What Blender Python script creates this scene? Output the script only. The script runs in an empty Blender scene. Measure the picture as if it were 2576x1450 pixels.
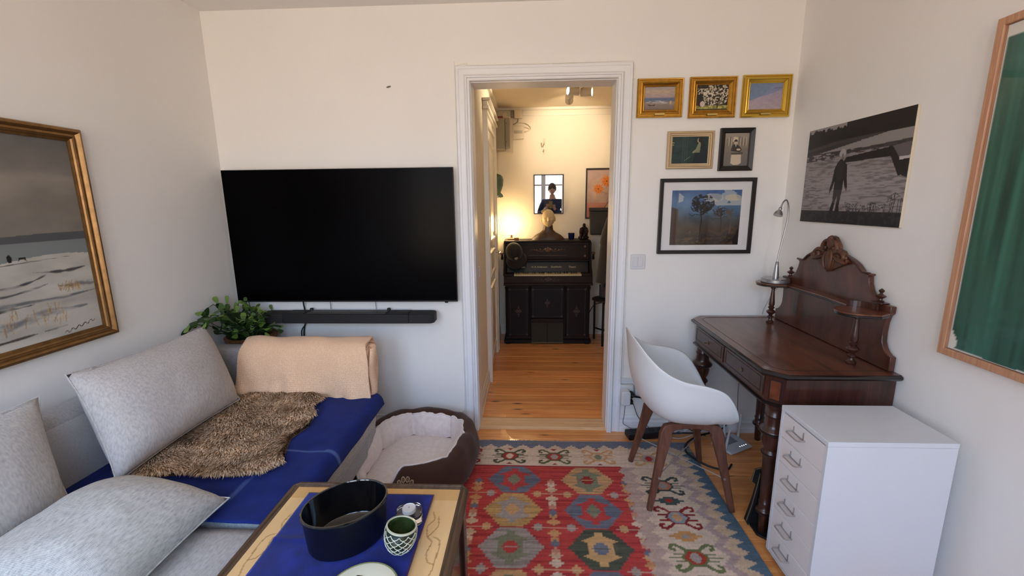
import bpy, bmesh, math, random
import numpy as np
from mathutils import Vector, Matrix, noise as mnoise

sc = bpy.context.scene
COL = sc.collection
rnd = random.Random(7)
PI = math.pi

# ------------------------------------------------------------------ camera, world, exposure
W_PX, H_PX, F_PX = 2576, 1450, 1092.0
PITCH, ROLL, YAW = 0.19417, -0.010925, 0.043843
EYE = Vector((0.0, 0.0, 1.495))
cam_d = bpy.data.cameras.new('camera')
cam = bpy.data.objects.new('camera', cam_d)
COL.objects.link(cam)
sc.camera = cam
cam_d.sensor_fit = 'HORIZONTAL'
cam_d.sensor_width = 36.0
cam_d.lens = F_PX / W_PX * 36.0
cam_d.clip_start = 0.02
cy, sy = math.cos(YAW), math.sin(YAW)
cp, sp = math.cos(PITCH), math.sin(PITCH)
cr, sr = math.cos(ROLL), math.sin(ROLL)
Rz = Matrix(((cy, sy, 0), (-sy, cy, 0), (0, 0, 1)))
Bm = Matrix(((1, 0, 0), (0, 0, -1), (0, 1, 0)))
Pm = Matrix(((1, 0, 0), (0, cp, -sp), (0, sp, cp)))
Qm = Matrix(((cr, -sr, 0), (sr, cr, 0), (0, 0, 1)))
Rc = Qm @ Pm @ Bm @ Rz                      # world -> camera (x right, y down, z forward)
flip = Matrix(((1, 0, 0), (0, -1, 0), (0, 0, -1)))
cam.matrix_world = Matrix.Translation(EYE) @ (flip @ Rc).transposed().to_4x4()

vs = sc.view_settings
vs.view_transform = 'Standard'
vs.look = 'None'
vs.gamma = 1.0
vs.use_curve_mapping = False
vs.exposure = 1.24

cyc = sc.cycles
cyc.use_adaptive_sampling = True
cyc.adaptive_threshold = 0.1
cyc.max_bounces = 8
cyc.diffuse_bounces = 5
cyc.glossy_bounces = 3
cyc.transmission_bounces = 6
cyc.transparent_max_bounces = 8
cyc.caustics_reflective = False
cyc.caustics_refractive = False

world = bpy.data.worlds.new('world')
sc.world = world
world.use_nodes = True
wn, wl = world.node_tree.nodes, world.node_tree.links
wn.clear()
w_out = wn.new('ShaderNodeOutputWorld')
w_bg = wn.new('ShaderNodeBackground')
w_bg.inputs['Strength'].default_value = 2.6
w_tc = wn.new('ShaderNodeTexCoord')
w_sep = wn.new('ShaderNodeSeparateXYZ')
w_ramp = wn.new('ShaderNodeValToRGB')
wl.new(w_tc.outputs['Generated'], w_sep.inputs[0])
w_mr = wn.new('ShaderNodeMapRange')
w_mr.inputs['From Min'].default_value = -1.0
w_mr.inputs['From Max'].default_value = 1.0
wl.new(w_sep.outputs['Z'], w_mr.inputs['Value'])
wl.new(w_mr.outputs[0], w_ramp.inputs[0])
cr_ = w_ramp.color_ramp                      # sunlit street and house fronts below, open sky above
cr_.elements[0].position = 0.0
cr_.elements[0].color = (0.96, 0.80, 0.64, 1)
cr_.elements[1].position = 1.0
cr_.elements[1].color = (0.55, 0.98, 1.80, 1)
e = cr_.elements.new(0.50); e.color = (1.18, 0.97, 0.76, 1)
e = cr_.elements.new(0.585); e.color = (0.98, 1.24, 1.62, 1)
e = cr_.elements.new(0.75); e.color = (0.76, 1.22, 2.05, 1)
wl.new(w_ramp.outputs[0], w_bg.inputs[0])
wl.new(w_bg.outputs[0], w_out.inputs[0])

# daylight portals in the two windows behind the camera
WINDOWS = [(-1.72, -0.62, 0.70, 2.50), (-0.36, 0.98, 0.70, 2.50)]
FRONT_Y = -0.95
for (x0, x1, z0, z1) in WINDOWS:
    ld = bpy.data.lights.new('window_daylight', 'AREA')
    ld.shape = 'RECTANGLE'
    ld.size, ld.size_y = x1 - x0, z1 - z0
    ld.energy = 1.0
    ld.cycles.is_portal = True
    lo = bpy.data.objects.new('window_daylight', ld)
    COL.objects.link(lo)
    lo.location = ((x0 + x1) / 2, FRONT_Y - 0.06, (z0 + z1) / 2)
    lo.rotation_euler = (PI / 2, 0, 0)

# ------------------------------------------------------------------ helpers
def srgb(r, g, b):
    def f(c):
        c /= 255.0
        return c / 12.92 if c <= 0.04045 else ((c + 0.055) / 1.055) ** 2.4
    return (f(r), f(g), f(b), 1.0)

ORG = {}

def link(o, parent=None):
    COL.objects.link(o)
    if parent is not None:
        o.parent = parent
    return o

def tag(o, label, cat, group=None):
    o['label'] = label
    o['category'] = cat
    if group:
        o['group'] = group
    return o

def empty(name, loc, label=None, cat=None, group=None, rz=0.0, local=False):
    o = bpy.data.objects.new(name, None)
    o.empty_display_size = 0.05
    link(o)
    o.location = loc
    o.rotation_euler = (0, 0, rz)
    ORG[o.name] = Vector((0, 0, 0)) if local else Vector(loc)
    if label:
        tag(o, label, cat, group)
    return o

def setsmooth(me, angle=None):
    me.polygons.foreach_set('use_smooth', [True] * len(me.polygons))
    if angle is not None:
        try:
            me.set_sharp_from_angle(angle=angle)
        except Exception:
            pass

class MB:
    """collects verts / faces, built as ONE mesh object"""
    def __init__(s):
        s.v, s.f = [], []
    def add(s, vs_, fs_):
        n = len(s.v)
        s.v += [Vector(p) for p in vs_]
        s.f += [tuple(i + n for i in f) for f in fs_]
        return s
    def box(s, x0, x1, y0, y1, z0, z1):
        v = [(x0, y0, z0), (x1, y0, z0), (x1, y1, z0), (x0, y1, z0), (x0, y0, z1), (x1, y0, z1), (x1, y1, z1), (x0, y1, z1)]
        return s.add(v, [(3, 2, 1, 0), (4, 5, 6, 7), (0, 1, 5, 4), (1, 2, 6, 5), (2, 3, 7, 6), (3, 0, 4, 7)])
    def tube(s, pts, r, n=10, caps=True, closed=False):
        pts = [Vector(p) for p in pts]
        rs = r if isinstance(r, (list, tuple)) else [r] * len(pts)
        m = len(pts)
        rings, prev = [], None
        for i, p in enumerate(pts):
            if closed:
                t = pts[(i + 1) % m] - pts[i - 1]
            elif i == 0:
                t = pts[1] - pts[0]
            elif i == m - 1:
                t = pts[-1] - pts[-2]
            else:
                t = pts[i + 1] - pts[i - 1]
            t = t.normalized() if t.length > 1e-9 else Vector((0, 0, 1))
            if prev is None:
                a = Vector((0, 0, 1)) if abs(t.z) < 0.9 else Vector((1, 0, 0))
                u = t.cross(a).normalized()
            else:
                u = (prev - t * prev.dot(t))
                u = u.normalized() if u.length > 1e-6 else t.orthogonal().normalized()
            prev = u
            w = t.cross(u)
            rings.append([p + (u * math.cos(2 * PI * k / n) + w * math.sin(2 * PI * k / n)) * rs[i] for k in range(n)])
        v = [q for rg in rings for q in rg]
        f = []
        for i in range(m if closed else m - 1):
            j = (i + 1) % m
            for k in range(n):
                f.append((i * n + k, i * n + (k + 1) % n, j * n + (k + 1) % n, j * n + k))
        if caps and not closed:
            f.append(tuple(range(n))[::-1])
            f.append(tuple((m - 1) * n + k for k in range(n)))
        return s.add(v, f)
    def lathe(s, prof, c=(0, 0, 0), n=20, axis='Z', caps=True, sx=1.0, sy=1.0):
        """prof: list of (r, h)"""
        c = Vector(c)
        v, f = [], []
        for (r, h) in prof:
            for k in range(n):
                a = 2 * PI * k / n
                p = Vector((r * math.cos(a) * sx, r * math.sin(a) * sy, h))
                if axis == 'X':
                    p = Vector((p.z, p.x, p.y))
                elif axis == 'Y':
                    p = Vector((p.y, p.z, p.x))
                v.append(c + p)
        m = len(prof)
        for i in range(m - 1):
            for k in range(n):
                f.append((i * n + k, i * n + (k + 1) % n, (i + 1) * n + (k + 1) % n, (i + 1) * n + k))
        if caps:
            f.append(tuple(range(n))[::-1])
            f.append(tuple((m - 1) * n + k for k in range(n)))
        return s.add(v, f)
    def prism(s, poly, a0, a1, axis='Z'):
        """extrude 2-D poly; axis Z: (x,y), axis X: (y,z), axis Y: (x,z)"""
        def P(p, a):
            return {'Z': (p[0], p[1], a), 'X': (a, p[0], p[1]), 'Y': (p[0], a, p[1])}[axis]
        n = len(poly)
        v = [P(p, a0) for p in poly] + [P(p, a1) for p in poly]
        f = [tuple(range(n))[::-1], tuple(range(n, 2 * n))]
        f += [(i, (i + 1) % n, n + (i + 1) % n, n + i) for i in range(n)]
        return s.add(v, f)
    def grid(s, fn, nu, nv, closeu=False):
        v = [fn(i / nu, j / nv) for j in range(nv + 1) for i in range(nu if closeu else nu + 1)]
        w = nu if closeu else nu + 1
        f = []
        for j in range(nv):
            for i in range(nu):
                i2 = (i + 1) % w
                f.append((j * w + i, j * w + i2, (j + 1) * w + i2, (j + 1) * w + i))
        return s.add(v, f)
    def sphere(s, c, rx, ry=None, rz=None, nu=16, nv=10):
        ry = rx if ry is None else ry
        rz = rx if rz is None else rz
        c = Vector(c)
        prof = [(math.sin(PI * j / nv), -math.cos(PI * j / nv)) for j in range(nv + 1)]
        v, f = [], []
        for (r, h) in prof:
            for k in range(nu):
                a = 2 * PI * k / nu
                v.append(c + Vector((r * math.cos(a) * rx, r * math.sin(a) * ry, h * rz)))
        for i in range(nv):
            for k in range(nu):
                f.append((i * nu + k, i * nu + (k + 1) % nu, (i + 1) * nu + (k + 1) % nu, (i + 1) * nu + k))
        return s.add(v, f)
    def xf(s, M_):
        s.v = [M_ @ p for p in s.v]
        return s
    def build(s, name, mat, parent=None, smooth=False, bevel=0.0, subsurf=0, solid=0.0, segs=2, fixn=True, merge=True):
        if parent is not None:
            org = ORG[parent.name]
        else:
            xs = [p.x for p in s.v]; ys = [p.y for p in s.v]; zs = [p.z for p in s.v]
            org = Vector(((min(xs) + max(xs)) / 2, (min(ys) + max(ys)) / 2, min(zs)))
        me = bpy.data.meshes.new(name)
        me.from_pydata([p - org for p in s.v], [], s.f)
        if fixn:
            bm = bmesh.new(); bm.from_mesh(me)
            if merge:
                bmesh.ops.remove_doubles(bm, verts=bm.verts, dist=1e-6)
            bmesh.ops.recalc_face_normals(bm, faces=bm.faces)
            bm.to_mesh(me); bm.free()
        me.materials.append(mat)
        if smooth:
            setsmooth(me, 0.7 if smooth is True else smooth)
        o = bpy.data.objects.new(name, me)
        link(o, parent)
        if parent is None:
            o.location = org
        ORG[o.name] = org
        if solid:
            md = o.modifiers.new('solid', 'SOLIDIFY'); md.thickness = solid; md.offset = 0
        if bevel:
            md = o.modifiers.new('bevel', 'BEVEL'); md.width = bevel; md.segments = segs
            md.limit_method = 'ANGLE'; md.angle_limit = 0.6
            setsmooth(me, 0.6)
        if subsurf:
            md = o.modifiers.new('sub', 'SUBSURF'); md.levels = subsurf; md.render_levels = subsurf
        return o

def struct(o):
    o['kind'] = 'structure'
    return o

def smoothpath(pts, k=8):
    """catmull-rom through pts"""
    P = [Vector(p) for p in pts]
    P = [P[0] * 2 - P[1]] + P + [P[-1] * 2 - P[-2]]
    out = []
    for i in range(1, len(P) - 2):
        for j in range(k):
            t = j / k
            a, b, c, d = P[i - 1], P[i], P[i + 1], P[i + 2]
            out.append(0.5 * ((2 * b) + (c - a) * t + (2 * a - 5 * b + 4 * c - d) * t * t + (3 * b - a - 3 * c + d) * t ** 3))
    out.append(P[-2])
    return out

# ------------------------------------------------------------------ materials
MATS = {}

def M(name, col, rough=0.5, metal=0.0, spec=0.5, var=None, bump=None, coat=0.0, sheen=0.0, emit=None, scale=(1, 1, 1), alpha_rand=0.0, sss=0.0):
    """var = (noise scale, amount of darkening) ; bump = (scale, strength)"""
    if name in MATS:
        return MATS[name]
    m = bpy.data.materials.new(name)
    m.use_nodes = True
    nt = m.node_tree
    b = nt.nodes['Principled BSDF']
    b.inputs['Base Color'].default_value = col
    b.inputs['Roughness'].default_value = rough
    b.inputs['Metallic'].default_value = metal
    b.inputs['Specular IOR Level'].default_value = spec
    b.inputs['Coat Weight'].default_value = coat
    b.inputs['Coat Roughness'].default_value = 0.08
    b.inputs['Sheen Weight'].default_value = sheen
    if emit:
        b.inputs['Emission Color'].default_value = emit[0]
        b.inputs['Emission Strength'].default_value = emit[1]
    tc = mp = None
    if var or bump:
        tc = nt.nodes.new('ShaderNodeTexCoord')
        mp = nt.nodes.new('ShaderNodeMapping')
        mp.inputs['Scale'].default_value = scale
        nt.links.new(tc.outputs['Object'], mp.inputs[0])
    if var:
        nz = nt.nodes.new('ShaderNodeTexNoise')
        nz.inputs['Scale'].default_value = var[0]
        nz.inputs['Detail'].default_value = 6.0
        nt.links.new(mp.outputs[0], nz.inputs['Vector'])
        mx = nt.nodes.new('ShaderNodeMix'); mx.data_type = 'RGBA'
        rp = nt.nodes.new('ShaderNodeMapRange')
        rp.inputs['From Min'].default_value = 0.3; rp.inputs['From Max'].default_value = 0.7
        nt.links.new(nz.outputs['Fac'], rp.inputs['Value'])
        nt.links.new(rp.outputs[0], mx.inputs['Factor'])
        c2 = var[2] if len(var) > 2 else tuple(c * (1 - var[1]) for c in col[:3]) + (1,)
        mx.inputs['A'].default_value = c2
        mx.inputs['B'].default_value = col
        nt.links.new(mx.outputs['Result'], b.inputs['Base Color'])
    if bump:
        nz = nt.nodes.new('ShaderNodeTexNoise')
        nz.inputs['Scale'].default_value = bump[0]
        nz.inputs['Detail'].default_value = 4.0
        nt.links.new(mp.outputs[0], nz.inputs['Vector'])
        bp = nt.nodes.new('ShaderNodeBump')
        bp.inputs['Strength'].default_value = bump[1]
        bp.inputs['Distance'].default_value = bump[2] if len(bump) > 2 else 0.005
        nt.links.new(nz.outputs['Fac'], bp.inputs['Height'])
        nt.links.new(bp.outputs[0], b.inputs['Normal'])
    MATS[name] = m
    return m

def wood(name, c1, c2, axis='X', scale=6.0, stretch=14.0, rough=0.4, knots=None, rand=0.0, coat=0.0, spec=0.5):
    if name in MATS:
        return MATS[name]
    m = bpy.data.materials.new(name); m.use_nodes = True
    nt = m.node_tree; N = nt.nodes; L = nt.links
    b = N['Principled BSDF']
    b.inputs['Roughness'].default_value = rough
    b.inputs['Coat Weight'].default_value = coat
    b.inputs['Specular IOR Level'].default_value = spec
    tc = N.new('ShaderNodeTexCoord'); mp = N.new('ShaderNodeMapping')
    sc_ = [stretch] * 3
    sc_['XYZ'.index(axis)] = 1.0
    mp.inputs['Scale'].default_value = sc_
    L.new(tc.outputs['Object'], mp.inputs[0])
    info = N.new('ShaderNodeObjectInfo')
    add = N.new('ShaderNodeVectorMath'); add.operation = 'ADD'
    mul = N.new('ShaderNodeMath'); mul.operation = 'MULTIPLY'; mul.inputs[1].default_value = 37.0
    L.new(info.outputs['Random'], mul.inputs[0])
    L.new(mp.outputs[0], add.inputs[0]); L.new(mul.outputs[0], add.inputs[1])
    nz = N.new('ShaderNodeTexNoise'); nz.inputs['Scale'].default_value = scale; nz.inputs['Detail'].default_value = 8.0
    nz.inputs['Roughness'].default_value = 0.65; nz.inputs['Distortion'].default_value = 0.6
    L.new(add.outputs[0], nz.inputs['Vector'])
    rp = N.new('ShaderNodeValToRGB')
    rp.color_ramp.elements[0].position = 0.32; rp.color_ramp.elements[0].color = c2
    rp.color_ramp.elements[1].position = 0.68; rp.color_ramp.elements[1].color = c1
    L.new(nz.outputs['Fac'], rp.inputs[0])
    colr = rp.outputs[0]
    if rand:
        hsv = N.new('ShaderNodeHueSaturation')
        mr = N.new('ShaderNodeMapRange'); mr.inputs['To Min'].default_value = 1 - rand; mr.inputs['To Max'].default_value = 1 + rand
        L.new(info.outputs['Random'], mr.inputs['Value']); L.new(mr.outputs[0], hsv.inputs['Value'])
        L.new(colr, hsv.inputs['Color']); colr = hsv.outputs[0]
    if knots:
        vo = N.new('ShaderNodeTexVoronoi'); vo.inputs['Scale'].default_value = knots[0]
        mp2 = N.new('ShaderNodeMapping')
        s2 = [3.2, 3.2, 0.0]; s2['XYZ'.index(axis)] = 1.0
        mp2.inputs['Scale'].default_value = s2
        L.new(tc.outputs['Object'], mp2.inputs[0])
        ad2 = N.new('ShaderNodeVectorMath'); ad2.operation = 'ADD'
        L.new(mp2.outputs[0], ad2.inputs[0]); L.new(mul.outputs[0], ad2.inputs[1])
        L.new(ad2.outputs[0], vo.inputs['Vector'])
        lt = N.new('ShaderNodeMapRange'); lt.inputs['From Min'].default_value = 0.05; lt.inputs['From Max'].default_value = 0.17
        lt.inputs['To Min'].default_value = 1.0; lt.inputs['To Max'].default_value = 0.0
        L.new(vo.outputs['Distance'], lt.inputs['Value'])
        mx = N.new('ShaderNodeMix'); mx.data_type = 'RGBA'
        L.new(lt.outputs[0], mx.inputs['Factor']); L.new(colr, mx.inputs['A']); mx.inputs['B'].default_value = knots[1]
        colr = mx.outputs['Result']
    L.new(colr, b.inputs['Base Color'])
    bp = N.new('ShaderNodeBump'); bp.inputs['Strength'].default_value = 0.12; bp.inputs['Distance'].default_value = 0.003
    L.new(nz.outputs['Fac'], bp.inputs['Height']); L.new(bp.outputs[0], b.inputs['Normal'])
    MATS[name] = m
    return m

def vcol(name, rough=0.6, coat=0.0, bump=None, spec=0.4, sheen=0.0):
    """material that shows the colour attribute 'Col' of the mesh"""
    if name in MATS:
        return MATS[name]
    m = M(name, (0.5, 0.5, 0.5, 1), rough=rough, spec=spec, coat=coat, bump=bump, sheen=sheen)
    nt = m.node_tree
    at = nt.nodes.new('ShaderNodeAttribute'); at.attribute_name = 'Col'
    nt.links.new(at.outputs['Color'], nt.nodes['Principled BSDF'].inputs['Base Color'])
    return m

def glass_mat(name='picture_glass', ior=1.45, tint=(1, 1, 1, 1), rough=0.0):
    if name in MATS:
        return MATS[name]
    m = bpy.data.materials.new(name); m.use_nodes = True
    nt = m.node_tree; N = nt.nodes; L = nt.links
    N.clear()
    out = N.new('ShaderNodeOutputMaterial'); mix = N.new('ShaderNodeMixShader')
    fr = N.new('ShaderNodeFresnel'); fr.inputs['IOR'].default_value = ior
    tr = N.new('ShaderNodeBsdfTransparent'); tr.inputs[0].default_value = tint
    gl = N.new('ShaderNodeBsdfGlossy'); gl.inputs['Roughness'].default_value = rough
    ge = N.new('ShaderNodeNewGeometry'); inv = N.new('ShaderNodeMath'); inv.operation = 'SUBTRACT'; inv.inputs[0].default_value = 1.0
    L.new(ge.outputs['Backfacing'], inv.inputs[1])            # reflect at the outer surface only
    fm = N.new('ShaderNodeMath'); fm.operation = 'MULTIPLY'
    L.new(fr.outputs[0], fm.inputs[0]); L.new(inv.outputs[0], fm.inputs[1])
    L.new(fm.outputs[0], mix.inputs[0]); L.new(tr.outputs[0], mix.inputs[1]); L.new(gl.outputs[0], mix.inputs[2])
    L.new(mix.outputs[0], out.inputs[0])
    MATS[name] = m
    return m

def weave(name, c1, c2, scale=260.0, dirs='Y', rough=0.95, contrast=0.8, blot=0.15, bumpd=0.002):
    """woven cloth: fine thread lines along one local axis, broken up by noise"""
    if name in MATS:
        return MATS[name]
    m = bpy.data.materials.new(name); m.use_nodes = True
    nt = m.node_tree; N = nt.nodes; L = nt.links
    b = N['Principled BSDF']; b.inputs['Roughness'].default_value = rough
    b.inputs['Sheen Weight'].default_value = 0.15; b.inputs['Specular IOR Level'].default_value = 0.15
    tc = N.new('ShaderNodeTexCoord')
    wv = N.new('ShaderNodeTexWave'); wv.wave_type = 'BANDS'; wv.bands_direction = dirs
    wv.inputs['Scale'].default_value = scale / 6.283; wv.inputs['Distortion'].default_value = 1.2
    wv.inputs['Detail'].default_value = 2.0; wv.inputs['Detail Scale'].default_value = 3.0
    L.new(tc.outputs['Object'], wv.inputs['Vector'])
    nz = N.new('ShaderNodeTexNoise'); nz.inputs['Scale'].default_value = 150.0; nz.inputs['Detail'].default_value = 3.0
    mp = N.new('ShaderNodeMapping'); s_ = [1.0, 1.0, 1.0]; s_['XYZ'.index(dirs)] = 0.35
    mp.inputs['Scale'].default_value = s_
    L.new(tc.outputs['Object'], mp.inputs[0]); L.new(mp.outputs[0], nz.inputs['Vector'])
    n2 = N.new('ShaderNodeTexNoise'); n2.inputs['Scale'].default_value = 9.0; n2.inputs['Detail'].default_value = 5.0
    L.new(tc.outputs['Object'], n2.inputs['Vector'])
    ma = N.new('ShaderNodeMath'); ma.operation = 'MULTIPLY_ADD'; ma.inputs[1].default_value = 0.55; 
    L.new(wv.outputs['Fac'], ma.inputs[0])
    mb = N.new('ShaderNodeMath'); mb.operation = 'MULTIPLY'; mb.inputs[1].default_value = 0.75
    L.new(nz.outputs['Fac'], mb.inputs[0]); L.new(mb.outputs[0], ma.inputs[2])
    rp = N.new('ShaderNodeValToRGB')
    rp.color_ramp.elements[0].position = 0.5 - 0.25 / contrast; rp.color_ramp.elements[0].color = c2
    rp.color_ramp.elements[1].position = 0.55 + 0.25 / contrast; rp.color_ramp.elements[1].color = c1
    L.new(ma.outputs[0], rp.inputs[0])
    hs = N.new('ShaderNodeHueSaturation')
    mr = N.new('ShaderNodeMapRange'); mr.inputs['To Min'].default_value = 1 - blot; mr.inputs['To Max'].default_value = 1 + blot
    L.new(n2.outputs['Fac'], mr.inputs['Value']); L.new(mr.outputs[0], hs.inputs['Value']); L.new(rp.outputs[0], hs.inputs['Color'])
    L.new(hs.outputs[0], b.inputs['Base Color'])
    bp = N.new('ShaderNodeBump'); bp.inputs['Strength'].default_value = 0.35; bp.inputs['Distance'].default_value = bumpd
    L.new(ma.outputs[0], bp.inputs['Height']); L.new(bp.outputs[0], b.inputs['Normal'])
    MATS[name] = m
    return m

# ------------------------------------------------------------------ flat print: colours computed on a fine grid
class Canvas:
    """w x h metres, res metres per cell; u to the right, v up, colours in sRGB 0..255"""
    def __init__(s, w, h, res, base=(128, 128, 128)):
        s.w, s.h = w, h
        s.nx, s.ny = max(2, int(round(w / res))), max(2, int(round(h / res)))
        s.u = np.linspace(0, w, s.nx + 1)[None, :].repeat(s.ny + 1, 0)
        s.v = np.linspace(0, h, s.ny + 1)[:, None].repeat(s.nx + 1, 1)
        s.c = np.zeros((s.ny + 1, s.nx + 1, 3)) + np.array(base, float)
    def put(s, mask, col, a=1.0):
        m = (mask.astype(float) * a)[..., None]
        s.c = s.c * (1 - m) + np.array(col, float) * m
    def noise(s, su, sv, seed=0, octv=3):
        rs = np.random.RandomState(seed)
        out = np.zeros_like(s.u); amp = 1.0; tot = 0
        for o in range(octv):
            ku, kv = su * 2 ** o, sv * 2 ** o
            gx, gy = int(s.w * ku) + 3, int(s.h * kv) + 3
            g = rs.rand(gy + 1, gx + 1)
            x, y = s.u * ku, s.v * kv
            ix, iy = np.minimum(x.astype(int), gx - 1), np.minimum(y.astype(int), gy - 1)
            fx, fy = x - ix, y - iy
            fx, fy = fx * fx * (3 - 2 * fx), fy * fy * (3 - 2 * fy)
            out += amp * ((g[iy, ix] * (1 - fx) + g[iy, ix + 1] * fx) * (1 - fy) + (g[iy + 1, ix] * (1 - fx) + g[iy + 1, ix + 1] * fx) * fy)
            tot += amp; amp *= 0.5
        return out / tot
    def poly(s, pts, col=None, a=1.0):
        m = np.zeros(s.u.shape, bool)
        n = len(pts)
        for i in range(n):
            x0, y0 = pts[i]; x1, y1 = pts[(i + 1) % n]
            if abs(y1 - y0) < 1e-12:
                continue
            cond = ((s.v >= min(y0, y1)) & (s.v < max(y0, y1)))
            xi = x0 + (s.v - y0) / (y1 - y0) * (x1 - x0)
            m ^= cond & (s.u < xi)
        if col is not None:
            s.put(m, col, a)
        return m
    def ell(s, cx, cy_, rx, ry, col=None, a=1.0):
        m = ((s.u - cx) / rx) ** 2 + ((s.v - cy_) / ry) ** 2 < 1
        if col is not None:
            s.put(m, col, a)
        return m
    def line(s, pts, wdt, col=None, a=1.0):
        d = np.full(s.u.shape, 1e9)
        for (x0, y0), (x1, y1) in zip(pts[:-1], pts[1:]):
            dx, dy = x1 - x0, y1 - y0
            t = np.clip(((s.u - x0) * dx + (s.v - y0) * dy) / (dx * dx + dy * dy + 1e-12), 0, 1)
            d = np.minimum(d, np.hypot(s.u - x0 - t * dx, s.v - y0 - t * dy))
        m = d < wdt / 2
        if col is not None:
            s.put(m, col, a)
        return m
    def blur(s, k, n=2):
        for _ in range(n):
            for ax in (0, 1):
                p = np.pad(s.c, [(k, k) if a == ax else (0, 0) for a in range(3)], 'edge')
                cs = np.cumsum(p, ax)
                z = np.zeros_like(np.take(cs, [0], ax)); cs = np.concatenate([z, cs], ax)
                m = s.c.shape[ax]
                s.c = (np.take(cs, range(2 * k + 1, 2 * k + 1 + m), ax) - np.take(cs, range(0, m), ax)) / (2 * k + 1)
    def vgrad(s, stops):
        vv = s.v / s.h
        for k in range(3):
            s.c[..., k] = np.interp(vv, [q[0] for q in stops], [q[1][k] for q in stops])
    def build(s, name, mat, P0, U, V, parent=None, zfun=None, tile=False):
        """P0 lower-left corner, U and V unit vectors"""
        P0, U, V = np.array(P0, float), np.array(U, float), np.array(V, float)
        N_ = np.cross(U, V)
        pts = P0 + s.u[..., None] * U + s.v[..., None] * V
        if zfun is not None:
            pts = pts + zfun(s.u, s.v)[..., None] * N_
        org = ORG[parent.name] if parent is not None else Vector(((pts[..., 0].min() + pts[..., 0].max()) / 2, (pts[..., 1].min() + pts[..., 1].max()) / 2, pts[..., 2].min()))
        pts = (pts - np.array(org)).reshape(-1, 3)
        nx, ny = s.nx, s.ny
        i = np.arange(ny)[:, None] * (nx + 1) + np.arange(nx)[None, :]
        quads = np.stack([i, i + 1, i + nx + 2, i + nx + 1], -1).reshape(-1, 4)
        me = bpy.data.meshes.new(name)
        me.vertices.add(len(pts)); me.vertices.foreach_set('co', pts.ravel())
        me.loops.add(quads.size); me.loops.foreach_set('vertex_index', quads.ravel())
        me.polygons.add(len(quads)); me.polygons.foreach_set('loop_start', np.arange(len(quads)) * 4)
        me.update(calc_edges=True)
        c = np.clip(s.c / 255.0, 0, 1)
        lin = np.where(c <= 0.04045, c / 12.92, ((c + 0.055) / 1.055) ** 2.4).reshape(-1, 3)
        at = me.color_attributes.new('Col', 'FLOAT_COLOR', 'POINT')
        at.data.foreach_set('color', np.concatenate([lin, np.ones((len(lin), 1))], 1).ravel())
        me.materials.append(mat)
        me.polygons.foreach_set('use_smooth', [True] * len(me.polygons))
        o = bpy.data.objects.new(name, me)
        link(o, parent)
        if parent is None:
            o.location = org
        ORG[o.name] = Vector(org)
        return o

# ------------------------------------------------------------------ the room and the hall
XL, XR, YB, ZC = -1.90, 1.50, 2.68, 2.595
YB2 = 2.83                                   # rear face of the back wall
HXL, HXR, HYB, HZC = -0.36, 0.97, 4.86, 2.475
OX0, OX1, OZ = -0.347, 0.498, 2.182          # door opening

wall_m = M('wall_paint', srgb(241, 238, 233), rough=0.85, spec=0.25, bump=(60.0, 0.10, 0.002), var=(2.0, 0.03))
ceil_m = M('ceiling_paint', srgb(240, 237, 232), rough=0.9, spec=0.2, bump=(40.0, 0.08, 0.002))
hall_m = M('hall_paint', srgb(228, 220, 204), rough=0.8, spec=0.25, bump=(60.0, 0.10, 0.002))
trim_m = M('white_gloss_paint', srgb(234, 234, 235), rough=0.42, spec=0.4)
pine_m = wood('pine_floor', srgb(238, 172, 104), srgb(206, 126, 66), axis='X', scale=2.2, stretch=13.0, rough=0.32, rand=0.14,
              knots=(3.4, srgb(78, 36, 16)), coat=0.35)
oak_m = wood('oak_threshold', srgb(238, 202, 156), srgb(206, 160, 114), axis='X', scale=3.0, stretch=16.0, rough=0.45)
sub_m = M('subfloor', srgb(60, 38, 22), rough=0.9)

struct(MB().box(XL - .12, XL, FRONT_Y - .12, YB2, 0, ZC).build('wall_left', wall_m))
struct(MB().box(XR, XR + .12, FRONT_Y - .12, YB2, 0, ZC).build('wall_right', wall_m))
b = MB()
b.box(XL, OX0, YB, YB2, 0, ZC); b.box(OX1, XR, YB, YB2, 0, ZC); b.box(OX0, OX1, YB, YB2, OZ, ZC)
struct(b.build('wall_back', wall_m))
b = MB()                                     # window wall behind the camera
xs = [XL] + [q for w_ in WINDOWS for q in w_[:2]] + [XR]
for i in range(0, len(xs), 2):
    b.box(xs[i], xs[i + 1], FRONT_Y - .12, FRONT_Y, 0, ZC)
for (x0, x1, z0, z1) in WINDOWS:
    b.box(x0, x1, FRONT_Y - .12, FRONT_Y, 0, z0); b.box(x0, x1, FRONT_Y - .12, FRONT_Y, z1, ZC)
struct(b.build('wall_front', wall_m))
struct(MB().box(XL - .12, XR + .12, FRONT_Y - .12, YB2, ZC, ZC + .1).build('ceiling', ceil_m))
struct(MB().box(HXL - .1, HXL, YB2, HYB + .1, 0, 2.62).build('wall_hall_left', hall_m))
struct(MB().box(HXR, HXR + .1, YB2, HYB + .1, 0, 2.62).build('wall_hall_right', hall_m))
struct(MB().box(HXL, HXR, HYB, HYB + .1, 0, 2.62).build('wall_hall_back', hall_m))
struct(MB().box(HXL, HXR, YB2, HYB, HZC, HZC + .1).build('ceiling_hall', M('hall_ceiling_paint', srgb(222, 208, 186), rough=0.85)))

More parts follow.
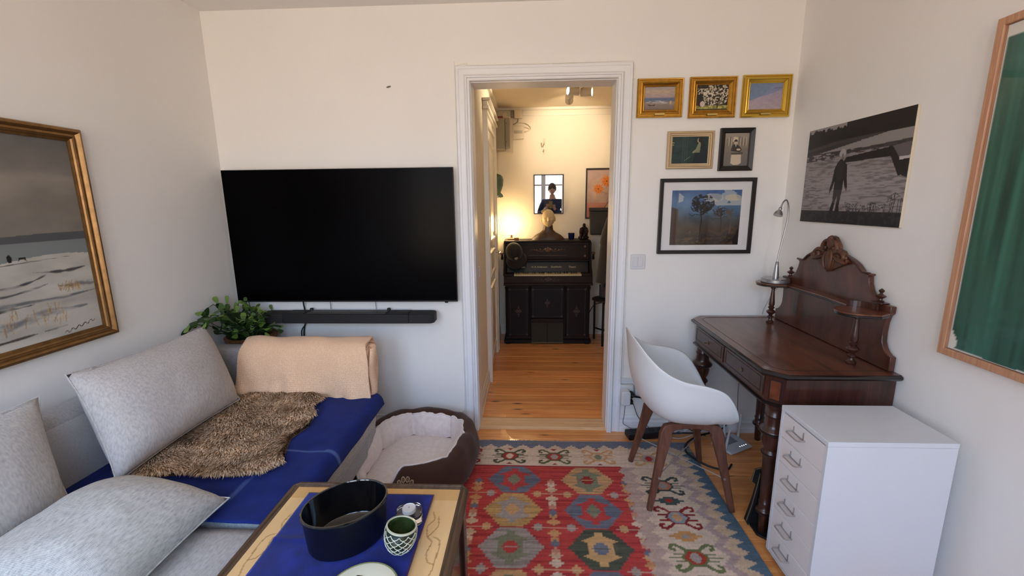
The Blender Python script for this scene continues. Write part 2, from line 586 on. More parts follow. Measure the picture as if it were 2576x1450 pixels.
# windows behind the camera: frame, centre post, transom, panes, sill
for wi, (x0, x1, z0, z1) in enumerate(WINDOWS):
    b = MB(); y0, y1 = FRONT_Y - .10, FRONT_Y - .04
    t = .055
    b.box(x0, x0 + t, y0, y1, z0, z1); b.box(x1 - t, x1, y0, y1, z0, z1)
    b.box(x0 + t, x1 - t, y0, y1, z0, z0 + t); b.box(x0 + t, x1 - t, y0, y1, z1 - t, z1)
    xm = (x0 + x1) / 2
    b.box(xm - .05, xm + .05, y0, y1, z0 + t, z1 - t)
    zt = z0 + 1.20
    b.box(x0 + t, xm - .05, y0 + .01, y1 - .01, zt - .02, zt + .02); b.box(xm + .05, x1 - t, y0 + .01, y1 - .01, zt - .02, zt + .02)
    wo = struct(b.build('window_%d' % (wi + 1), trim_m))
    MB().box(x0 - .05, x1 + .05, FRONT_Y - .04, FRONT_Y + .12, z0 - .035, z0 - .002).build('window_sill', trim_m, wo, bevel=.004)
    gm = glass_mat('window_glass', ior=1.2)
    for (xa, xb) in ((x0 + t, xm - .05), (xm + .05, x1 - t)):
        for (za, zb) in ((z0 + t, zt - .02), (zt + .02, z1 - t)):
            MB().box(xa, xb, FRONT_Y - .072, FRONT_Y - .068, za, zb).build('pane', gm, wo)

# floor boards, one object each, laid along X
fl = struct(MB().box(XL, XR, FRONT_Y - .1, YB, -.06, -.024).build('floor', sub_m))
hf = struct(MB().box(HXL, HXR, YB2, HYB, -.06, -.024).build('floor_hall', sub_m))

def board(x0, x1, y0, y1, parent, i):
    ch = .0022
    prof = [(y0, -.022), (y1, -.022), (y1, -ch), (y1 - ch, 0), (y0 + ch, 0), (y0, -ch)]
    return MB().prism(prof, x0, x1, 'X').build('floor_board', pine_m, parent)

y = YB; i = 0
while y > FRONT_Y:
    wd = .118
    y0 = max(y - wd, FRONT_Y)
    cut = rnd.uniform(-1.2, 1.0) if i % 3 == 1 else None
    if i < 2:
        cut = None
    if cut is None:
        board(XL, XR, y0 + .0008, y - .0008, fl, i)
    else:
        board(XL, cut - .0006, y0 + .0008, y - .0008, fl, i); board(cut + .0006, XR, y0 + .0008, y - .0008, fl, i)
    y = y0; i += 1
y = YB2; i = 0
while y < HYB - .001:
    y1 = min(y + .125, HYB)
    board(HXL, HXR, y + .0009, y1 - .0009, hf, i)
    y = y1; i += 1
struct(MB().prism([(YB - .004, -.06), (YB2 + .004, -.06), (YB2 + .004, .004), (YB2 - .02, .012), (YB + .016, .012), (YB - .004, .002)], OX0, OX1, 'X')
       .build('trim_1', oak_m))

# door casing: moulded profile swept up, over and down with mitred corners
def casing(name, prof, x0, x1, zt, y, sgn=-1, mat=trim_m, zb=0.0):
    """prof: (u outwards from opening edge, v out of the wall)"""
    v, f = [], []
    n = len(prof)
    for (u, w_) in prof:
        v += [(x0 - u, y + sgn * w_, zb), (x0 - u, y + sgn * w_, zt + u), (x1 + u, y + sgn * w_, zt + u), (x1 + u, y + sgn * w_, zb)]
    for i in range(n - 1):
        for k in range(3):
            f.append((i * 4 + k, i * 4 + k + 1, (i + 1) * 4 + k + 1, (i + 1) * 4 + k))
    f.append(tuple(i * 4 for i in range(n))); f.append(tuple(i * 4 + 3 for i in range(n)))
    return MB().add(v, f)
prof = [(0, 0), (0, .026), (.004, .030), (.013, .030), (.0135, .024), (.0165, .024), (.017, .033), (.024, .035), (.027, .030), (.030, .024), (.036, .017),
        (.042, .015), (.062, .015), (.066, .017), (.0665, .021), (.080, .021), (.082, .018), (.082, 0)]
struct(casing('trim_2', prof, OX0, OX1, OZ, YB).build('trim_2', trim_m, smooth=.35))
b = MB()                                     # door lining between the two rooms
t = .016
b.box(OX0, OX0 + .004, YB, YB2, .012, OZ); b.box(OX1 - .004, OX1, YB, YB2, .012, OZ); b.box(OX0 + .004, OX1 - .004, YB, YB2, OZ - .004, OZ)
struct(b.build('trim_3', trim_m))

# baseboards
def bb(name, pts, axis, mat=trim_m):
    return struct(MB().prism(*pts, axis).build(name, mat))
def base_prof(o, s, h=.10):
    return [(o, 0), (o + s * .018, 0), (o + s * .018, .03), (o + s * .014, .034), (o + s * .014, h - .03), (o + s * .008, h - .022), (o + s * .008, h - .006), (o + s * .004, h), (o, h)]
bb('baseboard_back_left', (base_prof(YB, -1), XL, OX0 - .082), 'X')
bb('baseboard_back_right', (base_prof(YB, -1), OX1 + .082, XR), 'X')
bb('baseboard_right', ([(p[0], p[1]) for p in base_prof(XR, -1)], FRONT_Y, YB - .018), 'Y')
bb('baseboard_left', ([(p[0], p[1]) for p in base_prof(XL, 1)], FRONT_Y, YB - .018), 'Y')
hall_trim_m = M('hall_trim_paint', srgb(226, 220, 208), rough=0.3, spec=0.5)
bb('baseboard_hall_back', (base_prof(HYB, -1, .12), HXL, HXR), 'X', hall_trim_m)
bb('baseboard_hall_left', (base_prof(HXL, 1, .12), YB2 + .004, 3.455), 'Y', hall_trim_m)
bb('baseboard_hall_end', (base_prof(HXL, 1, .12), 4.335, HYB - .018), 'Y', hall_trim_m)
struct(MB().box(HXL, HXR, HYB - .012, HYB, 2.395, 2.41).box(HXL, HXR, HYB - .03, HYB, 2.45, HZC).build('trim_4', hall_trim_m))
struct(MB().box(HXL, HXL + .025, YB2, HYB - .03, 2.43, HZC).build('trim_5', hall_trim_m))

# ------------------------------------------------------------------ hall door in the left wall of the hall
d = empty('door_1', (HXL, 3.88, 0)); struct(d)
DY0, DY1, DZ = 3.555, 4.205, 2.09
leaf_x = HXL + .012
MB().box(HXL + .001, leaf_x, DY0, DY1, .012, DZ).build('door_leaf', hall_trim_m, d)
def raised_panel(y0, y1, z0, z1):
    b = MB()
    def ring(a, x):
        return [(x, y0 + a, z0 + a), (x, y1 - a, z0 + a), (x, y1 - a, z1 - a), (x, y0 + a, z1 - a)]
    rings = [ring(0, leaf_x), ring(.004, leaf_x + .016), ring(.018, leaf_x + .016), ring(.03, leaf_x + .003), ring(.05, leaf_x + .002), ring(.07, leaf_x + .009)]
    v = [p for r in rings for p in r]; f = []
    for i in range(len(rings) - 1):
        for k in range(4):
            f.append((i * 4 + k, i * 4 + (k + 1) % 4, (i + 1) * 4 + (k + 1) % 4, (i + 1) * 4 + k))
    f.append(tuple(range((len(rings) - 1) * 4, len(rings) * 4)))
    return b.add(v, f).build('door_panel', hall_trim_m, d, smooth=.4)
raised_panel(DY0 + .09, DY1 - .09, 1.17, 1.99)
raised_panel(DY0 + .09, DY1 - .09, .87, 1.08)
raised_panel(DY0 + .09, DY1 - .09, .14, .78)
brass_m = M('door_handle_metal', srgb(178, 160, 128), rough=0.3, metal=0.9)
b = MB(); b.lathe([(.022, 0), (.022, .006), (.010, .008), (.009, .045)], (leaf_x, DY1 - .05, 1.035), axis='X', n=14)
b.tube(smoothpath([(leaf_x + .04, DY1 - .05, 1.035), (leaf_x + .052, DY1 - .065, 1.034), (leaf_x + .056, DY1 - .11, 1.03), (leaf_x + .05, DY1 - .15, 1.028)], 4), .008, 8)
hd = b.build('door_handle', brass_m, d, smooth=True)
MB().box(leaf_x, leaf_x + .003, DY1 - .065, DY1 - .035, .93, 1.10).build('keyhole_plate', brass_m, d)
b = MB()                                     # casing of that door
cp_ = [(0, 0), (0, .028), (.02, .032), (.028, .024), (.07, .022), (.078, .036), (.098, .036), (.1, 0)]
v, f = [], []
for (u, w_) in cp_:
    v += [(HXL + w_, DY0 - u, .0), (HXL + w_, DY0 - u, DZ + u), (HXL + w_, DY1 + u, DZ + u), (HXL + w_, DY1 + u, .0)]
n = len(cp_)
for i in range(n - 1):
    for k in range(3):
        f.append((i * 4 + k, i * 4 + k + 1, (i + 1) * 4 + k + 1, (i + 1) * 4 + k))
f.append(tuple(i * 4 for i in range(n))); f.append(tuple(i * 4 + 3 for i in range(n)))
b.add(v, f)
b.build('door_casing', hall_trim_m, d, smooth=.35)
MB().box(HXL + .001, HXL + .05, DY0 - .11, DY1 + .11, DZ + .101, DZ + .125).box(HXL + .001, HXL + .04, DY0 - .105, DY1 + .105, DZ + .126, DZ + .16) \
    .box(HXL + .001, HXL + .06, DY0 - .115, DY1 + .115, DZ + .161, DZ + .18).build('door_cornice', hall_trim_m, d, bevel=.004)

# ------------------------------------------------------------------ sofa
sofa_m = weave('sofa_cloth', srgb(214, 211, 206), srgb(118, 116, 116), scale=1500.0, dirs='Y', contrast=0.75, blot=0.10)
arm_cloth_m = weave('sofa_cloth_plain', srgb(190, 188, 188), srgb(122, 121, 124), scale=1500.0, dirs='X', contrast=0.7, blot=0.10)
dark_leg_m = M('black_leg', srgb(24, 22, 21), rough=0.45)
sofa = empty('sofa', (-1.38, 1.2, 0), 'grey woven corner sofa along the wall under the snow landscape', 'sofa')

def soft_box(x0, x1, y0, y1, z0, z1, r=.04, puff=.0, nu=14, nv=14, wob=0.0, seed=0):
    """rounded box with slightly domed faces"""
    bm = bmesh.new()
    bmesh.ops.create_cube(bm, size=2.0)
    bmesh.ops.subdivide_edges(bm, edges=bm.edges, cuts=nu, use_grid_fill=True)
    hx, hy, hz = (x1 - x0) / 2, (y1 - y0) / 2, (z1 - z0) / 2
    c = Vector(((x0 + x1) / 2, (y0 + y1) / 2, (z0 + z1) / 2))
    for v in bm.verts:
        q = Vector((v.co.x * hx, v.co.y * hy, v.co.z * hz))
        core = Vector((max(-hx + r, min(hx - r, q.x)), max(-hy + r, min(hy - r, q.y)), max(-hz + r, min(hz - r, q.z))))
        dlt = q - core
        p = core + (dlt.normalized() * r if dlt.length > 1e-9 else Vector())
        if puff:
            k = (1 - min(1, abs(q.x) / hx) ** 2) * (1 - min(1, abs(q.y) / hy) ** 2)
            kz = q.z / hz
            p.z += puff * k * (1 if kz > 0 else 0) * abs(kz)
        if wob:
            nv_ = mnoise.noise_vector(Vector((p.x * 3 + seed, p.y * 3, p.z * 3)))
            p += nv_ * wob
        v.co = c + p
    out = ([v.co.copy() for v in bm.verts], [tuple(v.index for v in f_.verts) for f_ in bm.faces])
    bm.verts.index_update()
    out = ([v.co.copy() for v in bm.verts], [tuple(v.index for v in f_.verts) for f_ in bm.faces])
    bm.free()
    return out
def softpart(name, mat, parent, *a, **k):
    return MB().add(*soft_box(*a, **k)).build(name, mat, parent, smooth=3.0)

softpart('base', arm_cloth_m, sofa, -1.885, -.885, -.2, 2.27, .13, .27, r=.03)
softpart('seat_cushion', sofa_m, sofa, -1.79, -.865, 1.275, 2.262, .25, .425, r=.055, puff=.012)
softpart('seat_cushion', sofa_m, sofa, -1.79, -.865, .28, 1.268, .25, .43, r=.055, puff=.016)
softpart('seat_cushion', sofa_m, sofa, -1.79, -.865, -.2, .273, .25, .43, r=.055, puff=.01)
softpart('backrest', arm_cloth_m, sofa, -1.885, -1.765, -.2, 2.27, .14, .735, r=.035)
softpart('armrest', arm_cloth_m, sofa, -1.885, -.95, 2.265, 2.385, .13, .70, r=.03)
for (lx, ly) in ((-.93, 2.2), (-.93, .1), (-1.83, 2.33), (-.99, 2.33)):
    MB().lathe([(.018, 0), (.022, .01), (.024, .13)], (lx, ly, 0), n=12).build('leg', dark_leg_m, sofa, smooth=True)

# ------------------------------------------------------------------ cushions: pillow spanned by four corners
def pillow(name, mat, corners, thick, label, cat='cushion', group=None, seam=True, n=28, seed=0, sharp=.16, asym=.5, nrm=None):
    A, B, C, D_ = [Vector(c) for c in corners]      # lower-left, lower-right, upper-right, upper-left
    nn = nrm or ((B - A).cross(D_ - A)).normalized()
    root = empty(name, (A + B + C + D_) / 4 - Vector((0, 0, 0)), label, cat, group)
    def P(u, v):
        # pull edges in slightly between the corners
        pu, pv = u + .0, v + .0
        bul = 4 * u * (1 - u); bvl = 4 * v * (1 - v)
        uu = u + (.5 - u) * sharp * .35 * bvl * (abs(u - .5) * 2) ** 6
        vv = v + (.5 - v) * sharp * .35 * bul * (abs(v - .5) * 2) ** 6
        return (A * (1 - uu) + B * uu) * (1 - vv) + (D_ * (1 - uu) + C * uu) * vv
    def H(u, v):
        a, b_ = 1 - abs(2 * u - 1) ** 2.6, 1 - abs(2 * v - 1) ** 2.6
        k = max(0, a * b_) ** .62
        w_ = mnoise.noise(Vector((u * 3 + seed, v * 3, seed * 1.7))) * .10 + mnoise.noise(Vector((u * 9 + seed, v * 7, 3.1))) * .03
        return k * (1 + w_)
    b = MB()
    b.grid(lambda u, v: P(u, v) + nn * (thick * asym * H(u, v)), n, n)
    b.grid(lambda u, v: P(u, v) - nn * (thick * (1 - asym) * H(u, v)), n, n)
    b.build('cover', mat, root, smooth=3.0)
    if seam:
        pts = []
        m = 24
        for k in range(m): pts.append(P(k / m, 0))
        for k in range(m): pts.append(P(1, k / m))
        for k in range(m): pts.append(P(1 - k / m, 1))
        for k in range(m): pts.append(P(0, 1 - k / m))
        MB().tube(pts, .0028, 6, closed=True).build('seam', mat, root, smooth=True)
    return root

pil_m = weave('cushion_cloth', srgb(222, 219, 214), srgb(128, 126, 128), scale=1400.0, dirs='Z', contrast=0.7, blot=0.08)
pil_w_m = weave('cushion_cloth_warm', srgb(222, 215, 208), srgb(134, 129, 128), scale=1500.0, dirs='Z', contrast=0.7, blot=0.08)
pil_s_m = weave('cushion_cloth_striped', srgb(224, 223, 217), srgb(104, 104, 108), scale=1000.0, dirs='Y', contrast=0.95, blot=0.05)
pillow('cushion', pil_w_m, [(-1.545, 1.385, .485), (-1.545, 2.085, .485), (-1.735, 2.165, .866), (-1.735, 1.455, .882)], .235,
       'large grey cushion leaning on the sofa back beside the potted plant', group='grey sofa cushions', seed=1)
pillow('cushion', pil_m, [(-1.575, .62, .475), (-1.60, 1.275, .475), (-1.745, 1.365, .838), (-1.745, .66, .838)], .19,
       'grey cushion leaning on the sofa back, cut by the left picture edge', group='grey sofa cushions', seed=5)
pillow('cushion', pil_s_m, [(-1.06, .78, .482), (-1.065, 1.318, .482), (-1.53, 1.37, .505), (-1.55, .80, .515)], .195,
       'pale striped cushion lying flat on the sofa seat by the coffee table', group='grey sofa cushions', seed=9, asym=.72, nrm=Vector((.10, 0, 1)).normalized())

# ------------------------------------------------------------------ blue blanket over the seat
def bl_z(x, y):
    z = .4385 + .012 * (1 - ((x + 1.33) / .46) ** 2) * .6
    z += .006 * mnoise.noise(Vector((x * 5, y * 5, 1))) + .003 * mnoise.noise(Vector((x * 14, y * 9, 4)))
    return z
y0b, y1b = 1.243, 2.262
cv = Canvas(.985, y1b - y0b, .010, (30, 44, 112))
nz = cv.noise(18, 18, 3); cv.c *= (.88 + .24 * nz)[..., None]
cv.put((np.abs(cv.v - .425 - .02 * (cv.u - .5)) < .007) & (cv.u > .5), (92, 112, 164), .85)
cv.put((np.abs(cv.u - .675 - .05 * (cv.v - .1)) < .008) & (cv.v < .30), (72, 92, 150), .8)
def blanket_pts(cvs, vis=True):
    # u runs from the wall side over the front edge and a little down
    u, v = cvs.u, cvs.v
    x = np.zeros_like(u); z = np.zeros_like(u); yy = y0b + v
    L0, R = .895, .055
    for i in range(u.shape[0]):
        for j in range(u.shape[1]):
            s_ = u[i, j]; Y = yy[i, j]
            if s_ < L0:
                X = -1.775 + s_; Z = bl_z(X, Y)
            else:
                a = min((s_ - L0) / R, PI / 2 * 1.02)
                zz0 = bl_z(-1.775 + L0, Y)
                X = -1.775 + L0 + (R * math.sin(a)) * (.72 + .1 * mnoise.noise(Vector((Y * 6, 0, 2)))); Z = zz0 - R * (1 - math.cos(a))
                ex = s_ - L0 - R * PI / 2
                if ex > 0:
                    Z -= ex * (1.0 + .25 * math.sin(Y * 5 + 1)); X += .006 * math.sin(Y * 21) * ex / .1 + .004
            x[i, j], z[i, j] = X, Z
    return np.stack([x, yy, z], -1)
bp_ = blanket_pts(cv)
blk = cv.build('blanket', vcol('blanket_wool', rough=.95, bump=(300.0, .5, .002), spec=.1, sheen=.05), (0, 0, 0), (1, 0, 0), (0, 1, 0))
co = bp_.reshape(-1, 3); org = co.min(0); blk.location = org
blk.data.vertices.foreach_set('co', (co - org).ravel()); blk.data.update(); ORG[blk.name] = Vector(org)
md = blk.modifiers.new('solid', 'SOLIDIFY'); md.thickness = .006; md.offset = 1
tag(blk, 'dark blue wool blanket with pale stripes spread over the sofa seat', 'blanket')

# ------------------------------------------------------------------ sheepskin: hide plus wool tufts
SK = [(-1.63, 1.49), (-1.55, 1.467), (-1.46, 1.465), (-1.33, 1.485), (-1.17, 1.47), (-1.06, 1.495), (-1.015, 1.56), (-1.055, 1.66), (-1.085, 1.75), (-1.06, 1.86), (-1.085, 1.96),
      (-1.15, 2.05), (-1.13, 2.15), (-1.20, 2.215), (-1.34, 2.23), (-1.50, 2.225), (-1.585, 2.17), (-1.60, 2.0), (-1.60, 1.8), (-1.62, 1.65)]
def inpoly(x, y, P):
    r = False; n = len(P)
    for i in range(n):
        x0, y0 = P[i]; x1, y1 = P[(i + 1) % n]
        if (y0 > y) != (y1 > y) and x < x0 + (y - y0) / (y1 - y0) * (x1 - x0):
            r = not r
    return r
skin_root = empty('sheepskin', (-1.33, 1.85, .45), 'shaggy brown-grey sheepskin lying on the blue blanket', 'sheepskin')
hide_m = M('sheep_hide', srgb(120, 94, 70), rough=1.0, var=(8.0, .3))
b = MB(); hid = []
cx_, cy__ = -1.35, 1.85
n = len(SK)
ring_n = 5
vv = [(cx_, cy__, bl_z(cx_, cy__) + .016)]
for r_ in range(1, ring_n + 1):
    for (px, py) in SK:
        k = r_ / ring_n
        X, Y = cx_ + (px - cx_) * k, cy__ + (py - cy__) * k
        vv.append((X, Y, bl_z(X, Y) + (.016 if r_ < ring_n else .011)))
ff = [(0, 1 + i, 1 + (i + 1) % n) for i in range(n)]
for r_ in range(ring_n - 1):
    o_ = 1 + r_ * n
    ff += [(o_ + i, o_ + n + i, o_ + n + (i + 1) % n, o_ + (i + 1) % n) for i in range(n)]
b.add(vv, ff).build('hide', hide_m, skin_root, smooth=3.0)
tv, tf, tcols = [], [], []
rr = random.Random(11)
cnt = 0
while cnt < 34000:
    X, Y = rr.uniform(-1.69, -1.0), rr.uniform(1.45, 2.25)
    if not inpoly(X, Y, SK):
        continue
    cnt += 1
    fl_ = mnoise.noise(Vector((X * 6, Y * 6, 2.0))); f2 = mnoise.noise(Vector((X * 5 + 9, Y * 5, 7.0)))
    ang = 2.6 * fl_ + .9 * f2 + rr.uniform(-.5, .5) - 1.2
    lean = .7 + .5 * rr.random()
    ln = rr.uniform(.020, .036) * (1 + .35 * mnoise.noise(Vector((X * 16, Y * 16, 5))))
    d1 = Vector((math.cos(ang), math.sin(ang), 0))
    sd = Vector((-d1.y, d1.x, 0)) * rr.uniform(.0009, .0019)
    p0 = Vector((X, Y, bl_z(X, Y) + .012))
    p1 = p0 + d1 * ln * .35 * lean + Vector((0, 0, ln * .72))
    p2 = p1 + d1 * ln * .55 * lean + Vector((0, 0, ln * .10 * rr.uniform(-1, 1)))
    p3 = p2 + d1 * ln * .3 + Vector((0, 0, -ln * .28)) + sd * rr.uniform(-5, 5)
    k = len(tv)
    tv += [p0 - sd, p0 + sd, p1 - sd * 1.2, p1 + sd * 1.2, p2 - sd, p2 + sd, p3]
    tf += [(k, k + 1, k + 3, k + 2), (k + 2, k + 3, k + 5, k + 4), (k + 4, k + 5, k + 6)]
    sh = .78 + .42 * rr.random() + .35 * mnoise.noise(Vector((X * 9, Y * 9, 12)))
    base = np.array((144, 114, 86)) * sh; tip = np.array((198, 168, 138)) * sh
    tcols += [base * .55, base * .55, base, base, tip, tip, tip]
wool = bpy.data.meshes.new('wool')
wool.from_pydata([p - ORG[skin_root.name] for p in tv], [], tf)
c = np.clip(np.array(tcols) / 255, 0, 1); lin = np.where(c <= .04045, c / 12.92, ((c + .055) / 1.055) ** 2.4)
at = wool.color_attributes.new('Col', 'FLOAT_COLOR', 'POINT')
at.data.foreach_set('color', np.concatenate([lin, np.ones((len(lin), 1))], 1).ravel())
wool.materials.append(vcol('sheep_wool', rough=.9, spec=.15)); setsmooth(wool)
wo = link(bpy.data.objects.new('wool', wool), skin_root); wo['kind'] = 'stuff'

# ------------------------------------------------------------------ peach waffle throw over the armrest
def waffle(name, c1, c2):
    m = M(name, c1, rough=.95, spec=.1, sheen=.25)
    nt = m.node_tree; N = nt.nodes; L = nt.links
    bs = N['Principled BSDF']; tc = N.new('ShaderNodeUVMap')
    vo = N.new('ShaderNodeTexVoronoi'); vo.distance = 'CHEBYCHEV'; vo.inputs['Scale'].default_value = 92.0; vo.inputs['Randomness'].default_value = .35
    L.new(tc.outputs[0], vo.inputs['Vector'])
    rp = N.new('ShaderNodeValToRGB')
    rp.color_ramp.elements[0].position = .04; rp.color_ramp.elements[0].color = c2
    rp.color_ramp.elements[1].position = .30; rp.color_ramp.elements[1].color = c1
    L.new(vo.outputs['Distance'], rp.inputs[0])
    L.new(rp.outputs[0], bs.inputs['Base Color'])
    bp = N.new('ShaderNodeBump'); bp.inputs['Strength'].default_value = .7; bp.inputs['Distance'].default_value = .004
    L.new(vo.outputs['Distance'], bp.inputs['Height']); L.new(bp.outputs[0], bs.inputs['Normal'])
    return m
throw_m = waffle('throw_waffle', srgb(246, 204, 166), srgb(214, 164, 126))
def sheet(name, mat, fn, nu, nv, parent=None, solid=.012, lu=1.0, lv=1.0):
    b = MB().grid(fn, nu, nv)
    me = bpy.data.meshes.new(name)
    org = ORG[parent.name] if parent else Vector((0, 0, 0))
    me.from_pydata([Vector(p) - org for p in b.v], [], b.f)
    uv = me.uv_layers.new(name='UVMap')
    for poly in me.polygons:
        for li in poly.loop_indices:
            vi = me.loops[li].vertex_index
            uv.data[li].uv = ((vi % (nu + 1)) / nu * lu, (vi // (nu + 1)) / nv * lv)
    me.materials.append(mat); setsmooth(me)
    o = link(bpy.data.objects.new(name, me), parent)
    if solid:
        md = o.modifiers.new('solid', 'SOLIDIFY'); md.thickness = solid; md.offset = 1
    md = o.modifiers.new('sub', 'SUBSURF'); md.levels = 1; md.render_levels = 1
    ORG[o.name] = org
    return o
thr = empty('throw_blanket', (-1.26, 2.40, .40), 'peach waffle-knit throw folded over the sofa arm under the soundbar', 'throw blanket')
def throw_fn(off, xa, xb, front, back, amp, seed, tw=0.0):
    # section in Y-Z: hangs in front, over the top, down behind
    path = [(2.255 - off, front), (2.250 - off, .50), (2.252 - off, .60), (2.256 - off * .8, .662 + off * .3), (2.276 - off * .4, .702 + off * .8), (2.310, .716 + off), (2.342, .716 + off),
            (2.374 + off * .4, .702 + off * .8), (2.394 + off * .8, .662 + off * .3), (2.398 + off, .60), (2.400 + off, back)]
    pts = smoothpath([(0, p[0], p[1]) for p in path], 6)
    def fn(u, v):
        t = v * (len(pts) - 1); i = min(int(t), len(pts) - 2); p = pts[i].lerp(pts[i + 1], t - i)
        fr = max(0.0, 1 - v * 2.4)
        x = xa + (xb - xa) * u + tw * (v - .3)
        x += fr * .035 * (u - .35) + .012 * mnoise.noise(Vector((u * 2, v * 6, seed)))
        wv = amp * fr * (max(0, math.sin(u * 15 + 5.5 * v + seed)) ** 3 * .8 + max(0, math.sin(u * 26 - 4 * v + 1)) ** 3 * .45 * fr + 1.1 * abs(mnoise.noise(Vector((u * 5, v * 5, seed + 3)))) + .5 * math.exp(-((v - .07 - .05 * u) / .022) ** 2) * (u < .55))
        y = p.y - abs(wv) - amp * .4 * fr
        z = p.z + (.010 * mnoise.noise(Vector((u * 5, v * 5, seed + 8)))) + fr * fr * (.028 * (u < .33) * (0.33 - u) * 3 - .03 * u)
        return Vector((x, y, z))
    return fn
sheet('folded_layer', throw_m, throw_fn(.004, -1.545, -.915, .415, .50, .012, 3.0), 44, 46, thr, .012, 0.9, 1.1)
sheet('top_layer', throw_m, throw_fn(.024, -1.622, -.905, .425, .46, .034, 1.0, -.02), 56, 46, thr, .012, 1.0, 1.1)
def fold_fn(u, v):
    # folded inner layers that close the right-hand end
    t = 2 * PI * u
    lay = 1 + .05 * math.sin(9 * v * PI)
    y = 2.325 + .062 * lay * math.copysign(abs(math.cos(t)) ** .5, math.cos(t)); z = .575 + .128 * math.copysign(abs(math.sin(t)) ** .5, math.sin(t)) * lay
    return Vector((-1.02 + .108 * v + .006 * math.sin(t * 3), y, z))
sheet('inner_fold', throw_m, fold_fn, 36, 14, thr, .008, .9, .15)
MB().grid(lambda u, v: Vector((-.914 + .010 * mnoise.noise(Vector((u * 4, v * 4, 9))), 2.262 + .126 * u, .455 + .245 * v)), 14, 10).build('end_fold', throw_m, thr, smooth=3.0, solid=.012)
def roll_fn(u, v):
    # rolled side edge at the right-hand end
    a = -1.2 + 5.0 * v
    r_ = .032 + .012 * v
    z = .44 + u * .27
    return Vector((-.905 + r_ * math.cos(a) * .9 + .004 * math.sin(u * 9), 2.262 + .03 * u * u + r_ * math.sin(a) * 1.2 + .006 * math.sin(u * 6 + 1), z))
sheet('rolled_edge', throw_m, roll_fn, 18, 18, thr, .010, .3, .25)

# ------------------------------------------------------------------ plant on the armrest
pl = empty('potted_christmas_cactus', (-1.742, 2.53, .6265), 'bushy green christmas cactus in a low wicker basket behind the sofa arm', 'plant')
wick_m = wood('wicker', srgb(150, 104, 66), srgb(86, 54, 32), axis='Z', scale=14, stretch=10, rough=.75)
bask = MB()
rb, rt, hb = .115, .138, .078
bc = Vector((-1.742, 2.530, .6265))
prof = [(rb, 0), (rb + .006, .002), (rt, hb), (rt + .004, hb + .004), (rt - .004, hb + .006), (rt - .012, hb), (rb - .008, .012), (.0, .012)]
bk = bask.lathe(prof, bc, n=40, caps=False).build('basket', wick_m, pl, smooth=True)
for k in range(60):
    a = 2 * PI * k / 60
    p0 = bc + Vector((math.cos(a) * (rb + .006), math.sin(a) * (rb + .006), .003)); p1 = bc + Vector((math.cos(a) * (rt + .004), math.sin(a) * (rt + .004), hb))
    MB().tube([p0, (p0 + p1) / 2, p1], .0055, 5).build('cane', wick_m, bk, smooth=True)
MB().lathe([(.0, .055), (.10, .055), (.116, .05)], bc, n=24, caps=False).build('soil', M('soil', srgb(46, 32, 24), rough=1, bump=(60, .8, .01)), pl)
ps_ = empty('plant_stand', (-1.742, 2.53, 0), 'small wooden stand behind the sofa arm carrying the wicker basket', 'plant stand')
MB().lathe([(0, .606), (.125, .606), (.130, .610), (.130, .622), (.126, .626), (0, .626)], (-1.742, 2.53, 0), n=32, caps=False).build('top', wick_m, ps_, smooth=.6)
for k in range(3):
    a_ = PI / 2 + k * 2 * PI / 3
    MB().tube([(-1.742 + .085 * math.cos(a_), 2.53 + .085 * math.sin(a_), .606), (-1.742 + .115 * math.cos(a_), 2.53 + .115 * math.sin(a_), 0)], [.014, .010], 10).build('leg', wick_m, ps_, smooth=True)
leaf_ms = [M('leaf_dark', srgb(40, 62, 30), rough=.38, spec=.5, var=(30, .3)), M('leaf_mid', srgb(70, 98, 44), rough=.38, spec=.5, var=(30, .3)),
           M('leaf_light', srgb(112, 140, 62), rough=.4, spec=.5, var=(30, .2))]
# one flat stem segment: widened with blunt teeth at the tip
def leaf_mesh():
    outl = [(0, -.0025), (.006, -.006), (.014, -.0095), (.022, -.0115), (.027, -.0125), (.0285, -.0095), (.033, -.0105), (.0345, -.006), (.036, 0)]
    top = [(x, y, 0) for x, y in outl]
    v, f = [], []
    for sgn, zz in ((1, .0014), (1, -.0014)):
        for (x, yv) in outl: v.append((x, yv, zz * .3 - .0022 * (abs(yv) / .012) ** 2 + zz * (1 - abs(yv) / .013)))
        for (x, yv) in outl: v.append((x, 0, zz))
        for (x, yv) in outl: v.append((x, -yv, zz * .3 - .0022 * (abs(yv) / .012) ** 2 + zz * (1 - abs(yv) / .013)))
    n = len(outl)
    for s_ in (0, 3):
        for c_ in (0, 1):
            for i in range(n - 1):
                a = (s_ + c_) * n + i; q = (a, a + 1, a + 1 + n, a + n)
                f.append(q if s_ else q[::-1])
    for i in range(n - 1):
        f.append((i, i + 1, 3 * n + i + 1, 3 * n + i)); f.append((2 * n + i + 1, 2 * n + i, 5 * n + i, 5 * n + i + 1))
    out = []
    for m_ in leaf_ms:
        me = bpy.data.meshes.new('leaf'); me.from_pydata(v, [], f); me.materials.append(m_); setsmooth(me, .9); out.append(me)
    return out
leaf_me = leaf_mesh()
org = ORG[pl.name]
rl = random.Random(5)
LEAVES = [0]; EXTRA = []
class _Later:
    pass
def new_leaf(k):
    LEAVES[0] += 1
    if LEAVES[0] > 290:
        q = _Later(); EXTRA.append((q, k)); return q
    return link(bpy.data.objects.new('leaf', leaf_me[k]), pl)
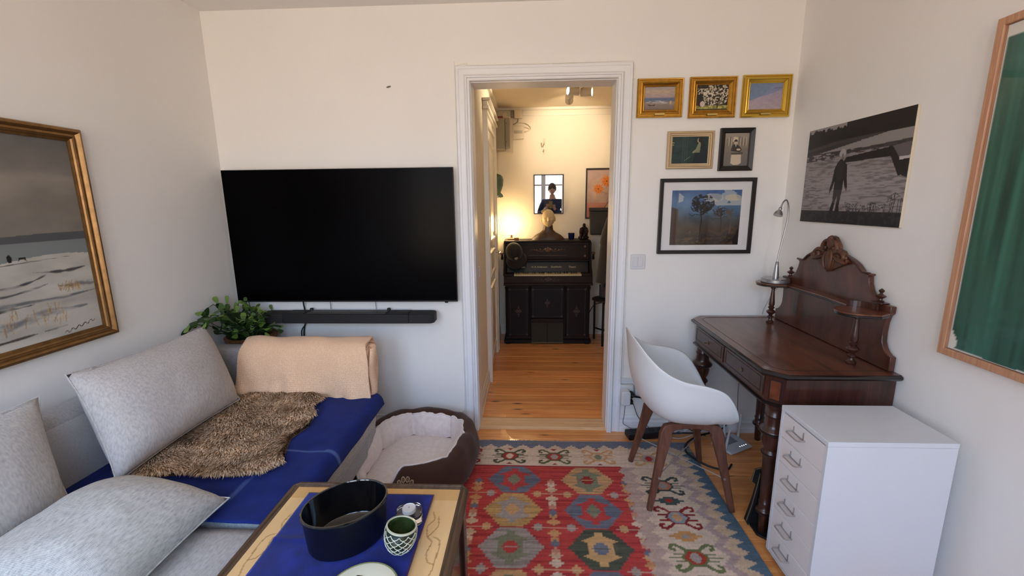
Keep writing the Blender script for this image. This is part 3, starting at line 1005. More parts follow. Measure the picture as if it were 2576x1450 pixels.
def cactus_stem(az, el, nseg, droop, start=None, scale=1.15):
    p = start or (bc + Vector((rl.uniform(-.07, .07), rl.uniform(-.08, .03), .06)))
    d_ = Vector((math.cos(az) * math.cos(el), math.sin(az) * math.cos(el), math.sin(el)))
    for s_ in range(nseg):
        d_ = (d_ + Vector((rl.uniform(-.22, .22), rl.uniform(-.22, .22), -droop * (s_ / nseg) + rl.uniform(-.12, .12)))).normalized()
        ln = scale * rl.uniform(.85, 1.2)
        if p.z > .90:
            d_ = (d_ + Vector((rl.uniform(-.4, .4), rl.uniform(-.6, 0), -.75))).normalized()
        end = p + d_ * .036 * ln
        if end.x < XL + .02 or end.y > YB - .02 or end.z < .725:
            d_ = (d_ + Vector((.5 if end.x < XL + .02 else 0, -.5 if end.y > YB - .02 else 0, .6 if end.z < .725 else 0))).normalized()
            end = p + d_ * .036 * ln
        side = d_.cross(Vector((rl.uniform(-.8, .8), rl.uniform(-.8, .8), 1))).normalized()
        up = side.cross(d_).normalized()
        Mx = Matrix((d_, side, up)).transposed().to_4x4()
        tipk = s_ >= nseg - 1
        k = 2 if (tipk and rl.random() < .35) else (1 if rl.random() < .4 else 0)
        o = new_leaf(k)
        o.matrix_local = Matrix.Translation(p - org) @ Mx @ Matrix.Diagonal((ln, ln * rl.uniform(.9, 1.15), 1, 1))
        if s_ > 1 and s_ < nseg - 1 and rl.random() < .22:
            cactus_side(end.copy(), d_.copy(), ln)
        p = end
def cactus_side(p, d_, ln):
    d2 = (d_ + Vector((rl.uniform(-1, 1), rl.uniform(-1, 1), rl.uniform(-.2, .7)))).normalized()
    for q in range(rl.choice((1, 2))):
        end = p + d2 * .036 * ln
        if end.x < XL + .02 or end.y > YB - .02: return
        side = d2.cross(Vector((rl.uniform(-.8, .8), rl.uniform(-.8, .8), 1))).normalized(); up = side.cross(d2).normalized()
        o = new_leaf(rl.choice((1, 2)))
        o.matrix_local = Matrix.Translation(p - org) @ Matrix((d2, side, up)).transposed().to_4x4() @ Matrix.Diagonal((ln, ln, 1, 1))
        p = end
for (az, el, ns) in ((-2.05, .55, 11), (-1.95, .48, 11), (-2.1, .68, 11), (-1.85, .45, 10), (-2.0, .38, 11), (-1.9, .62, 12), (-2.2, .6, 10), (-.35, .45, 7), (-.1, .5, 7), (-.6, .4, 7), (-.2, .25, 7), (-1.7, 1.35, 7), (-1.2, 1.1, 6), (-2.3, .75, 8), (-2.0, .6, 8), (-1.4, .5, 6), (-.8, .45, 6), (-1.8, .45, 8), (-1.1, .3, 6)):
    cactus_stem(az, el, ns, .35, scale=1.2)
for k in range(84):
    az = -PI / 2 + (k / 84 - .5) * 2 * PI * .98 + rl.uniform(-.2, .2)
    front = max(0, -math.sin(az))
    el = rl.uniform(.15, 1.35)
    cactus_stem(az, el, rl.choice((4, 4, 5, 5)), .40, scale=1.15)
if EXTRA:                                    # the small leaves deep in the bush, one mesh
    lv, lf_, lm_ = [], [], []
    for q, k in EXTRA:
        me = leaf_me[k]; n0 = len(lv)
        lv += [q.matrix_local @ v.co for v in me.vertices]
        for p in me.polygons:
            lf_.append(tuple(n0 + i for i in p.vertices)); lm_.append(k)
    me = bpy.data.meshes.new('inner_leaves'); me.from_pydata(lv, [], lf_)
    for m_ in leaf_ms: me.materials.append(m_)
    me.polygons.foreach_set('material_index', lm_); setsmooth(me, .9)
    link(bpy.data.objects.new('inner_leaves', me), pl)['kind'] = 'stuff'

# ------------------------------------------------------------------ television and soundbar
tvr = empty('television', (-1.16, 2.64, .888), 'large flat black television hung on the wall above the soundbar', 'television')
tx0, tx1, tz0, tz1 = -1.862, -.455, .893, 1.705
scr_m = M('tv_screen', srgb(3, 2, 4), rough=.22, spec=.05)
bez_m = M('tv_bezel', srgb(12, 11, 12), rough=.4, spec=.3)
MB().box(tx0, tx1, 2.621, 2.640, tz0, tz1).build('housing', bez_m, tvr, bevel=.002)
MB().box(tx0 + .004, tx1 - .004, 2.6195, 2.621, tz0 + .011, tz1 - .004).build('screen', scr_m, tvr)
MB().box(tx0 + .20, tx1 - .20, 2.640, 2.667, tz0 + .04, tz0 + .52).build('rear_box', bez_m, tvr, bevel=.006)
MB().box(-1.29, -1.03, 2.667, 2.679, 1.15, 1.45).build('wall_bracket', dark_leg_m, tvr)
MB().box(-.535, -.515, 2.617, 2.630, tz0 - .007, tz0 + .001).build('sensor', bez_m, tvr, bevel=.002)

sb = empty('soundbar', (-1.14, 2.60, .775), 'long black soundbar mounted on the wall under the television', 'soundbar')
sb_m = M('soundbar_fabric', srgb(30, 30, 32), rough=.75, bump=(700, .4, .001))
sbt_m = M('soundbar_top', srgb(48, 46, 46), rough=.45)
def rounded_rect(x0, x1, y0, y1, r, n=6, corners=(1, 1, 1, 1)):
    pts = []
    for (cx_, cy_, a0, on) in ((x1 - r, y1 - r, 0, corners[0]), (x0 + r, y1 - r, PI / 2, corners[1]), (x0 + r, y0 + r, PI, corners[2]), (x1 - r, y0 + r, 1.5 * PI, corners[3])):
        if on:
            pts += [(cx_ + r * math.cos(a0 + PI / 2 * k / n), cy_ + r * math.sin(a0 + PI / 2 * k / n)) for k in range(n + 1)]
        else:
            pts.append((cx_ + r * (1 if a0 in (0, 1.5 * PI) else -1), cy_ + r * (1 if a0 in (0, PI / 2) else -1)))
    return pts
bx0, bx1, by0, by1, bz0, bz1 = -1.69, -.592, 2.535, 2.655, .775, .832
MB().prism(rounded_rect(bx0 + .155, bx1 - .155, by0, by1, .002, 2), bz0, bz1, 'Z').build('body', sb_m, sb, bevel=.004)
MB().prism(rounded_rect(bx1 - .154, bx1, by0, by1, .035, 8, (1, 0, 0, 1)), bz0, bz1, 'Z').build('side_speaker', sb_m, sb, bevel=.004)
MB().prism(rounded_rect(bx0, bx0 + .154, by0, by1, .035, 8, (0, 1, 1, 0)), bz0, bz1, 'Z').build('side_speaker', sb_m, sb, bevel=.004)
MB().box(bx0 + .30, bx1 - .30, by0 + .012, by1 - .012, bz1 - .001, bz1 + .005).build('touch_panel', sbt_m, sb, bevel=.003)
for (xa, xb) in ((bx0 + .165, bx0 + .285), (bx1 - .285, bx1 - .165)):
    MB().box(xa, xb, by0 + .012, by1 - .012, bz1 - .001, bz1 + .004).build('grille', M('soundbar_grille', srgb(22, 22, 23), rough=.6, bump=(900, .6, .001)), sb, bevel=.002)
for k in range(4):
    MB().lathe([(.004, 0), (.004, .0012)], (bx1 - .36 + k * .017, by0 + .05, bz1 + .0048), n=8).build('button', bez_m, sb)
MB().lathe([(.006, 0), (.006, .0015)], (-1.145, by1 - .04, bz1 + .0048), n=10).build('button', bez_m, sb)
for xk in (-1.40, -.90):
    MB().lathe([(.011, 0), (.011, .012), (.008, .016)], (xk, by1 - .012, bz1), n=12).build('bracket_knob', bez_m, sb, smooth=True)
blk_cab = M('black_cable', srgb(14, 14, 15), rough=.5)
def cable(name, pts, r, mat, label, k=8, cat='cable', group=None, parent=None):
    o = MB().tube(smoothpath(pts, k), r, 8).build(name, mat, parent, smooth=True)
    if parent is None:
        tag(o, label, cat, group)
    return o
cable('power_cable', [(-1.448, 2.645, .93), (-1.452, 2.647, .88), (-1.458, 2.663, .845), (-1.458, 2.669, .80), (-1.46, 2.667, .76), (-1.478, 2.667, .69), (-1.485, 2.665, .60)], .0045, blk_cab,
      'black power cable running from the television down behind the soundbar')
cable('power_cable', [(-1.452, 2.664, .775), (-1.46, 2.655, .735), (-1.488, 2.655, .69), (-1.492, 2.66, .60)], .0038, blk_cab, 'thin black cable looping below the left part of the soundbar')
cable('power_cable', [(-1.22, 2.65, .776), (-1.20, 2.64, .765), (-1.145, 2.635, .757), (-1.09, 2.64, .764), (-1.07, 2.65, .776)], .0028, blk_cab, 'short black cable loop hanging under the middle of the soundbar')
cable('wire', [(-1.286, 2.66, .91), (-1.284, 2.662, .87), (-1.283, 2.662, .836)], .0016, blk_cab, 'thin wire between television and soundbar, nearer the plant', 3)
cable('wire', [(-.99, 2.66, .91), (-.989, 2.662, .87), (-.988, 2.662, .836)], .0016, blk_cab, 'thin wire between television and soundbar, nearer the door', 3)

# small dark chip in the plaster above the television
tag(MB().sphere((-.825, YB - .001, 2.166), .0145, .004, .0055, 12, 6).xf(Matrix.Translation((-.825, 0, 2.166)) @ Matrix.Rotation(-.22, 4, 'Y') @ Matrix.Translation((.825, 0, -2.166)))
    .build('wall_plug', M('old_plaster', srgb(122, 113, 104), rough=.9), smooth=True), 'small grey oval wall plug above the television', 'wall plug')

# ------------------------------------------------------------------ dog bed
db = empty('dog_bed', (-.655, 2.235, 0), 'oval dog bed with brown sides and pale fleece lining by the doorway', 'dog bed')
dbrown_m = M('dogbed_brown', srgb(74, 48, 38), rough=.85, spec=.25, sheen=.15, bump=(30, .25, .01), var=(12, .2))
fleece_m = M('dogbed_fleece', srgb(250, 236, 228), rough=1.0, sheen=.1, bump=(420, .7, .003), var=(40, .12))
DC = Vector((-.652, 2.228, 0)); DA = math.radians(-8)
def dang(t):   # outer outline radius (rounded, slightly squared)
    return .345 * (abs(math.cos(t)) ** 2.5 + abs(math.sin(t) * .345 / .365) ** 2.5) ** (-1 / 2.5)
def rim_h(t):
    # low entrance facing the front (-Y, slightly to the left)
    d_ = math.atan2(math.sin(t - math.radians(248)), math.cos(t - math.radians(248)))
    k = math.exp(-(abs(d_) / .46) ** 6)
    seg = abs(math.sin((t - .25) * 3.5)) ** .5
    dip = math.exp(-(abs(d_) / .95) ** 3)
    return .225 * (1 - .56 * k) * (.94 + .06 * seg) - .012 * dip * (1 - k), k, seg
def dog_pt(t, s_):
    """s 0..1 : outside bottom -> outside -> crest -> inside -> floor of the bed"""
    h, k, seg = rim_h(t); R = dang(t)
    th = .095 * (1 - .42 * k) * (.90 + .10 * seg)
    if s_ < .2:
        a = s_ / .2; r_ = R - .03 + .03 * math.sin(a * PI / 2); z = .012 + .06 * a
    elif s_ < .45:
        a = (s_ - .2) / .25; r_ = R - .02 * a * a; z = .072 + (h - .05 - .072) * a
    elif s_ < .7:
        a = (s_ - .45) / .25 * PI; r_ = R - .02 - th / 2 + th / 2 * math.cos(a); z = h - .05 + .05 * math.sin(a)
    else:
        a = (s_ - .7) / .3; r_ = R - .02 - th - (.042 * math.sin(a * PI * .9) * (abs(math.sin((t - .25) * 3.5)) ** .35 - .55)) * (1 - k); z = (h - .05) * (1 - a) + .060 * a
    w_ = .008 * mnoise.noise(Vector((math.cos(t) * 4, math.sin(t) * 4, s_ * 4)))
    r_ += w_
    if s_ > .56:
        cs_ = math.exp(-(math.sin((t - .25) * 3.5) / .16) ** 2) * (1 - k) * min(1, (s_ - .56) / .1)
        r_ += .020 * cs_; z -= .006 * cs_ * (s_ < .8)
    p = Vector((r_ * math.cos(t), r_ * math.sin(t), max(.008, z + w_ * .5)))
    return DC + Matrix.Rotation(DA, 3, 'Z') @ p
NT = 112
def s_edge(t):
    h, k, seg = rim_h(t)
    tw = t + DA
    return .612 + .034 * math.sin(tw) - .05 * k + .012 * mnoise.noise(Vector((math.cos(t) * 7, math.sin(t) * 7, 1))) * (1 + .6 * math.sin(tw))
def lin_pt(t, s_, off=.003):
    p = dog_pt(t, s_); ds = dog_pt(t, min(1, s_ + .01)) - dog_pt(t, s_ - .01); dt = dog_pt(t + .01, s_) - dog_pt(t - .01, s_)
    n_ = dt.cross(ds).normalized()
    c_ = DC + Vector((0, 0, .10))
    rad = Vector((p.x - DC.x, p.y - DC.y, 0)).normalized()
    if s_ > .7 and n_.dot(rad) > 0: n_ = -n_
    if s_ <= .7 and n_.z < 0: n_ = -n_
    return p + n_ * off
MB().grid(lambda u, v: dog_pt(2 * PI * u, v * .66), NT, 20, closeu=True).build('outer_side', dbrown_m, db, smooth=3.0)
MB().grid(lambda u, v: lin_pt(2 * PI * u, s_edge(2 * PI * u) * (1 - v) + v), NT, 20, closeu=True).build('fleece_lining', fleece_m, db, smooth=3.0)
MB().tube([lin_pt(2 * PI * k / 220, s_edge(2 * PI * k / 220), .003) for k in range(220)], [.0055 + .0025 * mnoise.noise(Vector((k * .9, 0, 3))) for k in range(220)], 7, closed=True).build('fleece_trim', fleece_m, db, smooth=3.0)
MB().grid(lambda u, v: DC + Matrix.Rotation(DA, 3, 'Z') @ Vector(((dang(2 * PI * u) - .04) * v * math.cos(2 * PI * u), (dang(2 * PI * u) - .04) * v * math.sin(2 * PI * u), .040)), 48, 2, closeu=True).build('bottom', fleece_m, db)
def pad(u, v):
    t = 2 * PI * u; h, k, seg = rim_h(t)
    R = (dang(t) - .094 + .035 * k) * v
    z = .052 + .024 * (1 - v ** 5) + .006 * mnoise.noise(Vector((R * math.cos(t) * 9, R * math.sin(t) * 9, 4)))
    return DC + Matrix.Rotation(DA, 3, 'Z') @ Vector((R * math.cos(t), R * math.sin(t), z))
MB().grid(pad, 56, 12, closeu=True).build('pad', fleece_m, db, smooth=3.0)
# paw print sewn on the front
paw_l, paw_d = M('paw_outline', srgb(196, 172, 140), rough=.9), M('paw_fill', srgb(108, 84, 66), rough=.9)
def on_side(t, s_):
    p = dog_pt(t, s_); dt = (dog_pt(t + .01, s_) - p).normalized(); ds = (dog_pt(t, s_ + .01) - p).normalized()
    return p, dt, ds, dt.cross(ds).normalized() * -1
tp = math.radians(276) - DA
for (du, dv, rx, ry, rot) in ((-.030, .022, .010, .014, .25), (-.010, .036, .010, .015, .08), (.012, .036, .010, .015, -.15), (.031, .020, .010, .014, -.4), (0, .0, .021, .017, 0)):
    p, dt, ds, nn = on_side(tp, .375)
    if nn.y > 0: nn = -nn
    for (k, mt, off, nm) in ((1.0, paw_l, .0035, 'paw_patch'), (.72, paw_d, .0045, 'paw_patch_centre')):
        vv = []
        for i in range(20):
            a = 2 * PI * i / 20
            x, z = rx * k * math.cos(a), ry * k * math.sin(a)
            x, z = x * math.cos(rot) - z * math.sin(rot), x * math.sin(rot) + z * math.cos(rot)
            vv.append(p + dt * (du + x) + ds * (dv + z) + nn * off)
        MB().add(vv + [q - nn * .002 for q in vv], [tuple(range(20)), tuple(range(39, 19, -1))] + [(i, (i + 1) % 20, 20 + (i + 1) % 20, 20 + i) for i in range(20)]).build(nm, mt, db)

# ------------------------------------------------------------------ kilim
RX0, RX1, RY0, RY1 = -1.145, .972, -.35, 2.522
cv = Canvas(RX1 - RX0, RY1 - RY0, .0062, (196, 172, 148))
X = cv.u + RX0; Y = cv.v + RY0
nzl = cv.noise(9, 130, 2, 2)                  # abrash stripes follow the weft (along X)
RED, DRED, TAN, CREAM, BLUE, GREEN, OCHRE, GREY, MAUVE, TEAL, PINK = (190, 72, 70), (152, 52, 52), (208, 180, 150), (216, 194, 172), (116, 120, 134), (132, 134, 110), (206, 160, 116), (168, 156, 148), (172, 148, 146), (92, 112, 126), (200, 142, 120)
FX0, FX1, FY1 = -.695, .512, 2.25             # red field
step = .0125
q = lambda a: np.round(a / step) * step
zig = lambda t, p, amp: amp * np.abs(((t / p) % 1.0) * 2 - 1)
# outer blue edge with teeth, then cream border, mauve zigzag, field
dR, dL, dF = RX1 - X, X - RX0, RY1 - Y
cv.put(np.ones_like(X, bool), CREAM)
edge = (dR < .035 + q(zig(Y, .058, .045))) | (dL < .035 + q(zig(Y, .058, .045)))
cv.put(((dR < .095 + q(zig(Y + .02, .058, .05))) | (dL < .095 + q(zig(Y + .02, .058, .05)))), TAN)
cv.put(((dR < .130 + q(zig(Y, .105, .05))) & (dR > .085 + q(zig(Y, .105, .05)))) | ((dL < .130 + q(zig(Y, .105, .05))) & (dL > .085 + q(zig(Y, .105, .05)))), MAUVE, .75)
cv.put(edge, TEAL)
fedge = dF < .045 + q(zig(X, .10, .040))
cv.put(dF < .10, TAN, .5); cv.put(fedge, BLUE)
fieldm = (X > FX0 - q(zig(Y, .075, .028))) & (X < FX1 + q(zig(Y, .075, .028)) - .02) & (Y < FY1)
pale = (X > FX0 - .05 - q(zig(Y, .075, .04))) & (X < FX1 + .04 + q(zig(Y, .075, .04))) & (Y < FY1) & ~fieldm
cv.put(pale, (186, 162, 150), .9)
cv.put(fieldm, RED)
stripe = (cv.noise(3, 160, 8, 1) > .62) & fieldm
cv.put(stripe, DRED, .7)
cv.put((cv.noise(3, 120, 18, 1) > .68) & fieldm, (198, 84, 74), .7)
def hexa(cx_, cy_, hw, hh, top):
    ax, ay = np.abs(X - cx_), np.abs(Y - cy_)
    return (ay < hh) & (q(ax) < hw - (hw - top) * ay / hh)
def star(cx_, cy_, s_):
    ax, ay = np.abs(X - cx_), np.abs(Y - cy_)
    return ((q(ax) < s_ * .55) & (ay < s_ * .3)) | ((q(ax) < s_ * .30 + q(ay) * -.15) & (ay < s_)) | ((q(ax) < s_ * .9 - np.abs(ay - s_ * .45) * 2.2) & (ay < s_ * .75))
PX, PY = .396, .2385
combos = [(BLUE, RED, GREEN), (OCHRE, GREEN, DRED), ((198, 158, 104), GREY, OCHRE), (BLUE, RED, GREEN), (GREY, GREEN, RED), ((88, 92, 78), (210, 168, 116), BLUE), (TAN, BLUE, RED)]
seqA = [0, 2, 4, 1, 3, 5, 0, 2, 4, 1, 3, 5, 0]; seqB = [1, 3, 5, 0, 2, 4, 1, 3, 5, 0, 2, 4, 1]
for ci in range(-1, 2):
    for r_ in range(0, 12):
        cx_, cy_ = -.09 + ci * PX + (.0 if ci < 1 else .0), 2.13 - r_ * PY
        A_, B_, C_ = combos[(seqA if ci % 2 == 0 else seqB)[r_]]
        hx = hexa(cx_, cy_, .143, .116, .055) & fieldm
        cv.put(hx, A_)
        cv.put(hx & (cv.noise(5, 150, r_ + 30, 1) > .6), tuple(c_ * .88 for c_ in A_))
        cv.put(star(cx_, cy_, .095) & hx, B_)
        cv.put(hexa(cx_, cy_, .040, .036, .012) & hx, C_)
        cv.put((np.abs(X - cx_) < .03) & (np.abs(Y - cy_) < .004) & hx, A_)
        if A_ == BLUE:
            for sx_ in (-1, 1):
                cv.put(hexa(cx_ + sx_ * .0, cy_ + .0, .02, .05, .0) & hx, GREEN)
cols2 = [TAN, (208, 156, 110), CREAM, (206, 150, 104)]
for ci in range(-2, 3):
    for r_ in range(0, 12):
        cx_, cy_ = .108 + ci * PX, 2.012 - r_ * PY
        k = (ci + r_) % 4
        for (dy, s_, col_) in ((.035, .034, cols2[k]), (-.035, .034, cols2[k]), (.075, .026, cols2[(k + 2) % 4]), (-.075, .026, cols2[(k + 2) % 4]), (.1, .02, BLUE if k % 2 else PINK), (-.1, .02, BLUE if k % 2 else PINK)):
            cv.put(hexa(cx_, cy_ + dy, s_, .024, .004) & fieldm, col_)
        for sx_ in (-1, 1):
            cv.put(hexa(cx_ + sx_ * .078, cy_, .026, .026, .006) & fieldm, GREY if k % 2 else OCHRE)
        cv.put((np.abs(Y - cy_) < .004) & (np.abs(X - cx_) < .11) & fieldm, TAN, .8)
cv.put((np.abs(Y - FY1) < .006) & (X > FX0) & (X < FX1), DRED)
def ram(cx_, cy_, s_, col, c2, c3, rot=False):
    """hooked medallion of the border"""
    def pt(a, b_):
        return (cx_ - RX0 + (b_ if rot else a) * s_, cy_ - RY0 + (a if rot else b_) * s_)
    for sa in (-1, 1):
        for sb_ in (-1, 1):
            pth = [(.30, .42), (.52, .62), (.78, .78), (.98, .70), (1.0, .52), (.84, .46)]
            cv.line([pt(sa * a, sb_ * b_) for a, b_ in pth], s_ * .17, col)
            cv.line([pt(sa * .42, sb_ * .20), pt(sa * .95, sb_ * .20)], s_ * .09, col)
        cv.line([pt(sa * .3, 0), pt(sa * 1.2, 0)], s_ * .06, col)
    cv.poly([pt(-.66, 0), pt(-.3, .48), pt(.3, .48), pt(.66, 0), pt(.3, -.48), pt(-.3, -.48)], col)
    cv.poly([pt(-.52, 0), pt(-.24, .38), pt(.24, .38), pt(.52, 0), pt(.24, -.38), pt(-.24, -.38)], c2)
    cv.poly([pt(-.28, 0), pt(-.1, .30), pt(.1, .30), pt(.28, 0), pt(.1, -.30), pt(-.1, -.30)], c3)
mc = [((98, 98, 72), (178, 60, 56), GREY), ((200, 152, 108), TAN, GREEN), ((150, 48, 50), GREEN, OCHRE), ((84, 88, 66), (176, 60, 56), CREAM)]
for k, cx_ in enumerate((-.915, -.655, -.39, -.127, .138, .397)):
    ram(cx_, 2.352, .088, *mc[k % 4])
    cv.poly([(cx_ - .02 - RX0, 2.432 - RY0), (cx_ + .02 - RX0, 2.432 - RY0), (cx_ - RX0, 2.412 - RY0)], (150, 48, 50))
    cv.poly([(cx_ - .02 - RX0, 2.268 - RY0), (cx_ + .02 - RX0, 2.268 - RY0), (cx_ - RX0, 2.288 - RY0)], (150, 48, 50))
ram(.69, 2.34, .088, (200, 158, 112), GREY, (176, 56, 54))
mr = [((70, 78, 74), (196, 130, 98), GREY), ((140, 48, 48), (146, 156, 164), OCHRE), ((112, 118, 80), (170, 66, 48), GREY), ((90, 96, 110), TAN, (176, 60, 56))]
for k in range(11):
    yy = 2.094 - k * .2385
    for xx in (.698, -.875):
        ram(xx, yy, .092, *mr[k % 4])
        c_ = [(80, 92, 86), (204, 150, 92), (92, 100, 78)][k % 3]
        for (dy, hw) in ((.012, .05), (0, .075), (-.012, .05), (.024, .028), (-.024, .028)):
            cv.put((np.abs(X - xx) < hw) & (np.abs(Y - (yy - .119 + dy)) < .0065), c_)
        cv.put(hexa(xx, yy - .119, .022, .014, .008), [(178, 60, 56), GREY, (178, 60, 56)][k % 3])
cv.c *= (.90 + .16 * nzl)[..., None]
cv.c *= (.94 + .12 * cv.noise(160, 160, 77, 1))[..., None]
rug = cv.build('kilim_rug', vcol('kilim_wool', rough=.95, bump=(420, .6, .003), spec=.15), (RX0, RY0, .0075), (1, 0, 0), (0, 1, 0),
               zfun=lambda u, v: .0012 * np.sin(u * 7 + 2 * np.sin(v * 3)))
rgr = empty('kilim', ((RX0 + RX1) / 2, (RY0 + RY1) / 2, 0), 'flat-woven kilim rug with red field of lozenges and hooked cream border', 'rug')
rug.name = 'woven_field'; rug.parent = rgr; rug.location = ORG['kilim_rug'] - Vector(rgr.location); ORG[rug.name] = ORG['kilim_rug']
MB().box(RX0, RX1, RY0, RY1, .0008, .0055).build('underside', M('kilim_edge', srgb(150, 130, 112), rough=1), rgr)
fr_m = M('fringe', srgb(176, 160, 152), rough=1)
b = MB(); rf = random.Random(3)
xq = RX0 + .003
while xq < RX1:
    dx = rf.uniform(-.008, .008); l_ = rf.uniform(.010, .022)
    b.tube([(xq, RY1 - .004, .006), (xq + dx * .5, RY1 + l_ * .5, .0065), (xq + dx, RY1 + l_, .002)], .0013, 4)
    xq += rf.uniform(.0045, .0075)
fo = b.build('fringe', fr_m, rgr, fixn=False); fo['kind'] = 'stuff'

# ------------------------------------------------------------------ coffee table
TX0, TX1, TY0, TY1, TZ = -.815, -.211, .25, 1.312, .56
ct = empty('coffee_table', ((TX0 + TX1) / 2, (TY0 + TY1) / 2, 0), 'low chest-like wooden coffee table with tan inlaid top in front of the sofa', 'coffee table')
dkw = wood('table_dark_wood', srgb(104, 80, 58), srgb(58, 42, 30), axis='Y', scale=4, stretch=14, rough=.5)
dkg = wood('table_side_wood', srgb(62, 36, 28), srgb(34, 20, 16), axis='Z', scale=4, stretch=12, rough=.25, coat=.5)
fw = .026
def rail(p0, p1, inner, mitre):
    pass
# moulded mitred frame
fprof = [(0, -.030), (-.002, -.010), (.003, -.003), (.008, 0), (.014, 0), (.017, -.003), (.021, -.001), (fw, -.005), (fw, -.02)]
v, f = [], []
chx = .022
def fr_loop(o_, z):
    x0, x1, y0, y1 = TX0 + o_, TX1 - o_, TY0 + o_, TY1 - o_
    c_ = max(.0, chx - o_ * .9)
    return [(x0 + c_, y0, z), (x1 - c_, y0, z), (x1, y0 + c_, z), (x1, y1 - c_, z), (x1 - c_, y1, z), (x0 + c_, y1, z), (x0, y1 - c_, z), (x0, y0 + c_, z)]
for (o_, dz) in fprof:
    v += fr_loop(o_, TZ + dz)
for i in range(len(fprof) - 1):
    for k in range(8):
        f.append((i * 8 + k, i * 8 + (k + 1) % 8, (i + 1) * 8 + (k + 1) % 8, (i + 1) * 8 + k))
MB().add(v, f).build('top_frame', dkw, ct, smooth=.5)
cw, chh = TX1 - TX0 - 2 * fw, TY1 - TY0 - 2 * fw
cv = Canvas(cw, chh, .0028, (236, 196, 138))
g1 = cv.noise(26, 5, 5, 3); cv.c *= (.93 + .13 * g1)[..., None]
cv.put(cv.v > chh - .055, (206, 156, 92), .55)
ink = (160, 118, 72)
def scroll(pts, mir=False, ox=0, oy=0):
    P = smoothpath([((cw - a if mir else a) + ox, b_ + oy, 0) for a, b_ in pts], 10)
    cv.line([(p.x, p.y) for p in P], .0036, ink, .75)
for (mir) in (False, True):
    for oy in (0, -.42):
        scroll([(.045, .62), (.030, .66), (.022, .70), (.040, .71), (.050, .74), (.045, .78), (.062, .80), (.070, .84), (.056, .87), (.066, .90)], mir, 0, oy)
        scroll([(.022, .70), (.022, .78), (.045, .80)], mir, 0, oy)
        scroll([(.060, .80), (.040, .84), (.045, .88)], mir, 0, oy)
for ox in (.10, .30):
    scroll([(ox, chh - .05), (ox + .03, chh - .035), (ox + .08, chh - .03), (ox + .10, chh - .045)])
cv.build('top_panel', vcol('table_panel', rough=.35, coat=.2, spec=.4), (TX0 + fw, TY0 + fw, TZ - .006), (1, 0, 0), (0, 1, 0), ct)
MB().box(TX0 + fw * .5, TX1 - fw * .5, TY0 + fw * .5, TY1 - fw * .5, TZ - .03, TZ - .0075).build('top_board', dkw, ct)
for (sx_, sy_) in ((0, 0), (0, 1), (1, 0), (1, 1)):
    x0 = TX0 + .012 if sx_ == 0 else TX1 - .062; y0 = TY0 + .012 if sy_ == 0 else TY1 - .062
    MB().box(x0, x0 + .05, y0, y0 + .05, .0095, TZ - .030).build('leg', dkg, ct, bevel=.003)
for (x0, x1, y0, y1) in ((TX0 + .022, TX0 + .04, TY0 + .063, TY1 - .063), (TX1 - .04, TX1 - .022, TY0 + .063, TY1 - .063), (TX0 + .063, TX1 - .063, TY0 + .022, TY0 + .04), (TX0 + .063, TX1 - .063, TY1 - .04, TY1 - .022)):
    MB().box(x0, x1, y0, y1, .06, TZ - .031).build('side_panel', dkg, ct)
MB().box(TX0 + .03, TX1 - .03, TY0 + .03, TY1 - .03, .06, .08).build('shelf', dkg, ct)

# runner
rx0, rx1, ry0, ry1 = -.733, -.316, .30, 1.247
cv = Canvas(rx1 - rx0, ry1 - ry0, .0065, (22, 36, 118))
nn_ = cv.noise(30, 30, 4, 3); cv.c *= (.75 + .5 * nn_)[..., None]
cv.put(cv.u > cv.w - .005, (84, 26, 44)); cv.put(cv.v > cv.h - .005, (60, 26, 70), .7)
fold_v = 1.045 - ry0
rn = cv.build('table_runner', vcol('runner_linen', rough=.95, bump=(350, .5, .002), spec=.15, sheen=.2), (rx0, ry0, TZ + .0006), (1, 0, 0), (0, 1, 0),
              zfun=lambda u, v: .0012 + .004 * np.exp(-((v - fold_v) / .008) ** 2) + .0014 * np.sin(u * 23 + 3) * np.sin(v * 17) + .0014)
md = rn.modifiers.new('solid', 'SOLIDIFY'); md.thickness = .0012; md.offset = -1
tag(rn, 'blue linen cloth laid along the coffee table under the black pot', 'table runner')
TT = TZ + .0065
# oval casserole
pot_m = M('black_glaze', srgb(9, 9, 12), rough=.10, spec=.6, coat=.6)
pot_o = M('black_glaze_matte', srgb(15, 15, 19), rough=.35, spec=.5, bump=(160, .15, .002))
pc = Vector((-.518, 1.052, TT)); pa = math.radians(38)
def ov(prof, n=48):
    b = MB().lathe([(r_ * .87, h_ * .93) for r_, h_ in prof], (0, 0, 0), n=n, caps=False, sx=1.0, sy=.80)
    return b.xf(Matrix.Translation(pc) @ Matrix.Rotation(pa, 4, 'Z'))
pr = empty('oval_casserole', pc, 'glossy black oval casserole dish without lid on the blue cloth', 'casserole dish')
ov([(0, 0), (.108, 0), (.117, .004), (.121, .012), (.130, .112), (.134, .116), (.134, .121)]).build('body', pot_o, pr, smooth=.9)
ov([(.134, .121), (.1325, .1245), (.128, .1245), (.1255, .120), (.117, .020), (.108, .012), (0, .009)]).build('glazed_inside', pot_m, pr, smooth=.9)
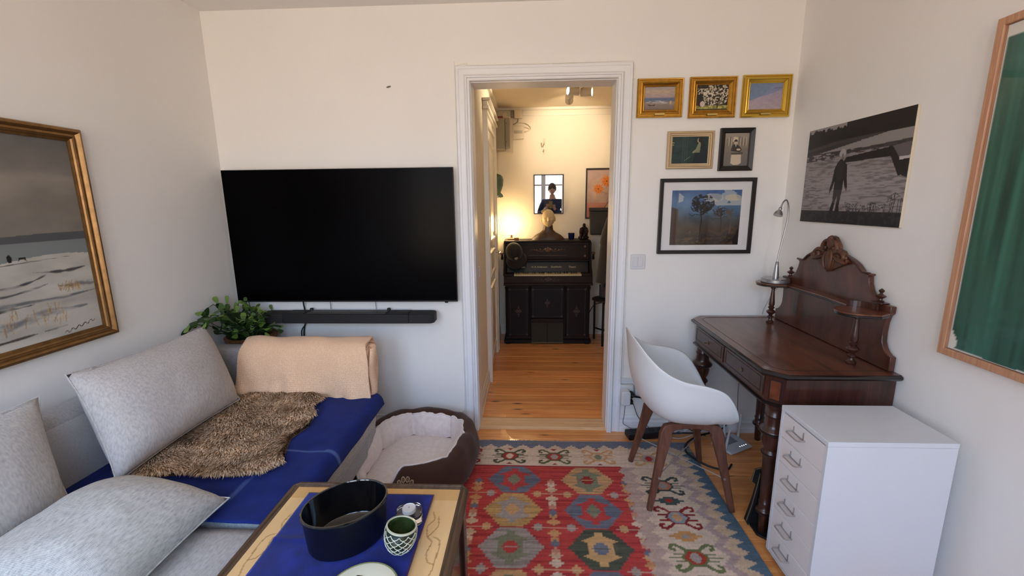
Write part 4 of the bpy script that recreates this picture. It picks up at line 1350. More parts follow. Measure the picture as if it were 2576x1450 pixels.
# green bowl like a scaly egg
bc2 = Vector((-.362, 1.008, TT))
bo = empty('scale_bowl', bc2, 'small green ceramic bowl with fish-scale relief on the blue cloth', 'bowl')
tilt = Matrix.Translation(bc2) @ Matrix.Rotation(math.radians(9), 4, 'Y') @ Matrix.Rotation(math.radians(-5), 4, 'X')
bprof = [(.0, .003), (.020, .003), (.030, .012), (.0385, .028), (.0425, .046), (.0425, .062), (.0405, .074)]
gr_m = M('green_glaze', srgb(62, 78, 40), rough=.12, coat=.6, var=(60, .5))
cr_m = M('cream_glaze', srgb(196, 194, 168), rough=.2, coat=.4)
dk_m = M('dark_glaze', srgb(40, 46, 34), rough=.2, coat=.4)
MB().lathe(bprof, (0, 0, 0), n=32, caps=False).xf(tilt).build('outside', dk_m, bo, smooth=.9)
MB().lathe([(.0405, .074), (.0395, .0765), (.0375, .0765), (.0360, .074), (.038, .060), (.034, .030), (.02, .014), (0, .011)], (0, 0, 0), n=32, caps=False).xf(tilt).build('inside', gr_m, bo, smooth=.9)
MB().lathe([(.0412, .0735), (.0412, .077), (.0372, .078), (.0365, .075)], (0, 0, 0), n=32, caps=False).xf(tilt).build('rim', cr_m, bo, smooth=True)
for r_ in range(7):
    h = .008 + r_ * .0088
    rr_ = np.interp(h, [p[1] for p in bprof[1:]], [p[0] for p in bprof[1:]])
    for k in range(11):
        a0 = 2 * PI * (k + .5 * (r_ % 2)) / 11
        pts = []
        for j in range(9):
            w_ = (j / 8 - .5) * 2
            a = a0 + w_ * PI / 11
            hh_ = h + .0085 - .0085 * (1 - w_ * w_)
            r2 = np.interp(hh_, [p[1] for p in bprof[1:]], [p[0] for p in bprof[1:]]) + .0006
            pts.append(Vector((r2 * math.cos(a), r2 * math.sin(a), hh_)))
        MB().tube(pts, .0012, 5).xf(tilt).build('scale', cr_m, bo, smooth=True)
# glass candle holder
ch = empty('candle_holder', (-.364, 1.128, TT), 'clear glass lobed candle holder with a white tealight, behind the green bowl', 'candle holder')
cg = bpy.data.materials.new('clear_glass'); cg.use_nodes = True
cb = cg.node_tree.nodes['Principled BSDF']; cb.inputs['Base Color'].default_value = (.95, .96, .97, 1); cb.inputs['Transmission Weight'].default_value = 1; cb.inputs['Roughness'].default_value = .03; cb.inputs['IOR'].default_value = 1.5
hc = Vector((-.364, 1.128, TT))
gp = []
for k in range(40):
    a = 2 * PI * k / 40
    r_ = .032 + .012 * abs(math.cos(2 * (a + .5))) ** .6
    gp.append((hc.x + r_ * math.cos(a), hc.y + r_ * math.sin(a)))
b = MB().prism(gp, TT, TT + .028, 'Z')
b.build('glass_block', cg, ch, bevel=.004)
MB().lathe([(.0, .0285), (.0195, .0285), (.0198, .041), (.0185, .042), (.018, .0395), (0, .0395)], hc, n=28, caps=False).build('tealight', M('tealight_wax', srgb(222, 220, 216), rough=.45), ch, smooth=.8)
MB().tube([(hc.x, hc.y, TT + .0395), (hc.x, hc.y + .001, TT + .043)], .0007, 5).build('wick', dark_leg_m, ch)
# plate at the picture edge
pcn = Vector((-.408, .862, TT))
ptr = empty('plate', pcn, 'cream plate with olive rim and dark leaf sprig at the bottom picture edge', 'plate')
MB().lathe([(0, 0), (.05, 0), (.060, .004), (.088, .016), (.0885, .018), (.086, .0185), (.058, .0065), (0, .005)], pcn, n=48, caps=False).build('dish', M('cream_china', srgb(214, 210, 186), rough=.15, coat=.5), ptr, smooth=.9)
MB().lathe([(.0885, .0155), (.0895, .018), (.0875, .0192), (.0845, .0186)], pcn, n=48, caps=False).build('rim', M('olive_glaze', srgb(128, 134, 88), rough=.2, coat=.4), ptr, smooth=True)
lf_m = M('leaf_print', srgb(66, 56, 34), rough=.3)
for k in range(9):
    a = .6 + k * .7; r_ = .032 + .012 * (k % 3)
    c_ = pcn + Vector((r_ * math.cos(a), r_ * math.sin(a), .0068 if r_ < .05 else .009))
    d_ = Vector((math.cos(a + .7), math.sin(a + .7), 0)); s_ = Vector((-d_.y, d_.x, 0))
    MB().add([c_ - d_ * .014, c_ - d_ * .004 + s_ * .006, c_ + d_ * .016, c_ - d_ * .004 - s_ * .006] + [q_ - Vector((0, 0, .0008)) for q_ in (c_ - d_ * .014, c_ - d_ * .004 + s_ * .006, c_ + d_ * .016, c_ - d_ * .004 - s_ * .006)],
             [(0, 1, 2, 3), (7, 6, 5, 4), (0, 4, 5, 1), (1, 5, 6, 2), (2, 6, 7, 3), (3, 7, 4, 0)]).build('leaf_motif', lf_m, ptr)

# ------------------------------------------------------------------ writing desk with raised back
mah = wood('mahogany_top', srgb(124, 74, 52), srgb(70, 36, 25), axis='Y', scale=3.0, stretch=7.0, rough=.28, coat=.35)
mah_v = wood('mahogany_burl', srgb(98, 54, 36), srgb(46, 24, 17), axis='Z', scale=4.0, stretch=2.6, rough=.32, coat=.3)
mah_d = wood('mahogany_dark', srgb(78, 42, 32), srgb(44, 23, 18), axis='Z', scale=5.0, stretch=9.0, rough=.3, coat=.3)
ebo = M('ebonised_wood', srgb(30, 22, 20), rough=.28, spec=.5, coat=.3)
inl = M('inlay_line', srgb(36, 22, 18), rough=.4)
dk = empty('writing_desk', (1.235, 2.18, 0), 'dark mahogany writing desk with turned legs, carved back and little shelf', 'desk')
KX0, KX1, KY0, KY1, KZ = .972, 1.492, 1.70, 2.662, .795
CH = .072
def dtop(o_, z, back=0.0):
    x0, y0, y1 = KX0 + o_, KY0 + o_, KY1 - o_
    c_ = CH - o_ * .6
    return [(KX1 - back, y0, z), (KX1 - back, y1, z), (x0 + c_, y1, z), (x0, y1 - c_, z), (x0, y0 + c_, z), (x0 + c_, y0, z)]
def loft(loops, caps=True):
    n = len(loops[0]); v = [p for l_ in loops for p in l_]; f = []
    for i in range(len(loops) - 1):
        for k in range(n):
            f.append((i * n + k, i * n + (k + 1) % n, (i + 1) * n + (k + 1) % n, (i + 1) * n + k))
    if caps:
        f.append(tuple(range(n))[::-1]); f.append(tuple(range((len(loops) - 1) * n, len(loops) * n)))
    return MB().add(v, f)
loft([dtop(.012, KZ - .004), dtop(.010, KZ)]).build('desk_top', mah, dk)
loft([dtop(.022, KZ - .030), dtop(.006, KZ - .022), dtop(0, KZ - .014), dtop(.001, KZ - .006), dtop(.010, KZ - .0015)], caps=True).build('top_edge', ebo, dk, smooth=.5)
lp = dtop(.055, KZ + .0003)
MB().tube([lp[0], lp[5], lp[4], lp[3], lp[2], lp[1]], .0012, 4).build('inlay', inl, dk)
AZ0, AZ1 = .648, KZ - .030
loft([dtop(.030, AZ0), dtop(.030, AZ1)]).build('apron', mah_d, dk)
loft([dtop(.026, AZ0 - .012), dtop(.018, AZ0 - .008), dtop(.018, AZ0 - .002), dtop(.029, AZ0 + .003)]).build('lower_moulding', ebo, dk, smooth=.5)
fx = KX0 + .030
for k, (ya, yb) in enumerate(((1.795, 2.172), (2.190, 2.567))):
    dr = MB().box(fx - .006, fx + .01, ya, yb, AZ0 + .018, AZ1 - .008).build('drawer', mah_d, dk, bevel=.002)
    b = MB(); t = .005
    for (a0, a1, c0, c1) in ((ya + .018, yb - .018, AZ0 + .030, AZ0 + .033), (ya + .018, yb - .018, AZ1 - .022, AZ1 - .019)):
        b.box(fx - .0072, fx - .005, a0, a1, c0, c1)
    b.box(fx - .0072, fx - .005, ya + .018, ya + .021, AZ0 + .033, AZ1 - .022); b.box(fx - .0072, fx - .005, yb - .021, yb - .018, AZ0 + .033, AZ1 - .022)
    b.build('drawer_inlay', inl, dr)
    ym = (ya + yb) / 2
    MB().lathe([(.010, 0), (.010, .003), (.006, .004)], (fx - .0095, ym, .708), axis='X', n=14).build('keyhole', M('old_brass', srgb(120, 104, 78), rough=.4, metal=.8), dr)
    if k == 1:
        bkey = MB().tube([(fx - .009, ym, .708), (fx - .03, ym, .708)], .0022, 6)
        ring = [Vector((fx - .037, ym + .008 * math.cos(a * PI / 6), .708 + .008 * math.sin(a * PI / 6))) for a in range(12)]
        bkey.tube(ring, .0018, 6, closed=True)
        bkey.build('key', MATS['old_brass'], dr, smooth=True)
# inlaid field on the canted corner near the cabinet and its twin
for (ya, yb, sgn) in ((KY0, 1, -1), (KY1, -1, 1)):
    pa_ = Vector((KX0 + .03, KY0 + .03 + CH - .018, 0)) if sgn < 0 else Vector((KX0 + .03, KY1 - .03 - CH + .018, 0))
    pb_ = Vector((KX0 + .03 + CH - .018, KY0 + .03, 0)) if sgn < 0 else Vector((KX0 + .03 + CH - .018, KY1 - .03, 0))
    d_ = (pb_ - pa_); L_ = d_.length; d_.normalize(); nn = Vector((-1, sgn, 0)).normalized()
    def cp2(s_, z, o_): return pa_ + d_ * s_ + nn * o_ + Vector((0, 0, z))
    for (m0, zz0, zz1, o_, mt, nm) in ((.014, AZ0 + .012, AZ1 - .014, .0015, inl, 'corner_inlay'), (.019, AZ0 + .017, AZ1 - .019, .0024, M('burl_field', srgb(116, 62, 38), rough=.3, var=(40, .4), coat=.3), 'corner_field')):
        v = [cp2(m0, zz0, o_), cp2(L_ - m0, zz0, o_), cp2(L_ - m0, zz1, o_), cp2(m0, zz1, o_)]
        v += [p - nn * .003 for p in v]
        MB().add(v, [(0, 1, 2, 3), (7, 6, 5, 4), (0, 4, 5, 1), (1, 5, 6, 2), (2, 6, 7, 3), (3, 7, 4, 0)]).build(nm, mt, dk)
# turned legs
lprof = [(.016, 0), (.020, .004), (.023, .07), (.0255, .098), (.034, .102), (.041, .110), (.041, .118), (.034, .126), (.030, .130), (.028, .150), (.032, .153), (.032, .159), (.0275, .163), (.029, .22), (.033, .34), (.0345, .385),
         (.041, .392), (.044, .402), (.040, .412), (.034, .418), (.033, .424), (.044, .445), (.049, .470), (.046, .490), (.060, .498), (.064, .508), (.060, .518), (.048, .526), (.042, .540), (.040, .575), (.044, .578), (.044, .586), (.040, .590),
         (.040, .618), (.047, .622), (.047, .634), (.042, .6365)]
for (lx, ly) in ((1.055, 1.782), (1.055, 2.582), (1.435, 1.782), (1.435, 2.582)):
    lg = MB().lathe([(r_ * .88, z) for r_, z in lprof], (lx, ly, 0), n=22).build('leg', mah_d, dk, smooth=.8)
    for (r_, z0_, z1_) in ((.0648, .503, .513), (.0418, .108, .120), (.0446, .399, .406), (.0447, .579, .585)):
        r_ *= .88
        MB().lathe([(r_ - .004, z0_), (r_ + .0006, z0_ + .002), (r_ + .0006, z1_ - .002), (r_ - .004, z1_)], (lx, ly, 0), n=22).build('ring', ebo, lg, smooth=True)
# back board
CYB = 2.170
half = [(.425, .797), (.425, .858), (.408, .862), (.392, .872), (.378, .888), (.368, .91), (.366, .95), (.368, .99), (.376, 1.02), (.388, 1.032), (.388, 1.062), (.345, 1.062), (.335, 1.066), (.305, 1.072), (.285, 1.085), (.268, 1.105), (.255, 1.132), (.248, 1.160),
        (.250, 1.166), (.258, 1.168), (.258, 1.176), (.214, 1.176), (.205, 1.180), (.175, 1.205), (.14, 1.222), (.09, 1.238), (.04, 1.246)]
poly = [(CYB + h_, z) for h_, z in half] + [(CYB - h_, z) for h_, z in half[::-1]]
MB().prism(poly, 1.466, 1.490, 'X').build('backboard', mah_v, dk, bevel=.003)
arch = [(1.462, CYB + h_, z + .002) for h_, z in half[20:]] + [(1.462, CYB - h_, z + .002) for h_, z in half[:19:-1]]
MB().tube(arch, .0055, 6).build('arch_moulding', mah_d, dk, smooth=True)
# carved crest
crs = wood('carved_wood', srgb(110, 68, 46), srgb(60, 34, 24), axis='Z', scale=9, stretch=2, rough=.45)
b = MB()
b.sphere((1.462, CYB, 1.205), .020, .040, .058, 14, 10)
b.sphere((1.458, CYB, 1.285), .016, .026, .030, 12, 8)
for s_ in (-1, 1):
    b.tube(smoothpath([(1.458, CYB + s_ * .012, 1.302), (1.452, CYB + s_ * .04, 1.29), (1.452, CYB + s_ * .052, 1.265), (1.452, CYB + s_ * .034, 1.255), (1.452, CYB + s_ * .030, 1.272)], 5), [.010] * 20 + [.006], 7)
    b.tube(smoothpath([(1.456, CYB + s_ * .03, 1.245), (1.450, CYB + s_ * .075, 1.252), (1.450, CYB + s_ * .105, 1.232), (1.452, CYB + s_ * .095, 1.212), (1.452, CYB + s_ * .072, 1.220), (1.452, CYB + s_ * .078, 1.236)], 5), .010, 7)
    b.tube(smoothpath([(1.456, CYB + s_ * .035, 1.222), (1.450, CYB + s_ * .08, 1.208), (1.452, CYB + s_ * .118, 1.204), (1.454, CYB + s_ * .128, 1.222)], 5), [.010] * 10 + [.007] * 6, 7)
    b.tube(smoothpath([(1.452, CYB + s_ * .020, 1.245), (1.446, CYB + s_ * .030, 1.21), (1.448, CYB + s_ * .018, 1.165), (1.452, CYB, 1.150)], 5), [.007] * 10 + [.004] * 6, 7)
    for k in range(4):
        b.sphere((1.454, CYB + s_ * (.05 + .02 * k), 1.262 - .012 * k), .009, .014, .011, 8, 6)
b.sphere((1.456, CYB, 1.310), .012, .014, .014, 10, 6)
ch_ = [(0, 1.322), (.022, 1.316), (.040, 1.298), (.056, 1.280), (.060, 1.262), (.088, 1.256), (.104, 1.238), (.122, 1.226), (.130, 1.208), (.10, 1.192), (.05, 1.170), (0, 1.156)]
b.prism([(CYB + h_, z) for h_, z in ch_] + [(CYB - h_, z) for h_, z in ch_[-2:0:-1]], 1.455, 1.474, 'X')
b.build('carved_crest', crs, dk, smooth=.9)
fin = [(.012, 0), (.014, .006), (.008, .010), (.007, .016), (.018, .024), (.019, .028), (.008, .034), (.005, .040), (.010, .047), (.010, .052), (.003, .058), (0, .060)]
for s_ in (-1, 1):
    MB().lathe(fin, (1.472, CYB + s_ * .322, 1.066), n=16).build('finial', mah_d, dk, smooth=True)
    MB().box(1.455, 1.49, CYB + s_ * .322 - .03, CYB + s_ * .322 + .03, 1.0625, 1.068).build('finial_base', mah_d, dk, bevel=.002)
# shelf with two round lobes on turned columns
SZ = 1.034
sh = []
for t in np.linspace(0, 1, 61):
    y = 1.752 + t * (2.588 - 1.752)
    dd = abs(y - CYB)
    k = max(0.0, 1 - ((dd - .33) / .088) ** 2)
    x = 1.412 - .118 * math.sqrt(k)
    x += .008 * math.cos((y - CYB) * 9) if dd < .24 else 0
    sh.append((x, y))
shp = [(1.466, 2.560), (1.466, 1.780)] + sh
MB().prism(shp, SZ - .007, SZ, 'Z').build('shelf', mah, dk)
MB().prism([(max(x, 1.30) if False else x + (.003 if x < 1.46 else 0), y) for x, y in shp], SZ - .018, SZ - .0072, 'Z').build('shelf_edge', ebo, dk, bevel=.003)
for yy in (CYB - .33, CYB + .33):
    arc = [(1.385 + .062 * math.cos(a), yy + .075 * math.sin(a)) for a in np.linspace(-.2, PI * .5, 10)] if yy < CYB else [(1.385 + .062 * math.cos(a), yy + .075 * math.sin(a)) for a in np.linspace(-PI * .5, .2, 10)]
    v = []
    for (x, y) in arc: v += [(x, y, SZ), (x, y, SZ + .026), (x + .006, y, SZ + .026), (x + .006, y, SZ)]
    f = []
    for i in range(len(arc) - 1):
        for k in range(4): f.append((i * 4 + k, i * 4 + (k + 1) % 4, (i + 1) * 4 + (k + 1) % 4, (i + 1) * 4 + k))
    f += [(0, 1, 2, 3), tuple((len(arc) - 1) * 4 + k for k in (3, 2, 1, 0))]
    MB().add(v, f).build('shelf_gallery', mah_d, dk)
cprof = [(.019, 0), (.021, .004), (.021, .010), (.013, .014), (.010, .022), (.011, .030), (.017, .034), (.017, .038), (.010, .043), (.011, .050), (.020, .058), (.025, .066), (.021, .074), (.012, .079), (.014, .086), (.018, .090), (.018, .094), (.013, .098), (.0165, .11), (.015, .13),
         (.012, .16), (.0095, .19), (.009, .200), (.014, .204), (.014, .209), (.010, .213), (.012, .2205)]
for yy in (CYB - .325, CYB + .325):
    MB().lathe([(r_ * .95, z * .995) for r_, z in cprof], (1.386, yy, KZ + .0005), n=18).build('column', mah_d, dk, smooth=.8)

# ------------------------------------------------------------------ small steel lamp on the desk shelf
steel = M('brushed_steel', srgb(172, 172, 174), rough=.32, metal=.85)
lm = empty('desk_lamp', (1.392, 2.495, SZ + .0005), 'silver gooseneck lamp on the round end of the desk shelf', 'lamp')
lc = Vector((1.392, 2.495, SZ + .0008))
MB().lathe([(.0, 0), (.070, 0), (.073, .003), (.073, .019), (.070, .022), (0, .022)], lc, n=36, caps=False).build('base', steel, lm, smooth=.6)
MB().lathe([(.016, .022), (.0155, .04), (.011, .085), (.0085, .115), (.005, .118)], lc, n=18).build('stem_foot', steel, lm, smooth=.8)
neck = smoothpath([lc + Vector((0, 0, .115)), lc + Vector((.006, 0, .18)), lc + Vector((.018, -.004, .27)), lc + Vector((.026, -.008, .35)), lc + Vector((.022, -.012, .42)), lc + Vector((.004, -.020, .457)), lc + Vector((-.018, -.030, .448)), lc + Vector((-.032, -.036, .418))], 8)
MB().tube(neck, .0042, 8).build('gooseneck', steel, lm, smooth=True)
hm = Matrix.Translation(lc + Vector((-.032, -.036, .42))) @ Matrix.Rotation(math.radians(22), 4, 'Y') @ Matrix.Rotation(math.radians(-12), 4, 'X')
MB().lathe([(.005, .0), (.008, -.004), (.0085, -.012), (.006, -.016), (.012, -.020), (.019, -.030), (.0225, -.042), (.0225, -.048), (.020, -.048)], (0, 0, 0), n=22, caps=False).xf(hm).build('lamp_head', steel, lm, smooth=.8)
MB().lathe([(0, -.044), (.019, -.045), (.0205, -.047)], (0, 0, 0), n=22, caps=False).xf(hm).build('lens', M('lamp_lens', srgb(206, 202, 198), rough=.25, coat=.5), lm, smooth=True)
grey_cab = M('grey_cable', srgb(188, 188, 190), rough=.5)
cable('lamp_cable', [(1.45, 2.545, SZ - .03), (1.452, 2.61, .95), (1.43, 2.64, .86), (1.425, 2.655, .803)], .0022, grey_cab, 'thin grey lamp cable hanging behind the desk column', 6)
cable('lamp_cable', [(1.395, 2.672, .79), (1.38, 2.670, .60), (1.34, 2.668, .46), (1.33, 2.668, .30), (1.335, 2.655, .125)], .0018, M('dark_grey_cable', srgb(96, 92, 92), rough=.5), 'thin dark cable running down the wall under the desk', 6)

# ------------------------------------------------------------------ white shell chair
chr_ = empty('shell_chair', (.775, 2.108, .0095), 'white plastic shell armchair with walnut legs at the desk', 'chair', local=True)
shell_m = M('white_shell', srgb(226, 226, 224), rough=.38, spec=.45, sss=0)
wal = wood('walnut_legs', srgb(118, 72, 52), srgb(72, 40, 29), axis='Z', scale=4, stretch=12, rough=.45)
# rim of the shell: closed loop, x forward (towards the desk)
rimc = [(.215, 0, .440), (.205, .12, .446), (.185, .205, .480), (.150, .245, .560), (.095, .262, .635), (.015, .268, .672), (-.085, .262, .692), (-.165, .242, .728), (-.225, .195, .780), (-.268, .115, .838), (-.285, 0, .866)]
rim = rimc + [(x, -y, z) for x, y, z in rimc[-2:0:-1]]
P_ = [Vector(p) for p in rim]; m_ = len(P_); loop = []
for i in range(m_):
    a, b_, c_, d_ = P_[i - 1], P_[i], P_[(i + 1) % m_], P_[(i + 2) % m_]
    for j in range(5):
        t = j / 5
        loop.append(.5 * ((2 * b_) + (c_ - a) * t + (2 * a - 5 * b_ + 4 * c_ - d_) * t * t + (3 * b_ - a - 3 * c_ + d_) * t ** 3))
nl = len(loop)
def shell_pt(i, s_):
    rp = loop[i % nl]
    c0 = Vector((.0, 0, .405))
    front = max(0, min(1, (rp.x - .10) / .12))
    g = math.sin(min(1, s_ * 1.0) * PI / 2) ** (.95 - .1 * front)
    h = s_ ** (2.5 - 1.2 * front)
    x = c0.x + (rp.x - c0.x) * g; y = c0.y + (rp.y * .985 - c0.y) * g; z = c0.z + (rp.z - c0.z) * h
    if front > 0:
        z = z * 1.0 - .008 * front * s_ ** 8
    if s_ > .93:
        k = (s_ - .93) / .07
        out = Vector((rp.x, rp.y, 0)).normalized() * .010 * k * k
        x += out.x; y += out.y
    return Vector((x, y, z))
v = [shell_pt(0, 0)]; f = []
NS = 18
for j in range(1, NS + 1):
    for i in range(nl): v.append(shell_pt(i, j / NS))
f += [(0, 1 + i, 1 + (i + 1) % nl) for i in range(nl)]
for j in range(NS - 1):
    o_ = 1 + j * nl
    f += [(o_ + i, o_ + nl + i, o_ + nl + (i + 1) % nl, o_ + (i + 1) % nl) for i in range(nl)]
so = MB().add(v, f).build('shell', shell_m, chr_, smooth=3.0, solid=.009)
so.modifiers['solid'].offset = -1
md = so.modifiers.new('sub', 'SUBSURF'); md.levels = 1; md.render_levels = 1
def flat_leg(pts, ws, ts, across):
    """pts centre line, ws width in the leg plane, ts thickness across"""
    ac = Vector(across).normalized(); v = []
    pts = [Vector(p) for p in pts]
    for i, p in enumerate(pts):
        t = (pts[min(i + 1, len(pts) - 1)] - pts[max(i - 1, 0)]).normalized()
        nrm = t.cross(ac).normalized()
        w_, k = ws[i] / 2, ts[i] / 2
        v += [p + nrm * w_ + ac * k, p - nrm * w_ + ac * k, p - nrm * w_ - ac * k, p + nrm * w_ - ac * k]
    f = []
    for i in range(len(pts) - 1):
        for k in range(4): f.append((i * 4 + k, i * 4 + (k + 1) % 4, (i + 1) * 4 + (k + 1) % 4, (i + 1) * 4 + k))
    f += [(0, 1, 2, 3), tuple((len(pts) - 1) * 4 + k for k in (3, 2, 1, 0))]
    return MB().add(v, f)
for sx_ in (-1, 1):
    for sy_ in (-1, 1):
        foot = Vector((sx_ * .198, sy_ * .205, 0)); knee = Vector((sx_ * .122, sy_ * .150, .376)); inn = Vector((sx_ * .03, sy_ * .132, .414))
        pts = [foot, foot.lerp(knee, .35), foot.lerp(knee, .7), knee, Vector((sx_ * .114, sy_ * .144, .401)), Vector((sx_ * .082, sy_ * .136, .411)), inn]
        flat_leg(pts, [.025, .032, .042, .060, .056, .036, .028], [.024, .026, .028, .030, .030, .030, .030], (0, 1, 0)).build('leg', wal, chr_, bevel=.004)
for sy_ in (-1, 1):
    MB().box(-.05, .05, sy_ * .134 - .014, sy_ * .134 + .014, .400, .426).build('seat_rail', wal, chr_, bevel=.004)
rodm = M('chair_rod', srgb(186, 184, 182), rough=.3, metal=.8)
MB().tube([(-.155, -.178, .17), (.155, .178, .17)], .0028, 6).build('cross_rod', rodm, chr_, smooth=True)
MB().tube([(-.155, .178, .163), (.155, -.178, .163)], .0028, 6).build('cross_rod', rodm, chr_, smooth=True)
for sx_ in (-1, 1):
    for sy_ in (-1, 1):
        MB().lathe([(.006, 0), (.006, .004), (.003, .006)], (sx_ * .155, sy_ * .178 + (sy_ * .014 if sy_ > 0 else -.020), .168), axis='Y', n=10).build('screw', rodm, chr_)

# ------------------------------------------------------------------ white drawer cabinet
cb_ = empty('drawer_cabinet', (1.215, 1.52, 0), 'white metal cabinet with six narrow drawers in front of the desk', 'cabinet')
CX0, CX1, CY0, CY1, CZ0, CZ1 = 1.004, 1.428, 1.380, 1.655, .035, .690
wht = M('white_metal', srgb(218, 219, 221), rough=.42, spec=.4)
wht2 = M('white_metal_front', srgb(232, 226, 222), rough=.45, spec=.35)
t = .0025
b = MB()
b.box(CX0, CX1, CY0, CY0 + t, CZ0, CZ1 - .018); b.box(CX0, CX1, CY1 - t, CY1, CZ0, CZ1 - .018); b.box(CX1 - t, CX1, CY0 + t, CY1 - t, CZ0, CZ1 - .018); b.box(CX0, CX1 - t, CY0 + t, CY1 - t, CZ0, CZ0 + t)
b.box(CX0, CX0 + .012, CY0 + t, CY0 + .014, CZ0 + t, CZ1 - .018); b.box(CX0, CX0 + .012, CY1 - .014, CY1 - t, CZ0 + t, CZ1 - .018)
b.build('body', wht, cb_)
MB().box(CX0 - .001, CX1 + .001, CY0 - .001, CY1 + .001, CZ1 - .0178, CZ1).build('top', wht, cb_, bevel=.0015)
dh = (CZ1 - .020 - CZ0 - .012) / 6
hand = M('drawer_handle_metal', srgb(182, 178, 174), rough=.3, metal=.7)
for k in range(6):
    z0 = CZ0 + .008 + k * dh
    dr = MB().box(CX0 + .001, CX0 + .30, CY0 + .0155, CY1 - .0155, z0 + .0012, z0 + dh - .0012).build('drawer', wht2, cb_, bevel=.0015)
    zm = z0 + dh * .58; ym = (CY0 + CY1) / 2 + .02
    hw = .038
    MB().tube([(CX0 + .002, ym - hw, zm), (CX0 - .020, ym - hw, zm - .001), (CX0 - .026, ym - hw + .006, zm - .001), (CX0 - .026, ym + hw - .006, zm - .001), (CX0 - .020, ym + hw, zm - .001), (CX0 + .002, ym + hw, zm)], .0030, 7).build('handle', hand, dr, smooth=True)
    b = MB()
    b.box(CX0 - .0022, CX0 + .0005, ym - .031, ym + .031, zm - .003, zm + .0005); b.box(CX0 - .0022, CX0 + .0005, ym - .031, ym - .028, zm + .0005, zm + .028); b.box(CX0 - .0022, CX0 + .0005, ym + .028, ym + .031, zm + .0005, zm + .022)
    b.build('label_holder', hand, dr)
cas = M('caster_black', srgb(28, 28, 30), rough=.5)
for (lx, ly) in ((CX0 + .05, CY0 + .045), (CX0 + .05, CY1 - .045), (CX1 - .05, CY0 + .045), (CX1 - .05, CY1 - .045)):
    MB().lathe([(.0155, -.008), (.017, -.006), (.017, .006), (.0155, .008)], (lx, ly, .0175), axis='X', n=16).build('caster', cas, cb_, smooth=.6)

# dark leather case behind the near desk leg
bag_m = M('dark_leather', srgb(26, 23, 23), rough=.6, bump=(50, .3, .006), var=(14, .3)); bag_e = M('leather_edge', srgb(104, 84, 62), rough=.8)
bg = empty('leather_case', (1.16, 1.79, 0), 'dark worn leather case standing on the floor between desk leg and cabinet', 'bag')
def case_pt(u, v):
    y = 1.745 + .10 * u; 
    return Vector((1.012 + .006 * math.sin(v * 5) + .02 * v * v * 0, y, .002 + .30 * v))
bo_ = [(1.000, .002), (1.335, .002), (1.335, .30), (1.20, .318), (1.062, .312), (1.045, .22), (1.020, .09)]
MB().prism([(x + .012, z) for x, z in bo_], 1.832, 1.866, 'Y').build('body', bag_m, bg, bevel=.004)
MB().prism([(1.012, .002), (1.058, .25), (1.048, .30), (1.018, .292), (1.008, .232), (1.030, .215), (1.0, .03)], 1.82, 1.829, 'Y').build('flap', bag_m, bg, bevel=.001)
MB().tube([(1.000, 1.818, .03), (1.018, 1.818, .11), (1.034, 1.818, .215), (1.0405, 1.818, .275)], .0022, 5).build('edge', bag_e, bg)
MB().tube([(1.006, 1.818, .234), (1.015, 1.818, .294), (1.046, 1.818, .303)], .0020, 5).build('edge', bag_e, bg)
MB().prism([(1.02, 1.76), (1.09, 1.69), (1.33, 1.70), (1.33, 1.83), (1.02, 1.83)], .0006, .010, 'Z').build('base_flap', bag_m, bg, bevel=.002)

# ------------------------------------------------------------------ clutter on floor under the desk
wp = M('white_plastic', srgb(214, 214, 216), rough=.4); wpg = M('white_plastic_grey', srgb(196, 198, 204), rough=.45)
rt = empty('wifi_router', (1.24, 2.50, 0), 'white wireless router with four antennas lying under the desk', 'router')
RM = Matrix.Translation((1.240, 2.500, 0)) @ Matrix.Rotation(math.radians(28), 4, 'Z')
def rbox(x0, x1, y0, y1, z0, z1): return MB().box(x0, x1, y0, y1, z0, z1).xf(RM)
loft([[(-.095, -.07, .004), (.095, -.07, .004), (.095, .07, .004), (-.095, .07, .004)], [(-.098, -.072, .012), (.098, -.072, .012), (.098, .072, .016), (-.098, .072, .016)], [(-.09, -.062, .018), (.09, -.062, .018), (.09, .066, .034), (-.09, .066, .034)]]).xf(RM).build('housing', wpg, rt, bevel=.004)
for k in range(9):
    rbox(-.055, .045, -.006 + k * .007, -.0025 + k * .007, .0225 + k * .00085, .0262 + k * .00085).build('vent_slot', M('vent_dark', srgb(92, 92, 98), rough=.6), rt)
for k in range(4):
    MB().lathe([(.004, 0), (.004, .002)], (0, 0, 0), n=8).xf(RM @ Matrix.Translation((.012 + k * .018, -.045, .0185))).build('status_light', M('led_white', srgb(240, 240, 250), rough=.4, emit=((.9, .95, 1, 1), .8)), rt)
for (ax, ay, lx, ly) in ((-.099, -.030, -.012, -.03), (-.099, .045, -.018, .0), (.099, .035, .012, .0), (.03, .076, .0, .02)):
    MB().tube([RM @ Vector((ax, ay, .012)), RM @ Vector((ax + lx * .1, ay + ly * .1, .03)), RM @ Vector((ax + lx, ay + ly, .175))], [.007, .0075, .0055], 8).build('antenna', wp, rt, smooth=.8)
